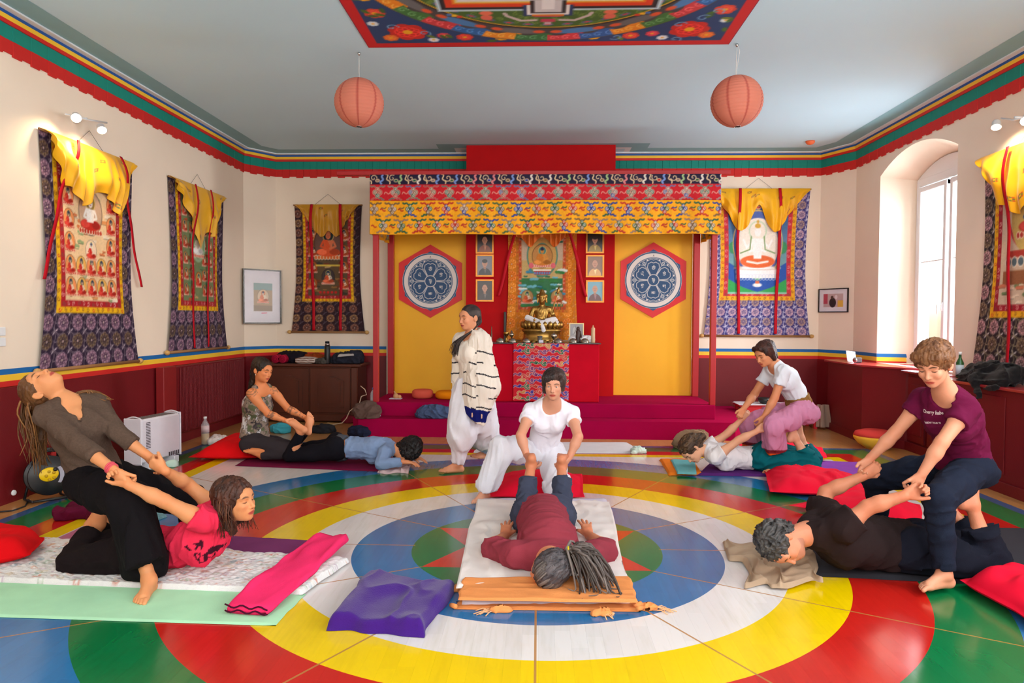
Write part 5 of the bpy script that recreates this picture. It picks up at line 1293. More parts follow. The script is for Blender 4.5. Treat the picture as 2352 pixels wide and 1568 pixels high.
# red floor pillows
def pillow(C4, th, m, label, seed=0, wr=.012): return slab('floor_pillow', C4, th, m, label, 'pillow', n=2, nu=48, nv=40, puff=.15, wr=wr, wl=.12, seed=seed, group='red floor pillows')
pillow([F_(433, 1062), F_(622, 1060), F_(640, 1022), F_(520, 1016)], .15, M_pred, 'bright red pillow under the seated tattooed woman', 1)
pillow([F_(-170, 1330, .03), F_(70, 1292, .04), F_(106, 1250, .04), F_(-60, 1235, .03)], .13, M_pred, 'scarlet pillow cut off by the left edge, on the patterned quilt', 2)
pillow([F_(1116, 1152), F_(1342, 1154), F_(1338, 1098), F_(1140, 1098)], .12, M_ppink, 'crimson rectangular cushion under the kneeling woman in white', 3, .006)
pillow([F_(1768, 1142), F_(1995, 1150), F_(1990, 1112), F_(1752, 1082)], .13, M_ppink, 'large crimson pillow at the feet of the woman in pink trousers', 4, .02)
pillow([F_(1672, 1058), F_(1900, 1062), F_(1888, 1036), F_(1700, 1028)], .13, M_ppink, 'red pillow partly hidden behind the teal trousers', 5)
pillow([F_(1812, 1172), F_(2122, 1222), F_(2112, 1170), F_(1960, 1140)], .11, M_ppink, 'flat red pillow lying behind the man in black', 6)
pillow([F_(2205, 1352), F_(2420, 1480), F_(2520, 1400), F_(2330, 1332)], .14, M_ppink, 'red pillow in the right foreground beside the bare foot', 7)
# mats
def mat_(C4, th, rgb, label, nm='yoga_mat', **k):
    k.setdefault('wr', .0015); return slab(nm, C4, th, cloth('mat_%d_%d_%d' % rgb, rgb, bump=.15, bscale=300), label, 'mat', **k)
mat_([F_(-260, 1410), F_(628, 1438), F_(700, 1365), F_(-120, 1318)], .007, (176, 226, 184), 'long pale green yoga mat on the floor in the left foreground', wr=.003, wl=.35)
mat_([F_(330, 1252), F_(700, 1282), F_(742, 1244), F_(420, 1226)], .006, (124, 54, 104), 'purple yoga mat behind the patterned quilt', z0=.002)
def quilt():
    r = random.Random(9); cv = Canvas(2.2, 1.0, 260, 120, (228, 224, 222))
    for k in range(520):
        x, y = r.random() * 2.2, r.random(); c = r.choice([(196, 110, 90), (120, 150, 160), (206, 180, 140), (150, 170, 140), (180, 150, 170), (210, 140, 110)])
        cv.ell(x, y, .022, .018, c, ring=.007, rot=r.random() * 3, a=.8) if k % 2 else cv.line([(x, y), (x + .03, y + .012)], .008, c, .8)
    I = cv.cols()
    def col(u, v):
        a = np.clip((v * (cv.h - 1)).astype(int), 0, cv.h - 1); b = np.clip((u * (cv.w - 1)).astype(int), 0, cv.w - 1); return I[a * cv.w + b]
    m = mat('quilt_print', attr='Col', rough=.9, bump=.3, bscale=150, spec=.1)
    top = lambda u, v: -.003 * np.exp(-(((u * 30) % 1 - .5) / .12) ** 2) - .003 * np.exp(-(((v * 15) % 1 - .5) / .12) ** 2) + .004 * np.sin(u * 190 + 9 * np.sin(v * 20)) * np.sin(v * 90)
    slab('quilt', [F_(-60, 1335, .01), F_(690, 1366, .01), F_(800, 1290, .01), F_(90, 1240, .01)], .03, m, 'white quilted blanket with small coloured print on the pale green mat', 'blanket', nu=210, nv=96, wr=.006, wl=.2, z0=.0, colfn=col, topfn=top)
quilt()
def roll(name, A, B, wd, hgt, m, label, cat, layers=3, seed=0, liner=None, wr=.006, group=None):
    """folded textile seen with its layered end: an extruded folded section from A to B"""
    A, B = np.array(A, float), np.array(B, float); ax = nrm(B - A); sd = nrm(np.cross(V3(0, 0, 1), ax)); n = 44; sec = []
    t = hgt / layers
    for k in range(n):
        a = 2 * PI * k / n; ca, sa = math.cos(a), math.sin(a); sec.append((abs(ca) ** .45 * np.sign(ca) * wd / 2, abs(sa) ** .7 * np.sign(sa) * hgt / 2 + hgt / 2))
    sec = np.array(sec); m2 = 46; V = []
    for i in range(m2):
        s = i / (m2 - 1); L = np.linalg.norm(B - A); e = 1 - .14 * (abs(2 * s - 1)) ** 14
        for k in range(n):
            x, z = sec[k]; w = vnoise(V3(s * L / .13, x / .07 + seed, z / .05)[None])[0]; w2 = vnoise(V3(s * L / .25 + 9, x / .05 + seed, 2)[None])[0]
            V.append(A + ax * (s * L) + sd * (x * e + wr * w) + V3(0, 0, .003 + max(0, z * e + (wr * 1.4 * w2 + wr * w) * (z > hgt * .3))))
    F = [(i * n + k, i * n + (k + 1) % n, (i + 1) * n + (k + 1) % n, (i + 1) * n + k) for i in range(m2 - 1) for k in range(n)]
    F += [tuple(range(n))[::-1], tuple(range((m2 - 1) * n, m2 * n))]
    root = empty(name, A, label, cat, group); me = mesh_np(V, F, True); link('fabric', me, m, root)
    mb = MB(); lm = liner or m     # folded edge at the near end
    for j in range(layers):
        z = hgt * (j + .5) / layers; pts = []
        for q in np.linspace(-.46, .46, 15): pts.append(A - ax * .004 + sd * q * wd + V3(0, 0, .004 + z + .16 * hgt * math.sin(q * 17 + j * 1.3 + seed) * (1 if seed else .3)))
        mb.tube(pts, hgt / layers * .16, 6)
    mb.build('hem', lm, root, True)
    return root
M_pk = cloth('pink_fleece', (242, 46, 104), bump=.3, bscale=200)
roll('fleece_blanket', F_(566, 1412, .012), F_(764, 1242, .062), .25, .05, M_pk, 'bright pink fleece folded into a long strip on the quilt', 'blanket', 2, 5, cloth('dark_plum', (70, 10, 40)), .012)
slab('fleece_blanket', [F_(753, 1448), F_(968, 1468), F_(1045, 1352), F_(836, 1332)], .06, cloth('purple_fleece', (62, 20, 118), bump=.35, bscale=180, sheen=.2), 'folded purple fleece blanket beside the white mattress', 'blanket', nu=90, nv=80, wr=.017, wl=.15, seed=6, edge_wob=.03, puff=.15)
# centre mattress, sheet and scarf
slab('futon', [F_(1060, 1394), F_(1452, 1394), F_(1396, 1156), F_(1100, 1156)], .05, cloth('futon_white', (214, 208, 222), bump=.1), 'white mattress under the man in maroon', 'mattress', nu=60, nv=60, wr=.002)
slab('sheet', [F_(1054, 1347, .062), F_(1448, 1347, .062), F_(1402, 1150, .06), F_(1094, 1150, .06)], .006, cloth('cream_sheet', (232, 220, 214), bump=.15), 'rumpled cream cotton sheet spread over the white mattress', 'sheet', nu=120, nv=120, wr=.009, wl=.12, seed=3, edge_wob=.03, z0=.0)
def scarf():
    M = cloth('orange_scarf', (230, 144, 82), bump=.35, bscale=160, stretch=(.4, 3, 1)); root = empty('scarf', F_(1255, 1370), 'wide orange fringed scarf wrapped across the end of the mattress', 'scarf')
    slab('fabric', [F_(1050, 1378, .055), F_(1466, 1384, .055), F_(1444, 1328, .066), F_(1062, 1332, .066)], .012, M, None, None, nu=110, nv=50, wr=.006, wl=.1, seed=8, edge_wob=.015, folds_dir='y', parent=root, z0=.0)
    a, b = F_(1046, 1396), F_(1466, 1402)
    slab('under_fold', [a + V3(0, -.02, 0), b + V3(0, -.02, 0), b + V3(0, .08, 0), a + V3(0, .08, 0)], .012, M, None, None, nu=60, nv=10, wr=.003, parent=root)
    mb = MB(); mb.tube([a + V3(0, 0, .006), a + V3(-.02, -.012, .02), F_(1046, 1392, .045)], .012, 8); mb.build('edge_fold', M, root, True); mb = MB(); mb.tube([b + V3(0, 0, .006), b + V3(.02, -.01, .02), F_(1466, 1396, .045)], .012, 8); mb.build('edge_fold', M, root, True)
    for (x, y, dx, s) in ((1150, 1404, -1, 1), (1380, 1412, .5, 2), (1478, 1398, 1.2, 3), (1046, 1356, -.3, 4)):
        q = F_(x, y); c2 = q.copy(); heap('tassel_end', q, (.12, .045, .02), M, None, None, seed=s, amp=.008, wl=.03, h=.006, n=4, parent=root)
        r = random.Random(s); mb = MB()
        for k in range(9):
            p = q + V3(dx * .05 + r.uniform(-.02, .02), r.uniform(-.03, .02), .006); d = V3(dx * .05 + r.uniform(-.03, .03), r.uniform(-.06, .01), 0)
            mb.tube([p, p + d * .5 + V3(0, 0, .008), p + d + V3(r.uniform(-.02, .02), 0, -.002)], .0028, 5)
        mb.build('fringe', cloth('fringe_yarn', (240, 178, 130)), root, True)
scarf()
# right-hand mats and blankets
mat_([F_(1820, 1322), F_(2470, 1352), F_(2420, 1216), F_(1905, 1206)], .012, (52, 50, 56), 'charcoal mat under the man in black', nm='floor_mat', wr=.004, wl=.3, seed=3)
slab('blanket', [F_(1722, 1346), F_(1892, 1340, .02), F_(1850, 1262, .02), F_(1664, 1244)], .018, cloth('beige_linen', (178, 150, 124), bump=.2), 'crumpled beige blanket under the grey-haired man\'s head', 'blanket', nu=100, nv=70, wr=.022, wl=.085, seed=2, edge_wob=.1, z0=.006)
mat_([F_(1600, 1092), F_(1900, 1098), F_(1860, 1058), F_(1640, 1056)], .02, (88, 36, 110), 'deep purple mat under the woman in teal trousers', seed=1, wr=.004)
mat_([F_(1862, 1096), F_(2060, 1112), F_(1976, 1062), F_(1850, 1058)], .008, (136, 66, 166), 'violet mat end beyond the crimson pillow', seed=4)
slab('folded_towel', [F_(1536, 1092), F_(1614, 1092), F_(1592, 1056), F_(1514, 1056)], .02, cloth('orange_towel', (236, 124, 30), bump=.4), 'orange folded towel at the end of the purple mat', 'towel', nu=30, nv=24, wr=.002)
slab('folded_towel', [F_(1556, 1088, .024), F_(1600, 1090, .024), F_(1596, 1058, .024), F_(1540, 1056, .024)], .012, cloth('aqua_towel', (112, 186, 190), bump=.4), 'pale aqua folded towel on top of the orange towel', 'towel', nu=30, nv=24, wr=.004, z0=0)
mat_([F_(1086, 1040), F_(1486, 1042), F_(1440, 1016), F_(1110, 1016)], .006, (214, 212, 216), 'white mat lying crosswise in front of the platform', seed=5)
heap('cloth', F_(1466, 1040), (.17, .13, .07), cloth('mint_white_cloth', (206, 224, 214)), 'small crumpled mint white cloth on the white mat', 'cloth', 4, .010, .035, .006)
heap('shawl_heap', F_(1598, 1036) + V3(0, .18, 0), (.42, .28, .24), cloth('taupe_wool', (150, 124, 98)), 'heap of taupe cloth behind the head of the woman in teal', 'cloth', 5, .02, .08, .009)
mat_([F_(540, 1070), F_(890, 1084), F_(905, 1050), F_(590, 1040)], .012, (110, 14, 56), 'wine red mat under the tattooed woman and her partner', seed=7, wr=.003)
slab('towel', [F_(866, 1086), F_(938, 1088), F_(958, 1050), F_(900, 1056)], .012, cloth('pale_pink_towel', (222, 190, 190)), 'crumpled pale pink towel under the hands of the woman in blue', 'towel', nu=50, nv=40, wr=.014, wl=.06, seed=4, edge_wob=.05)
heap('jumper', F_(176, 1198) + V3(0, .1, 0), (.42, .26, .11), cloth('wine_wool', (92, 10, 44)), 'wine red jumper heaped on the floor near the cable reel', 'clothing', 8, .016, .09, .009)
heap('clothes', F_(820, 1004) + V3(0, .1, 0), (.22, .2, .15), cloth('dark_blue_cloth', (30, 34, 54)), 'dark blue bundle of clothes at the left foot of the platform', 'clothing', 3, .014, .05, .009)
heap('clothes', F_(722, 998) + V3(0, .15, 0), (.6, .3, .12), cloth('black_grey_cloth', (40, 40, 46)), 'dark grey clothes on the floor in front of the cabinet', 'clothing', 6, .016, .07, .01)
heap('scarf_bundle', F_(640, 996) + V3(0, .1, 0), (.2, .16, .14), cloth('turquoise_cloth', (70, 176, 196)), 'turquoise bundle on the floor beside the tattooed woman', 'cloth', 9, .01, .05, .009)
heap('plastic_bag', F_(494, 1022) + V3(0, .08, 0), (.26, .16, .1), mat('white_plastic', (226, 218, 216), rough=.35, sub=.1), 'crumpled white plastic bag on the floor beside the water bottle', 'bag', 2, .016, .05, .008)
heap('slipper', F_(392, 1072), (.1, .1, .07), cloth('mint_cloth', (190, 216, 204)), 'pale mint bundle in front of the white heater', 'cloth', 2, .004, .05, .008, n=3)
slab('book', [F_(322, 1196), F_(352, 1200), F_(350, 1160), F_(300, 1158)], .018, mat('yellow_cover', (246, 186, 10), rough=.4), 'yellow book on the floor behind the left couple', 'book', nu=14, nv=14, wr=0, edge_wob=0)
slab('cloth', [F_(330, 1206), F_(384, 1188), F_(366, 1168), F_(340, 1176)], .012, cloth('teal_print', (110, 150, 160), vscale=60, var=.3), 'small patterned teal cloth beside the yellow book', 'cloth', nu=30, nv=20, wr=.006, wl=.05)
slab('paper', [F_(812, 1016), F_(868, 1018), F_(884, 1004), F_(838, 1003)], .004, mat('paper', (214, 214, 232), rough=.6), 'sheet of white paper on the floor behind the woman in blue', 'paper', nu=12, nv=12, wr=.001, edge_wob=0)

# ------------------------------------------------------------------ altar
tbl = empty('altar_table', (.06, 9.8, .404), 'tall altar table draped in plain red cloth', 'table')
M_tc = cloth('altar_red_cloth', (196, 4, 34), bump=.1)
mb = MB(); mb.box((-.68, 9.36, .405), (.80, 10.08, 1.172), .01); mb.build('cover', M_tc, tbl)
mb = MB(); mb.box((-.70, 9.34, 1.172), (.82, 10.09, 1.186), .003); mb.build('glass_top', mat('table_top_grey', (70, 70, 72), rough=.2), tbl)
def frontal():
    W, H = .73, .765; cv = Canvas(W, H, 110, 116, (206, 8, 34)); r = random.Random(5); P = [(40, 30, 150), (110, 30, 110), (20, 90, 60), (190, 40, 30), (200, 140, 70), (60, 60, 170)]
    for j in range(10):
        for k in range(7):
            x, y = .05 + k * .11 + (.055 if j % 2 else 0), .03 + j * .078; c = r.choice(P)
            S = [wave(x - .05, y, x + .05, y + .02 * (-1) ** k, .018, 1, 12), spiral(x + .035, y + .01, .022, 1, k, 1, 9)]
            for s in S: cv.line(s, .024, (232, 206, 180))
            for s in S: cv.line(s, .014, c)
            if (j + k) % 3 == 0: cv.line(wave(x, y + .01, x + .01, y + .07, .012, 1, 8), .02, (232, 206, 180)); cv.line(wave(x, y + .01, x + .01, y + .07, .012, 1, 8), .011, c)
    o = surf('altar_cloth', lambda u, v: np.stack([-.33 + u * W, 9.335 + .004 * np.sin(u * 25) * (1 - v) + 0 * v, .415 + v * H], -1), cv, m=mat('brocade')); o.modifiers.new('s', 'SOLIDIFY').thickness = .004
    tag(o, 'red brocade cloth with multicoloured cloud scrolls hanging on the altar front', 'cloth')
frontal()
def statue():
    c = V3(.045, 9.72, 1.187); root = empty('statue', c, 'seated bronze figure with a staff on a lotus throne, above the altar', 'statue'); M = mat('old_bronze', (176, 138, 72), rough=.34, metal=.9, var=.16, vscale=30, bump=.2, bscale=90)
    mb = MB(); mb.lathe([(.27, 0), (.28, .03), (.255, .05), (.25, .13), (.275, .15), (.275, .17), (.24, .185), (.22, .2)], c, 40, sy=.7); mb.build('throne', M, root, True)
    for j, (z, rr, s) in enumerate(((.185, .262, 1), (.04, .262, -1))):
        mb = MB()
        for k in range(22):
            a = 2 * PI * k / 22; q = c + V3(rr * math.cos(a), rr * .7 * math.sin(a), z + .045 * s); mb.lathe([(.001, -.05), (.028, -.03), (.036, 0), (.028, .03), (.004, .052)], q, 8, V3(.25 * math.cos(a), .25 * math.sin(a), s))
        mb.build('lotus_petals', M, root, True)
    b = c + V3(0, 0, .2)
    H = V3(0, -.02, .37) + b
    p = [cap(b + V3(-.2, -.06, .045), b + V3(.05, -.13, .04), .06, .045, k=.02), cap(b + V3(.2, -.06, .045), b + V3(-.05, -.12, .045), .06, .045, k=.02), ell(b + V3(0, 0, .05), (.16, .12, .06), k=.03),
         cap(b + V3(0, 0, .06), b + V3(0, 0, .2), .085, .095, k=.03, n=V3(0, 1, 0), f=.7), cap(b + V3(-.1, 0, .25), b + V3(.1, 0, .25), .04, k=.03), cap(b + V3(0, -.01, .26), H, .035, .032, k=.015),
         cap(b + V3(-.12, 0, .24), b + V3(-.16, -.04, .12), .036, .03, k=.015), cap(b + V3(-.16, -.04, .12), b + V3(-.1, -.13, .1), .03, .022, k=.015), cap(b + V3(.12, 0, .24), b + V3(.16, -.04, .13), .036, .03, k=.015), cap(b + V3(.16, -.04, .13), b + V3(.1, -.13, .12), .03, .022, k=.015)]
    p += head_prims(H + V3(0, 0, .03), V3(0, -1, -.05), V3(0, 0, 1), .62)
    p += [cap(H + V3(0, .005, .065), H + V3(0, .01, .12), .052, .028, k=.012), cap(H + V3(-.05, 0, .06), H + V3(.05, 0, .06), .024, .024, k=.02), cap(H + V3(-.055, 0, .04), H + V3(-.062, -.01, -.03), .016, .01, k=.01), cap(H + V3(.055, 0, .04), H + V3(.062, -.01, -.03), .016, .01, k=.01), folds(.004, V3(.3, 0, 1), .03, 3)]
    blob('figure', p, .0065, M, root)
    mb = MB(); mb.tube([b + V3(.06, -.16, .02), b + V3(.13, -.12, .2), b + V3(.2, -.06, .42), b + V3(.22, -.05, .5)], .006, 8); mb.lathe([(.001, -.03), (.02, -.01), (.014, .01), (.026, .03), (.012, .05), (.001, .09)], b + V3(.215, -.052, .48), 12, V3(.2, .1, 1))
    for g in (-1, 0, 1): mb.tube([b + V3(.21, -.05, .36), b + V3(.21 + g * .05, -.07, .34), b + V3(.2 + g * .05, -.08, .24)], .005, 6)
    mb.build('staff', M, root, True)
    # white offering scarf across the lap
    sm = cloth('white_silk', (232, 228, 230), rough=.6)
    p = [cap(b + V3(-.2, -.1, .13), b + V3(0, -.16, .06), .035, .03, k=.02, n=V3(0, 1, 0), f=.5), cap(b + V3(0, -.17, .06), b + V3(.16, -.13, .1), .035, .045, k=.02, n=V3(0, 1, 0), f=.5), cap(b + V3(.16, -.12, .1), b + V3(.2, -.12, .06), .04, .03, k=.02, n=V3(0, 1, 0), f=.5), cap(b + V3(0, -.18, .06), b + V3(.02, -.22, -.04), .035, .025, k=.02, n=V3(0, 1, 0), f=.5), folds(.006, V3(1, 0, -.3), .03, 3)]
    blob('offering_scarf', p, .006, sm, None, (), None, 'white silk scarf laid over the lap of the bronze figure', cat='scarf')
statue()
M_sil = mat('silver', (186, 176, 160), rough=.25, metal=1.0, var=.08, vscale=20)
def bowl0():
    mb = MB(); mb.lathe([(.058, 0), (.056, .008), (.052, .03), (.038, .048), (.02, .055), (.018, .06), (.001, .061)], (0, 0, 0), 24); me = mesh_np(mb.v, mb.f, True); me.materials.append(M_sil); return me
bm_ = bowl0()
for k, (px, lb) in enumerate(((1121, 'silver offering bowl at the left end of the altar, beside the standing woman'), (1149, 'second upturned silver bowl from the left on the altar'), (1177, 'third upturned silver bowl from the left on the altar'), (1209, 'upturned silver bowl left of the white card on the altar'), (1282, 'upturned silver bowl just right of the bronze throne'), (1316, 'upturned silver bowl in front of the small framed picture'), (1343, 'rightmost upturned silver bowl beside the candle'))):
    o = bpy.data.objects.new('offering_bowl', bm_); COL.objects.link(o); q = atY(px, 787, 9.45); o.location = (q[0], 9.43, 1.187); tag(o, lb, 'bowl', 'silver offering bowls')
def turned(name, px, prof, m, label, cat, Y=9.5, z=1.187, n=20):
    q = atY(px, 787, Y); root = MB(); root.lathe(prof, (q[0], Y, z), n); return root.build(name, m, None, True, label, cat=cat)
turned('candle', 1362, [(.026, 0), (.027, .01), (.026, .19), (.02, .2), (.012, .205), (.004, .235), (.001, .236)], mat('wax', (214, 180, 140), rough=.5, sub=.3), 'thick cream candle at the right end of the altar', 'candle')
turned('incense_holder', 1129, [(.012, 0), (.014, .01), (.009, .02), (.012, .1), (.008, .13), (.005, .2), (.001, .22)], mat('dark_bronze', (90, 70, 60), rough=.4, metal=.8), 'slim dark incense holder standing on the left of the altar', 'incense holder')
turned('goblet', 1163, [(.03, 0), (.012, .02), (.01, .07), (.034, .1), (.04, .13), (.036, .135), (.03, .11), (.001, .1)], M_brass, 'brass goblet behind the left bowls on the altar', 'goblet', 9.62)
turned('goblet', 1175, [(.03, 0), (.012, .02), (.01, .06), (.03, .09), (.034, .11), (.02, .12), (.012, .15), (.001, .16)], M_sil, 'silver goblet with a pointed lid on the altar', 'goblet', 9.6)
turned('glass_cup', 1240, [(.02, 0), (.03, .01), (.034, .09), (.031, .09), (.026, .015), (.001, .012)], mat('cup_glass', (220, 220, 220), rough=.05, trans=.9), 'small glass cup before the bronze throne', 'cup', 9.42)
turned('butter_lamp', 1272, [(.034, 0), (.02, .01), (.012, .04), (.04, .07), (.046, .1), (.03, .12), (.015, .125), (.001, .15)], M_sil, 'silver butter lamp right of the throne', 'lamp', 9.5)
mb = MB(); q = atY(1243, 784, 9.36); mb.box((q[0] - .03, 9.352, 1.187), (q[0] + .03, 9.358, 1.222)); mb.build('card', mat('paper'), label='small white card standing at the front of the altar', cat='card')
heap('white_cloth', (atY(1334, 780, 9.6)[0], 9.62, 1.187), (.34, .12, .1), cloth('white_silk'), 'white cloth bunched behind the right bowls on the altar', 'cloth', 3, .006, .04, .008, n=5)
mb = MB(); q = atY(1161, 740, 10.05); mb.box((q[0] - .025, 10.03, 1.187), (q[0] + .01, 10.06, 1.6), .006); mb.build('wooden_stick', mat('dark_wood', (44, 36, 26), rough=.5), label='dark upright wooden stick left of the orange-bordered scroll', cat='stick')
# framed pictures
def picture(name, cpos, w, h, u, n, fw, fm, paintfn, label, cat='picture', group=None, matw=0.0, depth=.02, res=(44, 56), tilt=0.0):
    cpos, u, n = V3(*cpos), nrm(u), nrm(n); up = nrm(V3(0, 0, 1) + n * -tilt); root = empty(name, cpos, label, cat, group)
    def bx(x0, x1, z0, z1, d0, d1, nm, m, bev=0):
        mb = MB(); P = [cpos + u * x + up * z + n * d for x in (x0, x1) for z in (z0, z1) for d in (d0, d1)]; mb.add(P, [(0, 1, 3, 2), (4, 6, 7, 5), (0, 4, 5, 1), (2, 3, 7, 6), (0, 2, 6, 4), (1, 5, 7, 3)]); return mb.build(nm, m, root)
    W, H = w / 2, h / 2
    for a in ((-W, -W + fw, -H, H), (W - fw, W, -H, H), (-W + fw, W - fw, H - fw, H), (-W + fw, W - fw, -H, -H + fw)): bx(*a, .001, depth, 'frame_bar', fm)
    bx(-W + fw, W - fw, -H + fw, H - fw, .001, depth * .4, 'mount', mat('mount_white', (226, 222, 226), rough=.5))
    iw, ih = w - 2 * fw - 2 * matw, h - 2 * fw - 2 * matw; cv = Canvas(iw, ih, *res); paintfn(cv, iw, ih)
    surf('print', lambda a, b: cpos + ((a - .5) * iw)[..., None] * u + ((b - .5) * ih)[..., None] * up + n * (depth * .4 + .002), cv, m=mat('print_paper', attr='Col', rough=.3), parent=root)
    return root
def portrait(bg, robe, skin=(196, 140, 110), hair=None, bald=True, lean=0):
    def fn(cv, w, h):
        cv.rect(-1, -1, 9, 9, bg); cx = w / 2 + lean * w; cv.ell(cx, h * .02, w * .42, h * .36, robe); cv.poly([(cx - .05 * w, h * .3), (cx + .12 * w, h * .34), (cx + .02 * w, h * .05)], tuple(min(255, v + 60) for v in robe)); cv.rect(cx - .08 * w, h * .32, cx + .08 * w, h * .5, tuple(int(v * .85) for v in skin))
        cv.ell(cx, h * .62, w * .17, h * .19, skin)
        if hair: cv.ell(cx, h * .74, w * .18, h * .1, hair)
        for g in (-1, 1): cv.ell(cx + g * .06 * w, h * .64, w * .02, h * .009, (50, 30, 26)); cv.ell(cx + g * .17 * w, h * .61, w * .025, h * .04, skin)
        cv.ell(cx, h * .53, w * .05, h * .009, (140, 60, 56)); cv.ell(cx, h * .585, w * .018, h * .03, tuple(int(v * .85) for v in skin))
    return fn
GF = mat('gilt_frame', (190, 122, 48), rough=.35, metal=.6, var=.1, vscale=30)
PR = [(1113.5, 557, (36, 20, 20), (130, 60, 20), None, 'top left portrait of a monk in a gilt frame, partly behind the valance'), (1113.5, 610, (120, 120, 130), (34, 24, 24), (30, 26, 26), 'middle left portrait of a person in black in a gilt frame'), (1113.5, 667, (44, 30, 24), (50, 36, 32), None, 'lower left portrait of a bald person in a gilt frame'),
      (1366.5, 556, (34, 20, 16), (150, 120, 20), (40, 26, 20), 'top right portrait in yellow robes, partly behind the valance'), (1366.5, 611, (140, 104, 80), (226, 170, 100), None, 'middle right portrait on a brown background in a gilt frame'), (1366.5, 669, (110, 170, 190), (96, 46, 50), None, 'lower right portrait on a light blue background in a gilt frame')]
for x, y, bg, rb, hr, lb in PR:
    q = atY(x, y, 10.12); picture('portrait', (q[0], 10.125, q[2]), .255, .315, (1, 0, 0), (0, -1, 0), .022, GF, portrait(bg, rb, hair=hr), lb, group='gilt framed portraits beside the altar scroll')
def pic_altar(cv, w, h):
    cv.rect(-1, -1, 9, 9, (150, 146, 150)); cv.ell(w * .4, h * .55, w * .2, h * .3, (190, 186, 184)); cv.line([(w * .2, h * .3), (w * .5, h * .7), (w * .4, h * .9)], .006, (110, 104, 110)); cv.line([(w * .6, h * .2), (w * .4, h * .5)], .006, (220, 216, 214))
q = atY(1324, 745, 9.66); picture('framed_picture', (q[0], 9.66, 1.187 + .13), .2, .26, (1, 0, 0), (0, -1, 0), .014, mat('pale_gold_frame', (206, 180, 130), rough=.4, metal=.4), pic_altar, 'small gold-framed picture standing on the altar')
blob('figurine', [cap(V3(q[0] + .02, 9.58, 1.2), V3(q[0] + .02, 9.58, 1.26), .04, .03, k=.02), cap(V3(q[0] + .02, 9.58, 1.27), V3(q[0] + .02, 9.58, 1.33), .028, .03, k=.02), ell(V3(q[0] + .02, 9.575, 1.375), (.022, .022, .027), k=.01), cap(V3(q[0] - .03, 9.57, 1.205), V3(q[0] + .07, 9.57, 1.205), .018, k=.02), cap(V3(q[0] + .045, 9.57, 1.33), V3(q[0] + .06, 9.55, 1.26), .012, k=.01)], .006, mat('dark_figurine', (70, 40, 36), rough=.4), None, (), None, 'small dark seated figurine in front of the gold-framed picture', cat='figurine')
def pic_left(cv, w, h):
    cv.rect(-1, -1, 9, 9, (222, 218, 226)); x0, x1, y0, y1 = w * .26, w * .78, h * .22, h * .76; cv.rect(x0, y0, x1, y1, (176, 150, 120)); cv.rect(x0, y0 + (y1 - y0) * .75, x1, y1, (130, 160, 160)); deity(cv, (x0 + x1) / 2, y0 + (y1 - y0) * .5, (x1 - x0) * .36, skin=(232, 214, 190), robe=(220, 120, 80), aura=(214, 190, 160), halo=(206, 120, 90)); cv.line([(w * .48, h * .18), (w * .62, h * .185)], .008, (220, 60, 100)); cv.rect(x0, y0, x1, y0 + (y1 - y0) * .2, (150, 130, 110))
d = nrm(V3(cl1[0] - cl0[0], cl1[1] - cl0[1], 0)); nn = V3(d[1], -d[0], 0); q = V3(-4.13, 10.42, 1.95)
a_, b_ = V3(-4.21, 10.12, 0), V3(-3.83, 10.56, 0); dd = nrm(b_ - a_); q = atY(602, 681, 10.33); picture('framed_picture', (q[0], 10.33, q[2]), .60, .80, dd, V3(dd[1], -dd[0], 0), .02, mat('black_frame', (26, 20, 20), rough=.2), pic_left, 'black-framed print of a small deity hung across the left back corner', res=(90, 120))
def pic_right(cv, w, h):
    cv.rect(-1, -1, 9, 9, (226, 224, 232)); x0, x1, y0, y1 = w * .15, w * .85, h * .2, h * .8; cv.rect(x0, y0, x1, y1, (196, 170, 170)); cv.ell(w * .48, h * .4, w * .12, h * .22, (40, 26, 30)); cv.ell(w * .46, h * .64, w * .05, h * .07, (90, 60, 50)); cv.rect(w * .66, y0, x1, h * .5, (226, 180, 70)); cv.rect(x0, h * .35, w * .3, y1, (180, 70, 90)); cv.ell(w * .6, h * .65, w * .05, h * .1, (226, 216, 220))
a_, b_ = V3(*cr0, 0), V3(*cr1, 0); dd = nrm(b_ - a_); q = atX(1896, 691, 4.25); nv = V3(dd[1], -dd[0], 0); picture('framed_picture', V3(q[0], cr0[1] + (cr1[1] - cr0[1]) * (q[0] - cr0[0]) / (cr1[0] - cr0[0]), q[2]) + nv * .006, .52, .345, dd, nv, .014, mat('black_frame'), pic_right, 'small dark-framed photograph hung across the right back corner', res=(80, 54))

# things on the platform
def cush(px0, px1, py, h, rgb, label, z=.404):
    a, b = atZ(px0, py, z), atZ(px1, py, z); r_ = (b[0] - a[0]) / 2; c = (a + b) / 2 + V3(0, r_ * .9, 0); mb = MB(); mb.lathe([(r_ * .82, .003), (r_ * .97, h * .2), (r_, h * .5), (r_ * .97, h * .8), (r_ * .8, h * .98), (r_ * .4, h * 1.02), (.001, h * 1.0)], c, 36); mb.build('meditation_cushion', cloth('cushion_%d' % rgb[1], rgb, bump=.2), None, True, label, cat='cushion')
cush(942, 992, 916, .12, (226, 96, 76), 'round salmon meditation cushion on the platform')
cush(996, 1054, 918, .11, (240, 140, 10), 'round orange meditation cushion behind the standing woman')
heap('jacket', V3(atZ(990, 965, .225)[0], 9.03, .225), (.46, .16, .19), cloth('denim_blue', (72, 88, 122), vscale=40, var=.2), 'crumpled blue denim jacket on the lower platform step', 'clothing', 12, .014, .05, .008, n=8)
q = atZ(907, 917, .404); mb = MB(); mb.box(q + V3(-.08, 0, .002), q + V3(.08, .12, .01)); mb.build('card', mat('paper'), label='white card lying on the platform under a small gourd', cat='card')
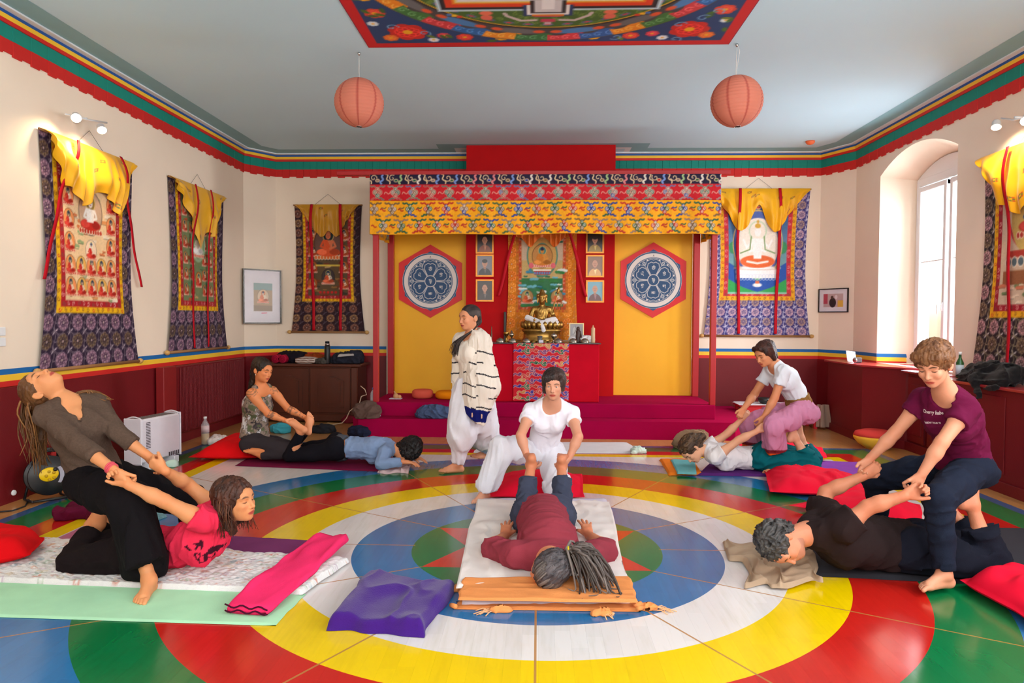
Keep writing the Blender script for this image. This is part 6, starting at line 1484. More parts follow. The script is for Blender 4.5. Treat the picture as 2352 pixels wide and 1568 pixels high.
blob('gourd', [ell(q + V3(.0, .06, .04), (.035, .035, .04), k=.02), ell(q + V3(.05, .06, .03), (.028, .028, .028), k=.01), cap(q + V3(.0, .06, .07), q + V3(-.02, .06, .1), .01, k=.01)], .006, mat('gourd_skin', (206, 150, 100), rough=.5), None, (), None, 'small tan gourd on the white card, left end of the platform', cat='gourd')
mb = MB(); q = atZ(1165, 921, .404); mb.box(q + V3(-.09, 0, .001), q + V3(.09, .05, .03), .006); mb.build('wooden_block', mat('dark_wood_2', (110, 44, 30), rough=.5), label='small brown wooden block at the foot of the altar', cat='block')
mb = MB(); q = atZ(864, 957, .225); mb.box(q + V3(-.05, 0, .001), q + V3(.05, .05, .02), .004); mb.build('tissue_pack', mat('tissue_blue', (170, 190, 226), rough=.4), label='pale blue tissue packet on the left of the lower step', cat='packet')

# cabinet with things on top
def cabinet():
    M = mat('oak_dark', (84, 36, 16), rough=.38, var=.22, vscale=5, stretch=(1, 1, .15), bump=.1, bscale=60, coat=.15); x0, x1, y0, y1, H = -4.0, -2.56, 10.02, 10.56, .84
    root = empty('cabinet', ((x0 + x1) / 2, 10.3, 0), 'dark wooden sideboard with arched door panels against the back wall', 'cabinet')
    mb = MB(); mb.box((x0 + .02, y0 + .03, .08), (x1 - .02, y1, H - .04), .006); mb.build('carcass', M, root)
    mb = MB(); mb.box((x0 - .03, y0 - .02, H - .04), (x1 + .03, y1 + .01, H), .01); mb.build('top', M, root)
    mb = MB(); mb.box((x0, y0 + .01, .02), (x1, y1, .12), .01); mb.build('plinth', M, root)
    for x in (x0 + .02, x1 - .12):
        mb = MB(); mb.box((x, y0 + .005, .1), (x + .1, y0 + .05, H - .04), .012); mb.build('corner_post', M, root)
    w = (x1 - x0 - .28) / 2
    for k in range(2):
        a = x0 + .13 + k * (w + .02); mb = MB(); mb.box((a, y0 + .008, .14), (a + w, y0 + .032, H - .06), .005); d_ = mb.build('door', M, root)
        pts = [(a + .09, .22), (a + w - .09, .22), (a + w - .09, H - .24)] + [(a + w - .09 - (w - .18) * t, H - .24 + .075 * math.sin(PI * t) ** 1.5) for t in np.linspace(.08, .92, 9)] + [(a + .09, H - .24)]
        mb = MB(); mb.prism([(x, y0 - .012, z) for x, z in pts], (0, .022, 0)); mb.build('panel', M, d_)
        c = np.mean(pts, 0); mb = MB(); mb.prism([(c[0] + (x - c[0]) * .78, y0 - .03, c[1] + (z - c[1]) * .84) for x, z in pts], (0, .02, 0)); mb.build('panel_field', M, d_)
    return H
Hc = cabinet()
def onCab(px, Y=10.25): return V3(atY(px, 845, Y)[0], Y, Hc + .001)
for px, lb in ((632, 'left end of two rolled red mats on the sideboard'), (648, 'right one of two rolled red mats on the sideboard')):
    q = onCab(px, 10.1); root = empty('rolled_mat', q, lb, 'mat', 'rolled red mats'); mb = MB(); mb.lathe([(.057, 0), (.06, .008), (.06, .34), (.057, .345)], q + V3(0, 0, .062), 28, (0, 1, 0)); mb.build('roll', cloth('mat_crimson', (176, 20, 56)), root, True)
    mb = MB(); mb.tube([q + V3(0, -.001, .062) + V3(math.cos(t) * (.008 + t * .0026), 0, math.sin(t) * (.008 + t * .0026)) for t in np.linspace(0, 18, 60)], .0022, 4); mb.build('spiral_edge', cloth('mat_dark_red', (90, 8, 30)), root, True)
roll('folded_blanket', onCab(700, 10.06) + V3(.0, .0, 0), onCab(700, 10.06) + V3(0, .4, 0), .3, .085, cloth('cream_wool', (214, 196, 184)), 'folded cream blanket on the sideboard', 'blanket', 3, 0, cloth('brown_edge', (120, 84, 66)), .003)
heap('clothes', onCab(668, 10.36), (.42, .2, .2), cloth('black_cloth', (30, 24, 34)), 'black clothes piled behind the rolled red mats', 'clothing', 21, .014, .06, .01)
heap('clothes', onCab(722, 10.34), (.3, .16, .15), cloth('rust_cloth', (150, 66, 24)), 'rust orange garment behind the cream blanket', 'clothing', 22, .012, .06, .01)
heap('clothes', onCab(800, 10.24), (.46, .26, .21), cloth('charcoal_blue_cloth', (42, 44, 56), vscale=20, var=.3), 'dark blue and black clothes piled on the right of the sideboard', 'clothing', 23, .015, .06, .01)
slab('folded_shirt', [onCab(776, 10.08) + V3(0, 0, .1), onCab(812, 10.08) + V3(0, 0, .12), onCab(812, 10.2) + V3(0, 0, .13), onCab(776, 10.2) + V3(0, 0, .11)], .02, cloth('pale_grey_cloth', (196, 190, 186)), 'pale grey shirt folded on top of the dark clothes', 'clothing', nu=24, nv=20, wr=.008, z0=0)
heap('cloth', onCab(738, 10.1), (.14, .1, .09), cloth('grey_green_cloth', (80, 76, 70)), 'grey-green cloth beside the black flask', 'cloth', 24, .01, .04, .008)
root = empty('flask', onCab(752, 10.08), 'tall matt black vacuum flask with a steel neck on the sideboard', 'flask'); q = onCab(752, 10.08)
mb = MB(); mb.lathe([(.040, 0), (.042, .01), (.042, .25), (.036, .262)], q, 28); mb.build('body', M_black, root, True)
mb = MB(); mb.lathe([(.034, .262), (.033, .29), (.029, .296)], q, 24); mb.build('steel_neck', M_chrome, root, True)
mb = MB(); mb.lathe([(.03, .296), (.031, .318), (.026, .324), (.001, .325)], q, 24); mb.build('cap', M_black, root, True)
mb = MB(); q = atY(577, 822, 10.5); mb.box(q + V3(-.03, 0, -.03), q + V3(.03, .02, .03), .008); mb.build('thermostat', M_white, label='small white thermostat on the wall above the sideboard', cat='thermostat')
# bag, bottle, cords beside the platform
heap('shoulder_bag', atZ(838, 962, .225) + V3(0, .12, 0), (.26, .16, .24), cloth('brown_grey_bag', (96, 74, 66)), 'brown fabric bag slumped on the left of the lower step', 'bag', 31, .016, .07, .009)
heap('pouch', atZ(788, 974) + V3(0, .5, 0) * 0 + V3(.05, .15, 0), (.16, .12, .12), cloth('wine_cloth', (120, 30, 44)), 'small wine red pouch on the floor beside the platform', 'bag', 33, .008, .05, .009)
q = atZ(843, 955, .225) + V3(.06, .1, .18); root = empty('water_bottle', q, 'clear plastic bottle with a blue cap propped on the brown bag', 'bottle'); M_pet = mat('clear_plastic', (226, 228, 232), rough=.08, alpha=.3)
mb = MB(); mb.lathe([(.035, 0), (.042, .01), (.042, .1), (.03, .13), (.014, .15), (.014, .165)], q, 20); mb.build('body', M_pet, root, True); mb = MB(); mb.lathe([(.017, .16), (.017, .18), (.001, .182)], q, 16); mb.build('cap', mat('blue_cap', (90, 120, 196), rough=.4), root, True)
mb = MB(); S = lambda px, py, Y=9.2: atY(px, py, Y); mb.tube([S(828, 886), S(838, 894), S(842, 906), S(830, 910), S(826, 924), S(832, 932), S(815, 935), S(803, 944), S(796, 960), S(786, 971), S(760, 976)], .006, 8); mb.build('rope', cloth('white_rope', (206, 180, 156)), None, True, 'white cord looping from the bag down to the floor', cat='cord')
mb = MB(); b_ = F_(780, 978)
for k in range(7): mb.tube([b_ + V3(0, .1, .02), b_ + V3(-.1 - .02 * k, .05 + .02 * k, .02), b_ + V3(-.22 - .02 * (k % 3), .02 * k, .008)], .004, 5)
mb.build('rope_end', cloth('tan_rope', (176, 140, 90)), None, True, 'frayed tan rope end on the floor by the platform', cat='rope')
# water bottle on the floor
q = F_(468, 1022) + V3(0, .04, 0); root = empty('water_bottle', q, 'tall plastic bottle with amber drink and white cap near the left wall', 'bottle')
mb = MB(); mb.lathe([(.034, 0), (.045, .012), (.045, .19), (.041, .2), (.045, .21), (.045, .235), (.016, .29), (.015, .31)], q, 24); mb.build('body', M_pet, root, True)
mb = MB(); mb.lathe([(.032, .003), (.043, .014), (.043, .13), (.001, .131)], q, 24); mb.build('drink', mat('amber_drink', (206, 160, 70), rough=.15, trans=.15), root, True)
mb = MB(); mb.lathe([(.0462, .15), (.0462, .225)], q, 24); mb.build('label', mat('bottle_label', (220, 196, 200), rough=.5), root, True); mb = MB(); mb.lathe([(.019, .305), (.019, .33), (.001, .332)], q, 18); mb.build('cap', M_white, root, True)
# convector heater
def heater():
    a, b = F_(291, 1068), F_(396, 1036); a = V3(a[0], a[1], 0); u = nrm(V3(b[0] - a[0], b[1] - a[1], 0)); c0 = a; w = np.cross(V3(0, 0, 1), u); L, D, H = .70, .19, .50; c0 = F_(300, 1070) + w * 0
    Y0 = 6.95; p0 = atY(330, 1062, 6.75); base = V3(p0[0], 6.72, 0); u = nrm(V3(-.02 + .2, 1, 0)); w = V3(u[1], -u[0], 0)   # u along the wall, w towards the room
    root = empty('convector_heater', base, 'white portable convector heater standing by the left wall', 'heater'); M = mat('heater_white', (222, 218, 226), rough=.35)
    def bx(x0, x1, y0, y1, z0, z1, nm, m, bev=.01, par=None):
        mb = MB(); T = Matrix(((u[0], w[0], 0, base[0]), (u[1], w[1], 0, base[1]), (0, 0, 1, 0), (0, 0, 0, 1))); mb.box((x0, y0, z0), (x1, y1, z1), bev, T); return mb.build(nm, m, par or root)
    z = .07; bx(0, .56, -.19, 0, z, z + .43, 'body', M, .015); bx(-.012, .0, -.195, .005, z - .01, z + .44, 'side_panel', M); bx(.56, .572, -.195, .005, z - .01, z + .44, 'side_panel', M)
    for x in (.06, .43): bx(x, x + .07, -.22, .03, .0, z, 'foot', M, .006)
    for k in range(9): bx(.03 + k * .056, .072 + k * .056, -.165, -.03, z + .425, z + .4325, 'grille_slat', mat('heater_slot', (110, 104, 104), rough=.6), .001)
    for k in range(17): bx(.06, .12, 0, .003, z + .14 + k * .0155, z + .147 + k * .0155, 'louvre', mat('heater_dark', (60, 54, 60), rough=.6), .001)
    for k in range(6): bx(.38 + k * .028, .394 + k * .028, 0, .004, z + .01, z + .05, 'louvre', mat('heater_dark'), .001)
    bx(-.02, -.012, -.14, -.07, z + .17, z + .2, 'red_switch', mat('switch_red', (236, 60, 20), rough=.4, emit=.4), .003)
    for x in (.01, .55):
        mb = MB(); P = [base + u * x + w * (-.18 + .17 * t) + V3(0, 0, z + .432 + .022 * math.sin(PI * t)) for t in np.linspace(0, 1, 9)]; mb.tube(P, .007, 8); mb.build('handle', M, root, True)
heater()
# cable reel with the cushion behind it and the cable
def reel():
    c = F_(98, 1150) + V3(0, .0, 0); base = V3(c[0], c[1] + .05, 0); c = base + V3(.02, 0, .20); ax = nrm(V3(.75, -.65, .1)); root = empty('cable_reel', base, 'black cable reel with a yellow face on a tube stand by the left wall', 'cable reel')
    u = nrm(np.cross(ax, V3(0, 0, 1))); w = np.cross(u, ax)
    mb = MB(); mb.lathe([(.05, -.09), (.09, -.09), (.09, .03), (.05, .03)], c, 30, ax); mb.build('drum', mat('cable_black', (18, 16, 20), rough=.55), root, True)
    for d_ in (-.095, .03): mb = MB(); mb.lathe([(.001, d_), (.155, d_), (.16, d_ + .006), (.155, d_ + .012), (.001, d_ + .012)], c, 40, ax); mb.build('flange', M_black, root, True)
    mb = MB(); mb.lathe([(.001, .048), (.066, .048), (.07, .044), (.07, .04)], c + w * .01 + u * .01, 30, ax, sx=.8); fo = mb.build('yellow_face', mat('reel_yellow', (250, 206, 0), rough=.4), root, True)
    for s_ in range(5): mb = MB(); q = c + ax * .0485 + u * (.03 * math.cos(s_ * 1.25)) + w * (.034 * math.sin(s_ * 1.25)); mb.lathe([(.001, .003), (.012, .003), (.012, 0)], q, 14, ax); mb.build('socket', mat('reel_socket', (206, 160, 0), rough=.5), fo, True)
    mb = MB(); mb.lathe([(.001, .01), (.016, .01), (.016, 0)], c + ax * .045 - u * .035 + w * .045, 14, ax); mb.build('cutout', M_black, root, True)
    mb = MB(); mb.add([c + ax * .043 + u * (.1 * math.cos(t)) * 1 + w * (.1 * math.sin(t)) for t in np.linspace(2.4, 3.9, 8)] + [c + ax * .043 + u * .07 * math.cos(t) + w * .09 * math.sin(t) for t in np.linspace(3.9, 2.4, 8)], [tuple(range(16))]); mb.build('sticker', mat('grey_sticker', (170, 166, 180), rough=.4), root)
    mb = MB(); mb.tube([base + u * .13 + ax * .14 + V3(0, 0, .012), base + u * .13 - ax * .12 + V3(0, 0, .012), c + u * .1 - ax * .13, c + V3(0, 0, .19) - ax * .06 + u * .08, c + V3(0, 0, .2) - ax * .0, c + V3(0, 0, .19) - ax * .06 - u * .08, c - u * .1 - ax * .13, base - u * .13 - ax * .12 + V3(0, 0, .012), base - u * .13 + ax * .14 + V3(0, 0, .012), base + u * .13 + ax * .14 + V3(0, 0, .012)], .011, 8); mb.build('stand', M_black, root, True)
    mb = MB(); mb.tube([c + V3(0, 0, .2) - ax * .06 + u * .08, c + V3(0, 0, .215), c + V3(0, 0, .2) - ax * .06 - u * .08], .015, 8); mb.build('grip', M_black, root, True)
    mb = MB(); mb.tube([F_(66, 1150) + V3(0, 0, .01), F_(58, 1162, .008), F_(30, 1172, .008), F_(-30, 1178, .008)], .006, 8); mb.build('cable', mat('cable_black'), None, True, 'thin black cable trailing along the left wall', cat='cable')
reel()
q = F_(118, 1132) + V3(0, .22, 0)
blob('cushion', [ell(q + V3(0, .05, .2), (.17, .09, .2), np.stack([nrm(V3(.8, .3, .3)), nrm(V3(-.35, .9, .2)), nrm(np.cross(nrm(V3(.8, .3, .3)), nrm(V3(-.35, .9, .2))))]), .02), folds(.008, V3(0, 0, 1), .06, 2)], .01, cloth('coral_cotton', (206, 60, 58)), None, (), None, 'coral red cushion leaning behind the cable reel', cat='cushion')
mb = MB(); q = V3(XL + .03, atX(31, 1130, XL + .05)[1], atX(31, 1130, XL + .05)[2]); root = empty('wall_socket', q, 'maroon wall socket with a white insert low on the left wall', 'socket'); mb.box(q + V3(0, -.045, -.04), q + V3(.02, .045, .04), .004); mb.build('plate', M_dado, root); mb = MB(); mb.lathe([(.022, .0), (.022, .03), (.018, .035), (.001, .035)], q + V3(.01, -.01, 0), 18, (1, -.3, 0)); mb.build('insert', M_white, root, True)
for z in (1.40, 1.36 - .02):
    pass
q = atX(10, 765, XL); root = empty('light_switch', q, 'pair of stacked white light switches on the left wall', 'switch')
for dz in (.015, -.07): mb = MB(); mb.box(q + V3(.001, -.08, dz - .035), q + V3(.014, .0, dz + .035), .004); mb.build('switch_plate', M_white, root)
# lanterns
def lantern(px, py, rp, label, tilt, yz):
    Y = yz; c = atY(px, py, Y); r_ = rp * Y / FPX; root = empty('paper_lantern', (c[0], c[1], c[2]), label, 'lantern', 'round paper lanterns'); up = nrm(V3(tilt, 0, 1)); n = 72; rings = 22; prof = []
    for i in range(rings * 3 + 1):
        t = i / (rings * 3); a = -PI / 2 * .93 + t * PI * .93; prof.append((r_ * math.cos(a) * (1 - .03 * (i % 3 == 1) * math.cos(a)), r_ * .985 * math.sin(a)))
    mb = MB(); mb.lathe(prof, c, n, up); V = np.array(mb.v); col = np.tile(lin((204, 120, 98)), (len(V), 1))
    x = nrm(np.cross(up, V3(0, 1, 0))); y_ = np.cross(up, x); col[(np.arange(len(V)) % n) % 9 == 2] = lin((170, 74, 60))
    F = [f for f in mb.f if len(f) == 4]; me = mesh_np(mb.v, F, True, col); link('shade', me, mat('lantern_paper', attr='Col', rough=.8, sub=.2, bump=.15, bscale=60, var=.04), root)
    for s in (-1, 1): mb = MB(); mb.tube([c + up * s * r_ * .975 + (x * math.cos(t) + y_ * math.sin(t)) * r_ * .12 for t in np.linspace(0, 2 * PI, 20)], .003, 5); mb.build('wire_ring', M_chrome, root, True)
    top = c + up * r_ * .96; mb = MB(); mb.tube([top, V3(c[0] + tilt * .1, c[1], ZC - .002)], .003, 6)
    if px > 1200: mb.tube([top, top + V3(.012, 0, .08), V3(c[0] + .02, c[1], ZC - .06), V3(c[0] + tilt * .1, c[1], ZC - .002)], .0025, 5)
    mb.build('cord', mat('cord_white', (214, 214, 210)), root, True); mb = MB(); mb.lathe([(.012, 0), (.014, -.012), (.004, -.03)], (c[0] + tilt * .1, c[1], ZC), 12); mb.build('hook', M_chrome, root, True)
lantern(825, 236, 56, 'salmon paper lantern hanging left of the ceiling painting', 0, 6.6); lantern(1692, 233, 57.5, 'salmon paper lantern hanging right of the ceiling painting', -.05, 6.48)
q = atZ(1861, 329, 3.93); mb = MB(); mb.lathe([(.062, .03), (.06, .01), (.04, -.012), (.015, -.02), (.001, -.02)], q, 24); mb.build('smoke_detector', mat('detector_orange', (236, 110, 60), rough=.5), None, True, 'small orange detector on the ceiling at the back right', cat='detector')
# spotlights on the side walls
def spots(name, wallx, bar, heads, label):
    s = 1 if wallx < 0 else -1; P = [atX(*b, wallx + s * .12) for b in bar]; root = empty(name, atX(*bar[0], wallx), label, 'spotlight'); mb = MB(); mb.tube(P, .009, 8); m_ = (P[0] + P[-1]) / 2; mb.tube([m_, V3(wallx, m_[1], m_[2])], .012, 8); mb.lathe([(.045, 0), (.045, .02), (.001, .021)], V3(wallx, m_[1], m_[2]), 18, (s, 0, 0)); mb.build('bracket', M_white, root, True)
    for (px, py), aim in heads:
        c = atX(px, py, wallx + s * .2); d_ = nrm(np.array(aim, float) - c); mb = MB(); mb.lathe([(.028, -.07), (.034, -.06), (.038, -.01), (.046, 0)], c, 22, d_); ho = mb.build('lamp_head', M_white, root, True)
        mb = MB(); mb.lathe([(.001, .003), (.04, .003)], c, 22, d_); mb.build('lit_lens', mat('lamp_glow', (255, 236, 200), emit=14), ho, True)
        light('spot_lamp', 'SPOT', tuple(c + d_ * .03), 30, (1, .74, .45), tuple(c + d_ * .3 + V3(-s * .25, .1, -.5)), .04, spot_size=R(150), spot_blend=.9)
spots('wall_spotlight', XL, [(150, 262), (200, 275), (245, 282)], [((175, 271), (-3.2, 5.0, 2.3)), ((234, 299), (-3.5, 6.0, 2.4))], 'double wall spotlight lit above the leftmost scroll')
spots('wall_spotlight', XR, [(2300, 272), (2330, 276), (2362, 268)], [((2288, 292), (3.9, 6.3, 2.3)), ((2356, 278), (3.4, 5.0, 2.4))], 'double wall spotlight lit above the scroll on the right wall')
# ledge and window-side items
q = V3(4.10, atX(1957, 828, 4.1)[1], .956); mb = MB(); mb.box(V3(-.07, -.006, 0), V3(.07, .006, .15), .003, Matrix.Translation(q) @ Matrix.Rotation(-.35, 4, 'X') @ Matrix.Rotation(.3, 4, 'Z')); mb.build('white_tile', M_white, label='small white square card leaning on the ledge left of the window', cat='card')
q = q + V3(.02, -.12, 0); root = empty('camera', q, 'small grey camera beside the white card on the ledge', 'camera'); mb = MB(); mb.box(q + V3(-.05, -.02, 0), q + V3(.05, .02, .07), .01); mb.build('body', mat('camera_grey', (70, 66, 70), rough=.4), root); mb = MB(); mb.lathe([(.028, 0), (.03, .025), (.02, .03), (.001, .028)], q + V3(-.03, -.01, .035), 20, (-.8, -.6, 0)); mb.build('lens', M_chrome, root, True)
q = V3(4.28, atX(2204, 868, 4.28)[1], .926); root = empty('bottle', q, 'green glass bottle with a pale label on the right ledge', 'bottle'); mb = MB(); mb.lathe([(.034, 0), (.036, .01), (.036, .15), (.014, .2), (.013, .24)], q, 22); mb.build('body', mat('green_glass', (60, 120, 70), rough=.08, trans=.6), root, True); mb = MB(); mb.lathe([(.0366, .03), (.0366, .13)], q, 22); mb.build('label', mat('bottle_label_blue', (190, 206, 220), rough=.5), root, True); mb = MB(); mb.lathe([(.016, .235), (.016, .262), (.001, .263)], q, 16); mb.build('cap', M_white, root, True)
cy = atX(2280, 870, 4.2)[1]
p = [cap(V3(4.22, cy + .34, 1.0), V3(4.2, cy - .3, 1.02), .08, .09, k=.06), cap(V3(4.12, cy + .3, .97), V3(4.1, cy - .3, .99), .06, .07, k=.06), cap(V3(4.03, cy - .02, .96), V3(3.97, cy - .18, .84), .05, .03, k=.05), ell(V3(4.2, cy, 1.06), (.1, .22, .06), k=.06), cap(V3(4.0, cy - .2, .9), V3(4.0, cy - .36, .92), .03, .04, k=.05), folds(.02, V3(.2, 1, -.2), .07, 3, 1.0, 4)]
blob('coat', p, .01, cloth('black_coat', (22, 20, 22), sheen=.1), None, (), None, 'black coat dumped on the ledge under the right-hand scroll', cat='clothing')
q = F_(2024, 1030) + V3(-.06, .03, 0); root = empty('pouf', q, 'round yellow and red floor cushion by the window wall', 'cushion'); mb = MB(); mb.lathe([(.1, .0), (.19, .06), (.235, .12), (.235, .15)], q, 36); mb.build('yellow_base', cloth('pouf_yellow', (244, 186, 60)), root, True); mb = MB(); mb.lathe([(.236, .15), (.215, .19), (.14, .215), (.001, .225)], q, 36); mb.build('red_top', cloth('pouf_red', (214, 66, 60)), root, True)
mb = MB(); q = V3(4.24, atX(2112, 853, 4.2)[1], .936); mb.box(q + V3(-.14, -.1, 0), q + V3(.0, .2, .006)); mb.build('paper', mat('paper'), label='sheet of paper on the window sill by the short-haired woman', cat='paper')
# low bench behind the right couple
def bench():
    Yb = 9.9; a, b = atY(1700, 930, Yb), atY(1884, 930, Yb); z = a[2]; root = empty('bench', ((a[0] + b[0]) / 2, Yb, 0), 'low red bench with a white cloth top behind the woman in pink', 'bench')
    M = mat('bench_red', (206, 20, 36), rough=.5); mb = MB(); mb.box((a[0], Yb, z - .03), (b[0], Yb + .38, z), .006); mb.build('top', M, root); mb = MB(); mb.box((a[0] + .02, Yb - .004, z - .13), (b[0] - .02, Yb + .02, z - .03), .004); mb.build('apron', M, root)
    for x in (a[0] + .03, b[0] - .07):
        for y in (Yb + .02, Yb + .32): mb = MB(); mb.box((x, y, 0), (x + .045, y + .045, z - .03), .004); mb.build('leg', M, root)
    slab('cloth', [(a[0] - .01, Yb - .02, z), (a[0] + .75, Yb - .02, z), (a[0] + .75, Yb + .36, z), (a[0] - .01, Yb + .36, z)], .008, cloth('white_cotton_3', (220, 214, 220)), 'white cloth covering the left of the red bench', 'cloth', nu=30, nv=20, wr=.003, z0=.001)
    q = V3(atY(1763, 925, Yb)[0], Yb + .12, z + .01); mb = MB(); mb.lathe([(.05, 0), (.085, .03), (.095, .08), (.088, .08), (.07, .03), (.001, .015)], q, 24); mb.build('bowl', mat('dark_bowl', (30, 34, 34), rough=.3), None, True, 'dark bowl standing on the white bench cloth', cat='bowl')
    x = b[0] - .02; o = surf('towel', lambda u, v: np.stack([x + .05 * np.sin(u * 14) * .3 + u * .12 - .02 + .06 * (1 - v) * (u - .2), Yb + .0 - .03 + .03 * np.sin(u * 9 + 1), .03 + v * (z - .01)], -1), w=24, h=24, m=cloth('taupe_linen', (160, 132, 116))); o.modifiers.new('s', 'SOLIDIFY').thickness = .01; tag(o, 'taupe towel hanging over the right end of the red bench', 'towel')
    heap('shoes', F_(1700, 1000) + V3(.0, .5, 0), (.3, .2, .12), cloth('pinkish_cloth', (196, 160, 160)), 'pale pink bundle under the red bench', 'clothing', 41, .01, .06, .01)
bench()
# ------------------------------------------------------------------ the people
KS = [1.0]
def aY(px, py, Y): return atY(px, py, Y * KS[0])   # KS: the whole figure nearer or farther on its sight lines
def J_(**k):
    """pixel + depth triples become points; (x, y, z) arrays pass through"""
    return {n: (aY(*v) if isinstance(v, tuple) else np.asarray(v, float)) for n, v in k.items()}
def arms(J, q, e, w, Lu=.28, Lf=.24, se=-1, sw=-1, s=None):
    J['el' + q] = reach(J['sh' + q], *e, Lu, se); J['wr' + q] = reach(J['el' + q], *w, Lf, sw)
def V3(*a): return np.array(a, float)
SK_L, SK_M, SK_R = (218, 156, 118), (222, 164, 132), (216, 160, 134)
def hair_top(A, parent, rgb, rgb2, ex=.012, extra=(), cut=True, d=None, amp=.004, wl=.011, h=.005, sub=(), grey=None, name='hair', line=.055):
    p = hair_cap(A, ex) if cut != 'none' else []
    p = p + list(extra)
    if cut is True: p += face_cut(A, line)
    p += list(sub); d = -A['hu'] * .8 + A['hf'] * .3 if d is None else d
    return blob(name, p + [strands(amp, d, wl)], h, hair_mat(), parent, (), hair_colour(rgb, rgb2, d))
# -------- couple on the left
def woman_grey():
    KS[0] = 0.957
    J = J_(pel=(226, 1095, 4.28), wst=(200, 1042, 4.25), chs=(180, 985, 4.2), nk=(160, 928, 4.24), hd=(99, 892, 4.2),
           sha=(107, 952, 4.12), shb=(224, 930, 4.36), hipa=(205, 1108, 4.2), hipb=(252, 1098, 4.42), kna=(292, 1150, 3.98), knb=(440, 1152, 4.72),
           ana=(343, 1331, 3.9), anb=(452, 1205, 4.95))
    J['front'] = V3(.62, -.72, .3); J['frontp'] = V3(.6, -.6, 0); J['hf'] = V3(.1, -.3, .95); J['hu'] = V3(-.97, -.05, -.12)
    arms(J, 'a', (180, 1020), (256, 1078), .27, .235, -1, -1); J['wra'] = aY(262, 1080, 3.86); J['ela'] = aY(182, 1021, 3.97); arms(J, 'b', (268, 994), (341, 1048), .27, .235, -1, -1)
    hnd = dict(a=dict(d=V3(.6, .05, -.75), n=V3(.35, .9, .1), t=V3(.8, -.2, .5), curl=(50, 55, 35), thumb=(30, 30)),
               b=dict(d=V3(.6, .1, -.6), n=V3(.1, -.95, -.1), t=V3(.3, 0, .95), curl=(35, 45, 30)))
    ft = dict(a=dict(to=J['ana'] + V3(.2, -1, -.3), sn=V3(0, 0, -1), inner=V3(1, 0, 0)), b=dict(to=J['anb'] + V3(1, .2, 0), sn=V3(0, 0, -1)))
    o, A = body('person', J, 'woman in a grey-brown knit top leaning far back, straddling her partner and pulling her arms', skin=SK_L, hands=hnd, feet=ft, smile=0, h=.013, hf=.0046, girth=.95)
    M = cloth('knit_grey_brown', (98, 78, 66), bump=.7, bscale=420, vscale=90, var=.18)
    p = top_prims(A, .012, 1.5, .05, hem=A['pel'] * .85 + A['wst'] * .15, hem_r=.145) + neck_cut(A, .062, .01, .14, .06) + [folds(.006, A['pel'] - A['chs'] + V3(.3, 0, 0), .06, 2.5)]
    wear('knit_top', p, A, M, o, .009)
    M2 = cloth('black_jersey', (17, 13, 16), var=.1, vscale=3)
    p = trouser_prims(A, .016, dict(a=.108, b=.1), dict(a=.105, b=.09), dict(a=.80, b=1.0), waist=.15) + [cap(A['kna'], A['ana'] + V3(-.09, .1, .05), .1, .12, k=.04)]
    p += [folds(.014, V3(.15, 0, -1), .085, 5, seed=3), plane(V3(0, 0, .055), V3(0, 0, -1))]
    wear('wide_trousers', p, A, M2, o, .011)
    q = lambda *a: hq(A, *a)
    e = [cap(q(0, -.08, .05), q(0, -.13, -.02), .05, .035, k=.03), cap(q(0, -.1, .03), q(0, -.1, .03) + V3(-.02, .02, -.2), .045, .03, k=.03), cap(q(0, -.1, .03) + V3(-.02, .02, -.2), q(0, -.1, .03) + V3(.0, .02, -.36), .03, .008, k=.03)]
    hair_top(A, o, (104, 66, 34), (70, 42, 24), .01, e, d=V3(0, 0, -1) * .9 + A['hf'] * -.3)
    L = []
    for i in range(60):
        a = q(rng.uniform(-.07, .07), rng.uniform(-.1, .0), rng.uniform(.02, .1)); L.append(([a, a + V3(-.02, 0, -.08), a + V3(rng.uniform(-.04, .02), rng.uniform(-.03, .03), -.2), a + V3(rng.uniform(-.03, .05), rng.uniform(-.03, .04), -rng.uniform(.28, .44))], .006))
    locks('hair_strands', L, (140, 92, 48), (88, 54, 28), o)
    s_ = A['shb']; L = []
    for i in range(26):
        a = A['nk'] + V3(-.02, .08, .04) + V3(rng.uniform(-.02, .02), rng.uniform(-.03, .03), 0); L.append(([a, a + V3(.07, 0, .03), s_ + V3(-.01, rng.uniform(-.06, .06), .065), s_ + V3(rng.uniform(.02, .08), rng.uniform(-.05, .05), .03)], .006))
    locks('hair_over_shoulder', L, (140, 92, 48), (88, 54, 28), o)
    mb = MB()
    for k in range(3):
        mb.lathe([(.030, -.005), (.034, 0), (.030, .005)], A['wra'] - nrm(A['wra'] - A['ela']) * (.012 + .012 * k), 16, nrm(A['wra'] - A['ela']) + V3(.1 * k, 0, 0))
    mb.build('bracelet', cloth('bracelet_cord', (216, 84, 96)), o, True)
    mb = MB(); c = A['nk'] + A['fr'] * .05; mb.tube([A['nk'] + A['lat'] * -.055 + A['fr'] * .02, A['nk'] + A['fr'] * .075 - nrm(A['nk'] - A['chs']) * .05, A['nk'] + A['lat'] * .055 + A['fr'] * .02], .0012, 5); mb.build('necklace', cloth('dark_cord', (40, 30, 30)), o, True)
    return A
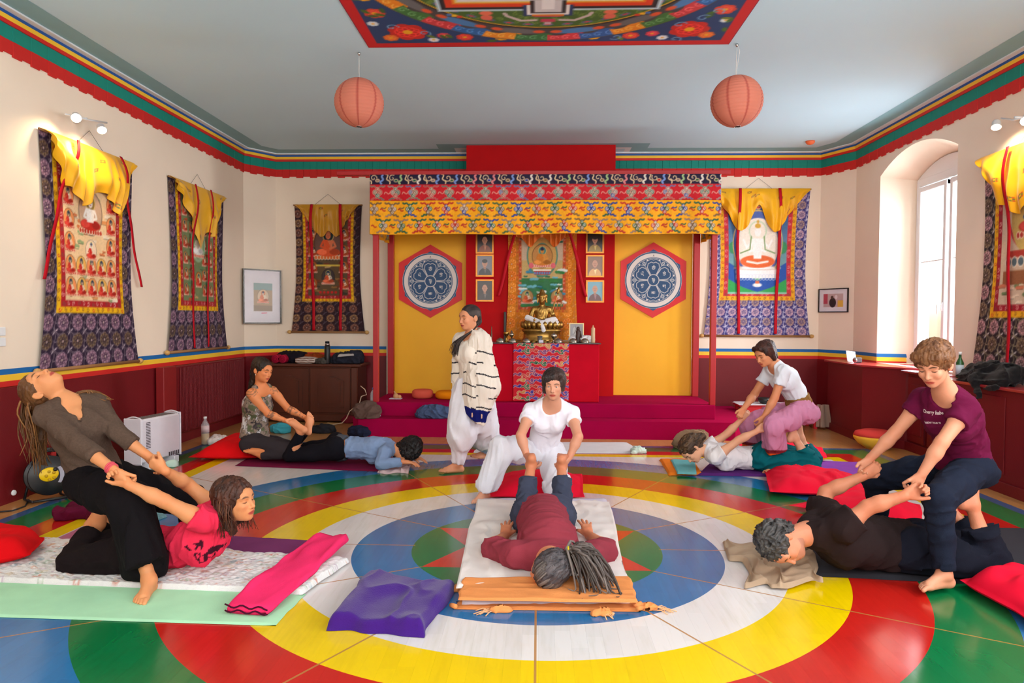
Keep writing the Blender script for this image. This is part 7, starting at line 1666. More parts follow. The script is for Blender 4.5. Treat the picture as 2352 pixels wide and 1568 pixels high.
def woman_red():
    KS[0] = 0.955
    J = J_(pel=(325, 1262, 4.24), wst=(398, 1258, 4.22), chs=(466, 1232, 4.18), nk=(513, 1188, 4.16), hd=(541, 1150, 4.14),
           sha=(466, 1196, 4.02), shb=(500, 1168, 4.36), hipa=(312, 1270, 4.13), hipb=(330, 1250, 4.36), kna=(172, 1290, 4.18), knb=(196, 1262, 4.45),
           ana=(226, 1205, 4.42), anb=(268, 1195, 4.62))
    J['front'] = V3(.72, -.2, -.66); J['frontp'] = V3(.1, 0, -1); J['hf'] = V3(.96, -.28, .1); J['hu'] = V3(-.12, -.03, .99)
    J['ela'] = aY(377, 1150, 3.92); J['wra'] = aY(294, 1112, 3.87); arms(J, 'b', (430, 1112), (378, 1080), .27, .24, 0, -1)
    hnd = dict(a=dict(d=V3(-.7, .15, .6), n=V3(-.3, -.8, .3), t=V3(-.4, 0, -.9), curl=(55, 60, 40)), b=dict(d=V3(-.85, 0, .5), n=V3(0, .9, .2), t=V3(.4, 0, .9), curl=(55, 60, 35)))
    ft = dict(a=dict(to=J['ana'] + V3(.1, .2, .5), sn=V3(-.9, .2, .4), inner=V3(0, 1, 0)), b=dict(to=J['anb'] + V3(.1, .2, .5), sn=V3(-.9, .2, .4)))
    o, A = body('person', J, 'woman in a pink-red T-shirt lying on a quilt, arms pulled up behind her', skin=SK_L, hands=hnd, feet=ft, h=.013, hf=.0046, hs=1.02, girth=.95)
    M = mat('red_tshirt', attr='Col', rough=.9, bump=.25, bscale=260, var=.05, spec=.15)
    p = top_prims(A, .016, .22, .07, hem=A['pel'] * .65 + A['wst'] * .35, hem_r=.155) + neck_cut(A, .06) + [folds(.011, V3(.2, 0, 1), .06, 3, seed=2), plane(V3(0, 0, .035), V3(0, 0, -1))]
    ax = nrm(A['nk'] - A['wst'])
    def col(V):
        C = np.tile(lin((228, 46, 78)), (len(V), 1)); Q = V - A['chs']; x = Q @ ax; z = Q @ A['fr']; y = V[:, 1] - A['chs'][1]
        ink = np.zeros(len(V))
        for k, (c0, c1, ph) in enumerate(((.02, .0, 0), (.05, .03, 1), (.085, .05, 2.1), (.0, -.05, 4))):
            cx = c0 + .045 * np.sin(z * 22 + ph) + c1 * y * 6; ink = np.maximum(ink, (np.abs(x - cx) < .004 + .006 * np.clip(np.sin(z * 16 + ph * 2), 0, 1)) * (z > .02) * (z < .14))
        ink = np.maximum(ink, ((x - .09) ** 2 + (z - .1) ** 2 < .0006)); ink *= (fbm(V * 20, 2) > -.25) * (y < .05)
        C[ink > 0] = lin((60, 12, 30)); return C
    wear('tshirt', p, A, M, o, .007, colfn=col)
    M2 = cloth('black_brown_jersey', (24, 15, 17), var=.1, vscale=3)
    p = trouser_prims(A, .018, .085, .085, dict(a=.72, b=.75), waist=.55) + [folds(.01, V3(1, 0, .2), .08, 3, seed=6), plane(V3(0, 0, .035), V3(0, 0, -1))]
    wear('trousers', p, A, M2, o, .011)
    q = lambda *a: hq(A, *a)
    e = [cap(q(0, -.06, .05), q(0, -.075, -.1), .075, .055, k=.04), cap(q(.0, -.08, -.08), q(-.02, -.07, -.17), .055, .03, k=.03), cap(q(.06, -.02, .04), q(.07, -.01, -.12), .032, .022, k=.03), cap(q(-.06, -.02, .04), q(-.07, -.03, -.12), .032, .022, k=.03)]
    hair_top(A, o, (84, 46, 30), (46, 24, 18), .018, e, d=V3(.05, 0, -1), amp=.007, wl=.014)
    L = []
    for i in range(190):
        a = rng.uniform(-2.3, 2.3); rr = .085; x, y = rr * math.sin(a), -.02 - rr * math.cos(a) * .9; g = rng.uniform(-.01, .02)
        z0 = rng.uniform(.0, .08); zz = -.1 - rng.random() * .1
        L.append(([q(x * .5, y * .5 - .01, .112), q(x * .98, y * .98, z0), q(x * 1.08 + g, y * 1.08, z0 - .08), q(x * 1.0 + rng.uniform(-.03, .03), y * 1.05 + rng.uniform(-.03, .03), zz)], .0048))
    locks('hair_strands', L, (104, 60, 38), (52, 28, 20), o)
    mb = MB(); mb.tube([A['nk'] + A['lat'] * -.065, A['nk'] + A['fr'] * .085 + V3(0, 0, -.01), A['nk'] + A['lat'] * .065], .003, 6); mb.build('necklace', cloth('dark_cord', (40, 30, 30)), o, True)
AG = woman_grey(); woman_red()

# -------- couple at the back left
def woman_tattoo():
    KS[0] = 0.967
    J = J_(pel=(584, 1008, 7.6), wst=(586, 966, 7.6), chs=(590, 928, 7.58), nk=(599, 893, 7.56), hd=(602, 850, 7.5),
           sha=(577, 904, 7.44), shb=(627, 898, 7.7), hipa=(583, 1016, 7.5), hipb=(592, 1012, 7.74), kna=(680, 1036, 7.35), knb=(676, 1028, 7.72), ana=(604, 1046, 7.4), anb=(606, 1040, 7.7))
    J['front'] = V3(.85, -.5, 0); J['frontp'] = V3(.9, -.3, 0); J['hf'] = V3(.9, -.38, -.22); J['hu'] = V3(.2, 0, .97)
    arms(J, 'a', (616, 950), (656, 966), .28, .22, 0, 0); arms(J, 'b', (661, 938), (702, 959), .27, .22, 0, 0)
    hnd = dict(a=dict(d=V3(.9, -.1, -.1), n=V3(.1, 0, -1), t=V3(.2, -1, .2), curl=(35, 40, 30)), b=dict(d=V3(.8, -.5, -.1), n=V3(.1, 0, -1), t=V3(-.2, -1, .2), curl=(38, 42, 30)))
    def tat(V, C, A):
        for E, W, S, dn in ((A['ela'], A['wra'], A['sha'], 0), (A['elb'], A['wrb'], A['shb'], 1)):
            ax = W - E; L = np.linalg.norm(ax); t = ((V - E) @ ax) / L / L; d = np.linalg.norm((V - E) - t[:, None] * ax, axis=1); on = (d < .05)
            pat = fbm(V * 45, 2); m = on * ((t > .02) & (t < .32) & ((np.sin(t * 42) > .3) | (pat > .15)) | (t > .38) & (t < .85) & (pat > .22))
            C[m] = C[m] * .35 + lin((70, 84, 80)) * .35
            sh = np.linalg.norm(V - (S + V3(.0, -.02, .04)), axis=1); m = (sh < .075) & (np.sin(sh * 260 + 3 * pat) > .1); C[m] = C[m] * .4 + lin((90, 100, 80)) * .3
        return C
    o, A = body('person', J, 'seated tattooed woman in a patterned sleeveless top holding her partner\'s feet', skin=(224, 150, 112), hands=hnd, feet=dict(a=dict(to=J['ana'] + V3(-.3, 0, -.02), sn=V3(0, -.2, 1)), b=dict(to=J['anb'] + V3(-.3, 0, -.02), sn=V3(0, -.2, 1))), tattoo=tat, h=.014, hf=.0055, girth=.92)
    M = mat('printed_tank_top', attr='Col', rough=.8, bump=.15, bscale=200)
    def col(V):
        C = np.tile(lin((138, 118, 104)), (len(V), 1)); n = fbm(V * 16 + 3, 3); m = fbm(V * 24 + 9, 2); C[n > .18] = lin((70, 58, 58)); C[n < -.25] = lin((196, 190, 190)); C[(m > .3)] = lin((86, 90, 60)); C[np.abs(m) < .035] = lin((40, 32, 34)); return C
    p = top_prims(A, .014, 0, None, hem=A['pel'] * .9 + A['wst'] * .1, hem_r=.16, flat=.88)[:3] + top_prims(A, .012, 0)[4:7] + [folds(.007, V3(0, 0, 1), .06, 4), plane(V3(0, 0, .2), V3(0, 0, -1))]
    for s, k in ((1, 'b'), (-1, 'a')):
        p.append(cap(A['nk'] * .45 + A['sh' + k] * .55 + V3(0, 0, .03), A['chs'] + A['lat'] * .07 * s + A['fr'] * .06, .045, .045, k=.03)); 
        p.append(ell(A['sh' + k] + A['lat'] * .03 * s + V3(0, 0, .0), (.066,) * 3, k=.008, op='-'))
    p += neck_cut(A, .066, .03, .12, .05)
    for s in (1, -1):
        a = A['chs'] + A['lat'] * .075 * s + A['fr'] * .085 + V3(0, 0, .0); b = A['nk'] + A['lat'] * .062 * s + A['fr'] * .005 + V3(0, 0, .012); p += [cap(a, a * .45 + b * .55 + A['fr'] * .02, .03, .02, k=.01), cap(a * .45 + b * .55 + A['fr'] * .02, b, .02, .017, k=.01), cap(b, A['chs'] - A['fr'] * .06, .018, .04, k=.01)]
    wear('tank_top', p, A, M, o, .0075, colfn=col)
    p = trouser_prims(A, .01, .066, .05, 1.0, waist=.3) + [folds(.004, V3(1, 0, 0), .05, 2)]
    wear('leggings', p, A, cloth('charcoal_leggings', (52, 46, 50)), o, .012)
    q = lambda *a: hq(A, *a)
    e = [cap(q(0, -.07, .06), q(0, -.085, -.06), .06, .045, k=.03), cap(q(0, -.09, -.04), q(0, -.1, -.22), .04, .025, k=.03)]
    hair_top(A, o, (52, 34, 22), (28, 18, 14), .012, e, d=V3(.2, 0, -1), h=.006, wl=.014)
    mb = MB(); mb.lathe([(.001, -.006), (.007, 0), (.001, .007)], q(.079, 0, -.05), 8); mb.build('earring', mat('pearl', (236, 220, 200), rough=.3), o, True)
    return o
def woman_blue():
    KS[0] = 0.972
    J = J_(pel=(778, 1028, 7.38), wst=(812, 1028, 7.36), chs=(862, 1030, 7.32), nk=(903, 1032, 7.28), hd=(934, 1036, 7.22),
           sha=(884, 1038, 7.12), shb=(888, 1020, 7.46), hipa=(772, 1034, 7.27), hipb=(776, 1024, 7.5), kna=(664, 1046, 7.3), knb=(660, 1038, 7.58), ana=(692, 990, 7.22), anb=(704, 989, 7.42),
           ela=(874, 1066, 6.98), elb=(912, 1042, 7.6), wra=(926, 1060, 7.06), wrb=(948, 1050, 7.36))
    J['front'] = V3(.05, -.05, -1); J['hf'] = V3(.1, -.25, -.96); J['hu'] = V3(.95, -.1, .1)
    hnd = dict(a=dict(d=V3(1, .1, -.1), n=V3(0, 0, -1), t=V3(0, 1, 0), curl=(12, 14, 10)), b=dict(d=V3(1, -.2, -.1), n=V3(0, 0, -1), t=V3(0, -1, 0), curl=(12, 14, 10)))
    ft = dict(a=dict(to=J['ana'] + V3(-.6, 0, .45), sn=V3(.35, -.6, .7)), b=dict(to=J['anb'] + V3(.35, 0, .8), sn=V3(.6, -.5, .3)))
    o, A = body('person', J, 'woman in a pale blue long-sleeved top lying face down, feet held up', skin=(224, 158, 124), hands=hnd, feet=ft, h=.014, hf=.0055, girth=.95)
    p = top_prims(A, .012, 1.9, None, hem=A['wst'] * .7 + A['pel'] * .3, hem_r=.135, flat=.82) + neck_cut(A, .062) + [folds(.006, V3(0, 1, .2), .05, 2.5), plane(V3(0, 0, .03), V3(0, 0, -1))]
    wear('long_sleeved_top', p, A, cloth('pale_blue_jersey', (128, 150, 186)), o, .0085)
    p = trouser_prims(A, .01, .062, .045, .93, waist=.42) + [plane(V3(0, 0, .03), V3(0, 0, -1))]
    wear('leggings', p, A, cloth('black_leggings', (17, 15, 22)), o, .011)
    c = A['pel'] * .62 + A['wst'] * .38; d = nrm(A['wst'] - A['pel'])
    blob('waistband', [cap(A['pel'] + d * .0, A['pel'] + d * .085, .155, .137, k=.01, n=V3(0, 0, 1), f=.93, cut=True, cuta=True), plane(V3(0, 0, .03), V3(0, 0, -1))], .009, cloth('grey_rib', (72, 76, 84)), o)
    q = lambda *a: hq(A, *a)
    e = [cap(q(0, -.05, .04), q(0, -.08, .1), .08, .05, k=.04), cap(q(.05, 0, .0), q(.08, .06, .04), .045, .03, k=.03), ell(q(0, -.05, .06), (.1, .1, .095), k=.03)]
    hair_top(A, o, (26, 18, 18), (12, 9, 10), .02, e, d=V3(.6, -.4, -.3), h=.006, cut='x', amp=.012, wl=.02)
woman_tattoo(); woman_blue()

# -------- standing woman with the shawl
def woman_shawl():
    KS[0] = 0.98
    J = J_(pel=(1084, 882, 7.02), wst=(1084, 848, 7.02), chs=(1083, 808, 7.0), nk=(1084, 772, 7.0), hd=(1079, 729, 6.96),
           sha=(1060, 786, 7.1), shb=(1108, 788, 6.95), hipa=(1073, 888, 7.06), hipb=(1096, 888, 7.0), kna=(1064, 972, 6.95), knb=(1106, 970, 7.12), ana=(1052, 1066, 6.99), anb=(1122, 1036, 7.5),
           ela=(1056, 848, 7.12), elb=(1120, 852, 6.98), wra=(1066, 890, 7.0), wrb=(1104, 890, 6.93))
    J['front'] = V3(-.8, -.6, 0); J['hf'] = V3(-.72, -.66, -.12); J['hu'] = V3(-.05, -.05, 1)
    ft = dict(a=dict(to=J['ana'] + V3(-1, -.35, -.1), sn=V3(0, 0, -1)), b=dict(to=J['anb'] + V3(-.9, -.4, -.5), sn=V3(-.2, .2, -.9)))
    hnd = dict(a=dict(d=V3(0, -.1, -1), n=V3(0, -1, 0), t=V3(-1, 0, 0)), b=dict(d=V3(-.3, -.1, -1), n=V3(-1, 0, 0), t=V3(0, -1, 0)))
    o, A = body('person', J, 'smiling barefoot woman walking in white trousers and a cream shawl with black stripes', skin=(216, 156, 126), hands=hnd, feet=ft, smile=1, h=.014, hf=.005, girth=.98)
    p = top_prims(A, .012, .9, None, hem=A['pel']) + neck_cut(A, .066, .02) + [folds(.004, V3(0, 0, 1), .05, 4)]
    wear('top', p, A, cloth('cream_cotton', (238, 226, 212)), o, .01)
    p = trouser_prims(A, .022, dict(a=.12, b=.125), dict(a=.058, b=.065), .95, waist=.3) + [cap(A['hipa'], A['kna'] * .7 + A['ana'] * .3, .12, .135, k=.06), cap(A['hipb'], A['knb'] * .6 + A['anb'] * .4, .13, .16, k=.06), folds(.013, V3(0, 0, 1), .08, 5, seed=5)]
    wear('baggy_trousers', p, A, cloth('white_cotton', (228, 226, 234)), o, .011)
    # shawl over both shoulders, open in front, longer at the near side
    fr, lat = A['fr'], A['lat']; c = A['nk']
    p = [cap(A['sha'] + V3(0, 0, .015), A['shb'] + V3(0, 0, .015), .072, k=.05), cap(A['sha'], A['sha'] + V3(-.02, .03, -.62), .075, .09, k=.05, n=fr, f=1.0), cap(A['shb'] + fr * .02, A['shb'] + V3(.04, -.02, -.42), .085, .125, k=.06), cap(A['shb'] + V3(.02, -.02, -.42), A['shb'] + V3(-.05, -.06, -.84), .125, .07, k=.06), cap(A['shb'] + V3(-.05, -.06, -.3), A['shb'] + V3(-.09, -.08, -.72), .09, .07, k=.05),
         cap(A['nk'] + V3(0, 0, -.05) - fr * .03, A['pel'] - fr * .06, .14, .17, k=.06, n=fr, f=.8), cap(A['nk'] + V3(0, 0, .01) - fr * .03, A['nk'] - fr * .05 + V3(0, 0, -.1), .07, .1, k=.05),
         cap(A['shb'] * .7 + A['nk'] * .3 + fr * .06, A['shb'] * .7 + A['nk'] * .3 + fr * .1 + V3(-.03, 0, -.74), .055, .06, k=.03, cut=True),
         cap(A['shb'] + V3(.02, 0, -.3), A['pel'] + V3(.14, .05, .0), .1, .1, k=.05)]
    p += [cap(c + fr * .13 - lat * .045 + V3(0, 0, .06), c + fr * .19 - lat * .06 + V3(0, 0, -.72), .062, .085, k=.015, op='-'), cap(c + V3(0, 0, .03), c + V3(0, 0, .2), .068, .08, k=.01, op='-'), ell(c + fr * .07 + V3(0, 0, .01), (.075,) * 3, k=.012, op='-'),
          folds(.012, V3(.05, 0, -1), .07, 6, seed=8), plane(A['pel'] + V3(0, 0, -.22), nrm(V3(-.7, .4, -1)))]
    nv = V3(.35, -.9, 0)
    def col(V):
        C = np.tile(lin((232, 220, 206)), (len(V), 1)); y = (V - A['nk'])[:, 2]; x = (V - A['nk'])[:, 0]; dg = y + .22 * np.abs(x + .05) + .004 * np.sin(x * 40)
        for k in range(8):
            m = np.abs(dg + .13 + k * .105 - .02 * (x > .06)) < .0065; m &= (np.sin(x * 14 + k * 2.3) > -.8); C[m] = lin((24, 24, 34))
        m = (dg < -.66) & (dg > -.78) & (x > -.22); C[m] = lin((20, 26, 100)); m2 = m & (np.sin(x * 70) > .93) & (dg < -.70) & (dg > -.74); C[m2] = lin((226, 186, 150)); return C
    wear('shawl', p, A, mat('striped_wool', attr='Col', rough=.9, bump=.3, bscale=260, spec=.1, var=.03), o, .006, colfn=col)
    q = lambda *a: hq(A, *a)
    e = [cap(q(0, -.07, .04), q(0, -.1, -.05), .05, .035, k=.03)]
    hair_top(A, o, (62, 50, 46), (34, 28, 28), .006, e, d=-A['hf'], amp=.002, h=.0055)
    L = []
    for i in range(40):
        a = q(rng.uniform(-.02, .02), -.1, -.06); b = A['nk'] + fr * rng.uniform(.05, .09) + V3(rng.uniform(-.05, -.0), -.02, -.02); L.append(([a, q(-.06, -.03, -.11) + V3(-.03, -.02, -.01), b + V3(-.05, -.03, -.03), b + V3(-.07 - rng.random() * .03, -.03, -.12 - rng.random() * .06)], .007))
    locks('ponytail', L, (60, 48, 44), (34, 28, 28), o)
woman_shawl()
# -------- pair in the centre
def woman_white():
    KS[0] = 0.978
    J = J_(pel=(1246, 1036, 6.12), wst=(1253, 998, 6.05), chs=(1262, 958, 5.93), nk=(1267, 925, 5.83), hd=(1272, 884, 5.72),
           sha=(1219, 944, 5.87), shb=(1312, 947, 5.87), hipa=(1224, 1038, 6.1), hipb=(1270, 1040, 6.1), kna=(1152, 1026, 5.86), knb=(1272, 1116, 5.85), ana=(1114, 1126, 5.9), anb=(1292, 1098, 6.22))
    J['front'] = V3(.02, -.85, -.5); J['frontp'] = V3(0, -1, -.1); J['hf'] = V3(-.12, -.98, -.1); J['hu'] = V3(0, -.12, .99)
    arms(J, 'a', (1196, 1000), (1210, 1046), .27, .22, -1, 0); arms(J, 'b', (1328, 1003), (1308, 1050), .27, .22, -1, 0)
    hnd = dict(a=dict(d=V3(.5, -.15, -.75), n=V3(.8, .1, .5), t=V3(.3, -.9, .2), curl=(40, 45, 35), thumb=(40, 20)), b=dict(d=V3(-.5, -.15, -.75), n=V3(-.8, .1, .5), t=V3(-.3, -.9, .2), curl=(40, 45, 35), thumb=(40, 20)))
    ft = dict(a=dict(to=J['ana'] + V3(-.35, -1, -.2), sn=V3(0, 0, -1)), b=dict(to=J['anb'] + V3(0, 1, -.3), sn=V3(0, .3, .95)))
    o, A = body('person', J, 'kneeling woman dressed in white, looking at the camera and holding a man\'s ankles', skin=(214, 160, 136), hands=hnd, feet=ft, closed=False, h=.013, hf=.0048, hs=.97, girth=.9)
    M = cloth('white_tshirt', (238, 234, 244), bump=.15)
    p = top_prims(A, .012, .42, .062, hem=A['pel'] * .9 + A['wst'] * .1, hem_r=.15) + neck_cut(A, .075, .02, .1, .055) + [folds(.006, V3(.1, 0, -1), .06, 4)]
    wear('tshirt', p, A, M, o, .008)
    p = trouser_prims(A, .02, dict(a=.085, b=.085), dict(a=.07, b=.07), .92, waist=.25) + [cap(A['kna'] + V3(0, 0, -.08), A['kna'] * .15 + A['ana'] * .85, .09, .085, k=.04), folds(.012, V3(-.1, 0, -1), .07, 6, seed=4)]
    wear('loose_trousers', p, A, cloth('white_cotton', (228, 226, 234)), o, .010)
    q = lambda *a: hq(A, *a)
    for g in (-1, 1):
        mb = MB(); mb.lathe([(.0005, .0), (.004, .0008), (.0075, .0032), (.009, .008)][::1], q(.031 * g, .0945, .003), 16, -A['hf']); e_ = mb.build('eye', mat('eye_white', (214, 200, 196), rough=.2), o, True)
        mb = MB(); mb.lathe([(.0005, 0), (.0045, .0012)], q(.030 * g, .0955, .003), 12, -A['hf']); mb.build('iris', mat('iris', (46, 34, 30), rough=.15), e_, True)
    e = [cap(q(.065, .02, .06), q(.07, .015, -.05), .026, .02, k=.03), cap(q(-.065, .02, .06), q(-.07, .015, -.03), .026, .018, k=.03), cap(q(-.05, .07, .1), q(.055, .075, .07), .024, .026, k=.03), ell(q(0, -.03, .05), (.088, .095, .085), k=.03)]
    hair_top(A, o, (72, 52, 46), (38, 28, 28), .016, e, d=V3(0, 0, -1), amp=.004, sub=[ell(q(0, .125, -.04), (.066, .06, .102), np.stack([A['hr'], A['hf'], A['hu']]), .01, '-')], cut='x')
woman_white()
def man_maroon():
    KS[0] = 0.965
    J = J_(pel=(1246, 1190, 4.9), wst=(1250, 1212, 4.65), chs=(1258, 1240, 4.38), nk=(1262, 1278, 4.13), hd=(1262, 1302, 3.96),
           sha=(1186, 1276, 4.2), shb=(1342, 1278, 4.2), hipa=(1216, 1192, 4.92), hipb=(1280, 1192, 4.92), kna=(1204, 1176, 5.25), knb=(1292, 1176, 5.25), ana=(1220, 1068, 5.55), anb=(1290, 1070, 5.55),
           ela=(1124, 1258, 4.44), elb=(1398, 1262, 4.44), wra=(1160, 1230, 4.72), wrb=(1352, 1228, 4.74))
    J['front'] = V3(0, 0, -1); J['hf'] = V3(-.72, .05, -.66); J['hu'] = V3(.1, -.99, -.03)
    hnd = dict(a=dict(d=V3(.05, .9, .35), n=V3(0, .3, -1), t=V3(1, 0, 0), curl=(4, 8, 6), spread=14), b=dict(d=V3(-.1, .9, .35), n=V3(0, .3, -1), t=V3(-1, 0, 0), curl=(4, 8, 6), spread=14))
    ft = dict(a=dict(to=J['ana'] + V3(-.1, 1, -.2), sn=V3(0, .1, 1)), b=dict(to=J['anb'] + V3(.1, 1, -.2), sn=V3(0, .1, 1)))
    o, A = body('person', J, 'man in a maroon T-shirt lying face down, grey dreadlocks tied, lower legs raised', sex='m', skin=(206, 140, 112), hands=hnd, feet=ft, h=.013, hf=.0048, stubble=(170, 150, 140))
    M = cloth('maroon_tshirt', (140, 52, 64), bump=.2)
    p = top_prims(A, .02, .92, .075, hem=A['pel'] + V3(0, .0, 0), hem_r=.165, flat=.95) + neck_cut(A, .066) + [folds(.009, V3(1, .2, 0), .07, 3, seed=1), plane(V3(0, 0, .03), V3(0, 0, -1))]
    wear('tshirt', p, A, M, o, .0085)
    p = trouser_prims(A, .022, .078, .072, .68, waist=.0) + [folds(.008, V3(1, 0, 0), .045, 2.2, seed=1), plane(V3(0, 0, .03), V3(0, 0, -1))]
    wear('jeans', p, A, cloth('dark_denim', (62, 66, 84), vscale=12, var=.12), o, .009)
    q = lambda *a: hq(A, *a)
    r_ = A['hr']; e = [ell(q(0, -.02, .045), (.09, .108, .098), np.stack([A['hr'], A['hf'], A['hu']]), .02)]
    hair_top(A, o, (96, 88, 90), (40, 36, 40), .01, e, amp=.008, wl=.016, d=-A['hf'] + A['hu'] * .1, sub=[ell(q(0, .13, -.02), (.09, .085, .11), np.stack([A['hr'], A['hf'], A['hu']]), .01, '-')], cut='x')
    tie = q(0, -.13, .03) + V3(.0, .0, .01); L = []; up = V3(0, 0, 1)
    for i in range(46):     # locks swept back over the skull to the tie
        a = rng.uniform(-1.4, 1.4); x0 = .075 * math.sin(a); z0 = .05 + .07 * math.cos(a)
        L.append(([q(x0 * .9, .075 - .02 * abs(a), z0 * .75 + .03), q(x0 * 1.15, .02, z0 + .02), q(x0 * .95, -.06, z0 * .9 + .01), tie + V3(0, rng.uniform(-.02, .02), rng.uniform(-.02, .02))], .0062))
    for i in range(64):
        v = V3(rng.uniform(.03, .27), rng.uniform(-.13, .17), 0); b = tie + v; b[2] = .05 + rng.random() * .05; c1 = tie + v * .5 + V3(rng.uniform(-.04, .04), rng.uniform(-.04, .04), rng.uniform(-.02, .035)); b2 = b + V3(rng.uniform(-.08, .06), rng.uniform(-.08, .06), 0)
        L.append(([tie + V3(-.01, rng.uniform(-.02, .02), rng.uniform(-.02, .02)), c1, b, b2], .0072))
    locks('dreadlocks', L, (122, 110, 104), (44, 34, 30), o, 6)
    mb = MB(); mb.lathe([(.026, -.006), (.034, -.003), (.034, .003), (.026, .006)], tie + V3(.006, 0, 0), 20, V3(1, -.1, .1)); mb.build('hair_tie', cloth('hair_tie_yellow', (214, 190, 40)), o, True)
man_maroon()
# -------- pair at the back right
def woman_pink():
    KS[0] = 1.022
    J = J_(pel=(1840, 938, 6.95), wst=(1826, 902, 6.93), chs=(1804, 868, 6.9), nk=(1782, 840, 6.88), hd=(1758, 812, 6.84),
           sha=(1768, 850, 7.04), shb=(1800, 852, 6.76), hipa=(1836, 940, 7.08), hipb=(1842, 945, 6.84), kna=(1724, 972, 7.08), knb=(1778, 978, 6.66), ana=(1738, 1044, 7.22), anb=(1782, 1066, 6.84))
    J['front'] = V3(-.7, -.25, -.65); J['frontp'] = V3(-.9, -.3, 0); J['hf'] = V3(-.8, -.42, -.42); J['hu'] = V3(-.35, -.1, .92)
    arms(J, 'a', (1733, 905), (1708, 938), .27, .23, 0, -1); arms(J, 'b', (1779, 914), (1756, 955), .27, .23, 0, 0)
    hnd = dict(a=dict(d=V3(-.5, -.2, -.8), n=V3(0, -1, .1), t=V3(-.6, 0, .5), curl=(40, 45, 30)), b=dict(d=V3(-.4, 0, -.9), n=V3(-.3, 1, 0), t=V3(-.6, -.2, .4), curl=(40, 45, 30)))
    ft = dict(a=dict(to=J['ana'] + V3(-1, -.6, -.1), sn=V3(0, 0, -1)), b=dict(to=J['anb'] + V3(-.85, -.8, -.1), sn=V3(0, 0, -1)))
    o, A = body('person', J, 'woman with bobbed brown hair in a white top and pink wrap trousers, bending forward', skin=(212, 150, 118), hands=hnd, feet=ft, h=.014, hf=.005, girth=.9, hs=.98)
    p = top_prims(A, .01, .52, .064, hem=A['wst'] * .75 + A['pel'] * .25, hem_r=.128) + neck_cut(A, .066, .015, .12, .05) + [folds(.005, A['pel'] - A['chs'], .05, 3)]
    wear('white_top', p, A, cloth('white_jersey', (222, 226, 234)), o, .0085)
    p = trouser_prims(A, .02, dict(a=.105, b=.1), dict(a=.115, b=.115), dict(a=.8, b=.78), waist=.2) + [folds(.014, V3(.1, 0, -1), .07, 5, seed=2)]
    cut_z = .29
    def col(V):
        C = np.tile(lin((196, 128, 160)), (len(V), 1)); m = V[:, 2] < .265; C[m & (V[:, 2] < .23)] = lin((226, 96, 26)); C[m & (V[:, 2] >= .23)] = lin((120, 34, 44)); return C
    p.append(plane(V3(2.2, 6.9, .2), V3(.25, 0, -1)))
    wear('wrap_trousers', p, A, mat('pink_cotton', attr='Col', rough=.85, bump=.2, bscale=220, spec=.15), o, .009, colfn=col)
    d = nrm(A['wst'] - A['pel']); blob('waist_scarf', [cap(A['pel'] + d * .04, A['wst'] * .8 + A['pel'] * .2, .137, .128, k=.02, n=A['fr'], f=.86, cut=True, cuta=True), cap(A['pel'] + A['fr'] * .12 + V3(0, -.1, .03), A['pel'] + A['fr'] * .18 + V3(-.1, -.12, .02), .03, .018, k=.02), folds(.006, np.cross(d, A['fr']), .03, 4)], .008, cloth('olive_brown_silk', (140, 100, 52)), o)
    q = lambda *a: hq(A, *a)
    e = [cap(q(.06, -.02, .05), q(.066, -.02, -.06), .034, .028, k=.03), cap(q(-.06, -.02, .05), q(-.066, -.02, -.06), .034, .028, k=.03), cap(q(0, -.07, .05), q(0, -.08, -.07), .06, .045, k=.03), cap(q(-.04, .075, .085), q(.04, .075, .085), .024, .024, k=.03)]
    hair_top(A, o, (76, 38, 26), (40, 20, 16), .014, e, d=-A['hu'], h=.006)
woman_pink()
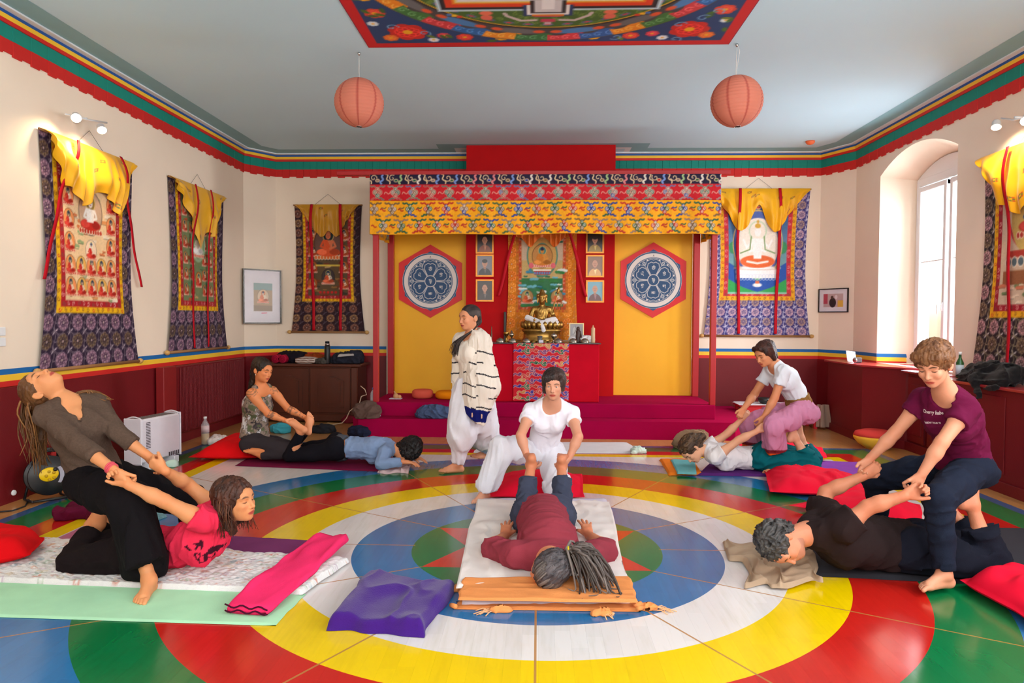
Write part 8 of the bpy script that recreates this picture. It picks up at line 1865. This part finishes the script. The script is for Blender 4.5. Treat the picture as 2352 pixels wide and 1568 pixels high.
def woman_teal():
    KS[0] = 1.004
    J = J_(pel=(1750, 1050, 7.08), wst=(1712, 1052, 7.05), chs=(1664, 1046, 7.02), nk=(1622, 1034, 7.0), hd=(1588, 1032, 6.95),
           sha=(1642, 1050, 6.87), shb=(1632, 1024, 7.2), hipa=(1752, 1056, 6.96), hipb=(1758, 1044, 7.2), kna=(1862, 1066, 6.98), knb=(1862, 1054, 7.25), ana=(1826, 1006, 7.0), anb=(1840, 1008, 7.3))
    J['front'] = V3(-.35, -.1, -.93); J['frontp'] = V3(0, 0, -1); J['hf'] = V3(-.4, -.35, -.85); J['hu'] = V3(-.85, -.05, .45)
    arms(J, 'a', (1697, 1010), (1738, 990), .27, .23, 0, 0); arms(J, 'b', (1672, 994), (1702, 964), .27, .23, 0, 0)
    hnd = dict(a=dict(d=V3(.7, 0, .6), n=V3(0, -1, 0), t=V3(.5, 0, -.7), curl=(40, 40, 30)), b=dict(d=V3(.6, 0, .7), n=V3(0, 1, 0), t=V3(.5, 0, -.7), curl=(40, 40, 30)))
    ft = dict(a=dict(to=J['ana'] + V3(.05, .1, 1), sn=V3(-.9, 0, .3)), b=dict(to=J['anb'] + V3(.05, .1, 1), sn=V3(-.9, 0, .3)))
    o, A = body('person', J, 'woman in a white blouse and teal trousers lying face down on a purple mat', skin=(222, 170, 142), hands=hnd, feet=ft, h=.014, hf=.005, girth=.95)
    p = top_prims(A, .016, .35, .072, hem=A['wst'] * .5 + A['pel'] * .5, hem_r=.145) + neck_cut(A, .062) + [folds(.007, V3(0, .3, 1), .05, 2.5), plane(V3(0, 0, .03), V3(0, 0, -1))]
    wear('blouse', p, A, cloth('white_cotton_2', (226, 218, 218)), o, .0085)
    p = trouser_prims(A, .026, .1, .075, .62, waist=.45) + [folds(.013, V3(1, 0, .2), .07, 3, seed=9), plane(V3(0, 0, .03), V3(0, 0, -1))]
    wear('baggy_trousers', p, A, cloth('teal_cotton', (0, 92, 100)), o, .010)
    q = lambda *a: hq(A, *a)
    e = [cap(q(.0, -.08, .05), q(0, -.11, .0), .06, .05, k=.03), cap(q(0, -.11, 0), q(0, -.15, -.06) + V3(0, 0, .02), .055, .035, k=.03)]
    hair_top(A, o, (92, 66, 42), (46, 30, 22), .014, e, d=-A['hf'] + V3(.5, 0, 0), h=.006, amp=.01, wl=.02)
woman_teal()
# -------- couple on the right
def woman_maroon():
    KS[0] = 1.018
    J = J_(pel=(2212, 1062, 4.4), wst=(2206, 1010, 4.32), chs=(2186, 955, 4.21), nk=(2172, 902, 4.13), hd=(2146, 836, 4.02),
           sha=(2122, 916, 4.32), shb=(2220, 938, 4.06), hipa=(2188, 1070, 4.52), hipb=(2230, 1078, 4.3), kna=(2010, 1100, 4.82), knb=(2156, 1146, 3.94), ana=(2022, 1196, 4.95), anb=(2170, 1318, 3.9))
    J['front'] = V3(-.66, -.7, -.25); J['frontp'] = V3(-.7, -.6, 0); J['hf'] = V3(-.7, -.6, -.42); J['hu'] = V3(-.3, -.22, .93)
    arms(J, 'a', (2056, 994), (1997, 1054), .28, .24, 0, 0); arms(J, 'b', (2163, 1016), (2118, 1088), .27, .24, -1, 0)
    hnd = dict(a=dict(d=V3(-.5, -.2, -.8), n=V3(-.1, -.9, .2), t=V3(-.7, 0, .4), curl=(40, 45, 30)), b=dict(d=V3(-.35, .1, -.9), n=V3(-.2, .9, .1), t=V3(-.8, -.3, .3), curl=(42, 48, 30)))
    ft = dict(a=dict(to=J['ana'] + V3(-1, -.5, -.1), sn=V3(0, 0, -1)), b=dict(to=J['anb'] + V3(-1, -.32, -.1), sn=V3(0, 0, -1), inner=V3(.3, -1, 0)))
    o, A = body('person', J, 'short-haired smiling woman in a maroon lettered T-shirt and dark trousers, bending over her partner', skin=(214, 156, 130), hands=hnd, feet=ft, smile=1, h=.013, hf=.0046, hs=1.0, girth=1.0)
    M = cloth('maroon_jersey', (98, 14, 54), bump=.2)
    p = top_prims(A, .014, .42, .066, hem=A['pel'] + V3(0, 0, -.01), hem_r=.16) + neck_cut(A, .07, .012) + [folds(.006, np.cross(A['pel'] - A['chs'], A['fr']), .05, 3)]
    sh = wear('tshirt', p, A, M, o, .0075)
    # lettering on the chest
    ax = nrm(A['nk'] - A['wst']); up_ = orth(ax, A['fr']); rt = A['lat']
    n_ = A['fr']
    def word(txt, c, size, shear, name, wgt=0.0):
        cu = bpy.data.curves.new('t', 'FONT'); cu.body = txt; cu.size = size; cu.align_x = 'CENTER'; cu.shear = shear; cu.extrude = .0006; cu.offset = wgt; cu.resolution_u = 3
        to = bpy.data.objects.new('t', cu); COL.objects.link(to); dg = bpy.context.evaluated_depsgraph_get(); me = bpy.data.meshes.new_from_object(to.evaluated_get(dg)); bpy.data.objects.remove(to)
        from mathutils.bvhtree import BVHTree
        sm = sh.data; iv = [tuple(sh_w @ v.co) for v in sm.vertices]; bvh = BVHTree.FromPolygons(iv, [tuple(p_.vertices) for p_ in sm.polygons])
        b = bmesh.new(); b.from_mesh(me); bmesh.ops.triangulate(b, faces=b.faces); bmesh.ops.subdivide_edges(b, edges=[e for e in b.edges if e.calc_length() > .008], cuts=1); b.to_mesh(me); b.free()
        for v in me.vertices:
            P = Vector(tuple(c + rt * v.co.x + up_ * v.co.y)); h_ = bvh.ray_cast(P + Vector(tuple(n_ * .3)), Vector(tuple(-n_)), .6)
            Q = h_[0] if h_[0] is not None else P
            v.co = Q + Vector(tuple(n_ * (.0015 + max(v.co.z, 0))))
        link(name, me, mat('print_white', (226, 206, 208), rough=.8), o)
    sh_w = wmat(sh)
    from mathutils.bvhtree import BVHTree
    bv = BVHTree.FromPolygons([tuple(sh_w @ v.co) for v in sh.data.vertices], [tuple(p_.vertices) for p_ in sh.data.polygons])
    def hit(px, py):
        h_ = bv.ray_cast(Vector(tuple(CAM)), Vector(tuple(nrm(ray(px, py))))); return np.array(h_[0]) if h_[0] is not None else atY(px, py, 4.05)
    c = hit(2142, 950); r_ = hit(2158, 952) - hit(2126, 948); rt = nrm(r_); n_ = orth(A['fr'], rt); up_ = np.cross(rt, -n_); up_ = up_ if up_[2] > 0 else -up_
    word('Cherry babe', c, .027, .35, 'print_script', .0007); word("HOLIDAY TOUR '75", hit(2141, 972), .0125, .1, 'print_line', .0003)
    p = trouser_prims(A, .012, dict(a=.082, b=.08), dict(a=.055, b=.056), dict(a=.96, b=.93), waist=.2) + [folds(.007, V3(1, 0, .3), .05, 3, seed=7)]
    wear('trousers', p, A, cloth('navy_trousers', (24, 30, 46), var=.12), o, .009)
    q = lambda *a: hq(A, *a)
    e = [ell(q(0, -.02, .05), (.095, .108, .088), np.stack([A['hr'], A['hf'], A['hu']]), .03), cap(q(-.055, .065, .075), q(.055, .065, .075), .032, .032, k=.03), cap(q(.07, .015, .05), q(.074, .02, .0), .024, .016, k=.02), cap(q(-.07, .015, .05), q(-.074, .02, .0), .024, .016, k=.02), cap(q(0, -.08, .0), q(0, -.075, -.06), .05, .035, k=.03)]
    hair_top(A, o, (138, 92, 56), (92, 56, 34), .012, e, d=-A['hu'] + A['hf'] * .4, h=.005, amp=.006, wl=.014, cut='x', sub=[ell(q(0, .135, -.05), (.07, .07, .095), np.stack([A['hr'], A['hf'], A['hu']]), .01, '-'), ell(q(.09, .0, -.03), (.03, .03, .035), k=.01, op='-'), ell(q(-.09, .0, -.03), (.03, .03, .035), k=.01, op='-')])
woman_maroon()
def man_black():
    KS[0] = 1.0
    J = J_(pel=(2090, 1260, 4.33), wst=(2020, 1250, 4.29), chs=(1940, 1236, 4.22), nk=(1852, 1226, 4.13), hd=(1794, 1247, 4.03),
           sha=(1938, 1210, 4.03), shb=(1890, 1168, 4.46), hipa=(2088, 1270, 4.2), hipb=(2098, 1250, 4.48), kna=(2278, 1296, 4.2), knb=(2268, 1268, 4.48), ana=(2232, 1160, 4.26), anb=(2178, 1168, 4.62))
    J['front'] = V3(-.12, -.1, -.98); J['hf'] = V3(.22, -.5, -.84); J['hu'] = V3(-.95, -.18, -.1)
    arms(J, 'a', (1994, 1164), (2078, 1138), .3, .27, 0, 0); arms(J, 'b', (1896, 1130), (1984, 1092), .3, .27, 0, 0)
    hnd = dict(a=dict(d=V3(.85, .1, .45), n=V3(.1, -1, 0), t=V3(.3, 0, -.9), curl=(60, 62, 40)), b=dict(d=V3(.8, .1, .5), n=V3(0, 1, 0), t=V3(.4, 0, -.9), curl=(40, 40, 30)))
    ft = dict(a=dict(to=J['ana'] + V3(.6, .3, .7), sn=V3(-.75, .1, .62)), b=dict(to=J['anb'] + V3(.5, .2, .8), sn=V3(-.8, .1, .5)))
    o, A = body('person', J, 'grey-haired man in black lying face down on a dark mat, arms drawn back', sex='m', skin=(206, 142, 116), hands=hnd, feet=ft, h=.013, hf=.0048, girth=1.06, stubble=(150, 110, 96))
    p = top_prims(A, .024, .5, .084, hem=A['wst'] * .3 + A['pel'] * .7, hem_r=.165, flat=.92) + neck_cut(A, .06)[:1] + [folds(.010, V3(.6, 0, 1), .08, 3, seed=4), plane(V3(0, 0, .035), V3(0, 0, -1))]
    wear('tshirt', p, A, cloth('black_tshirt', (38, 26, 26), bump=.2), o, .009)
    p = trouser_prims(A, .02, dict(a=.098, b=.085), dict(a=.095, b=.08), dict(a=.62, b=.7), waist=.25) + [folds(.012, V3(1, 0, .3), .08, 3, seed=5), plane(V3(0, 0, .035), V3(0, 0, -1))]
    wear('trousers', p, A, cloth('black_navy_cotton', (18, 20, 32)), o, .010)
    q = lambda *a: hq(A, *a)
    e = [ell(q(0, -.025, .045), (.09, .108, .096), np.stack([A['hr'], A['hf'], A['hu']]), .03), cap(q(0, -.08, .0), q(0, -.075, -.055), .058, .045, k=.03)]
    hair_top(A, o, (86, 82, 80), (26, 24, 24), .006, e, d=V3(-.4, -.6, .2), amp=.010, wl=.017, h=.005, cut='x', sub=[ell(q(0, .135, -.03), (.095, .085, .12), np.stack([A['hr'], A['hf'], A['hu']]), .01, '-'), ell(q(.085, .01, -.035), (.03, .035, .045), k=.01, op='-'), ell(q(-.085, .01, -.035), (.03, .035, .045), k=.01, op='-')])
man_black()
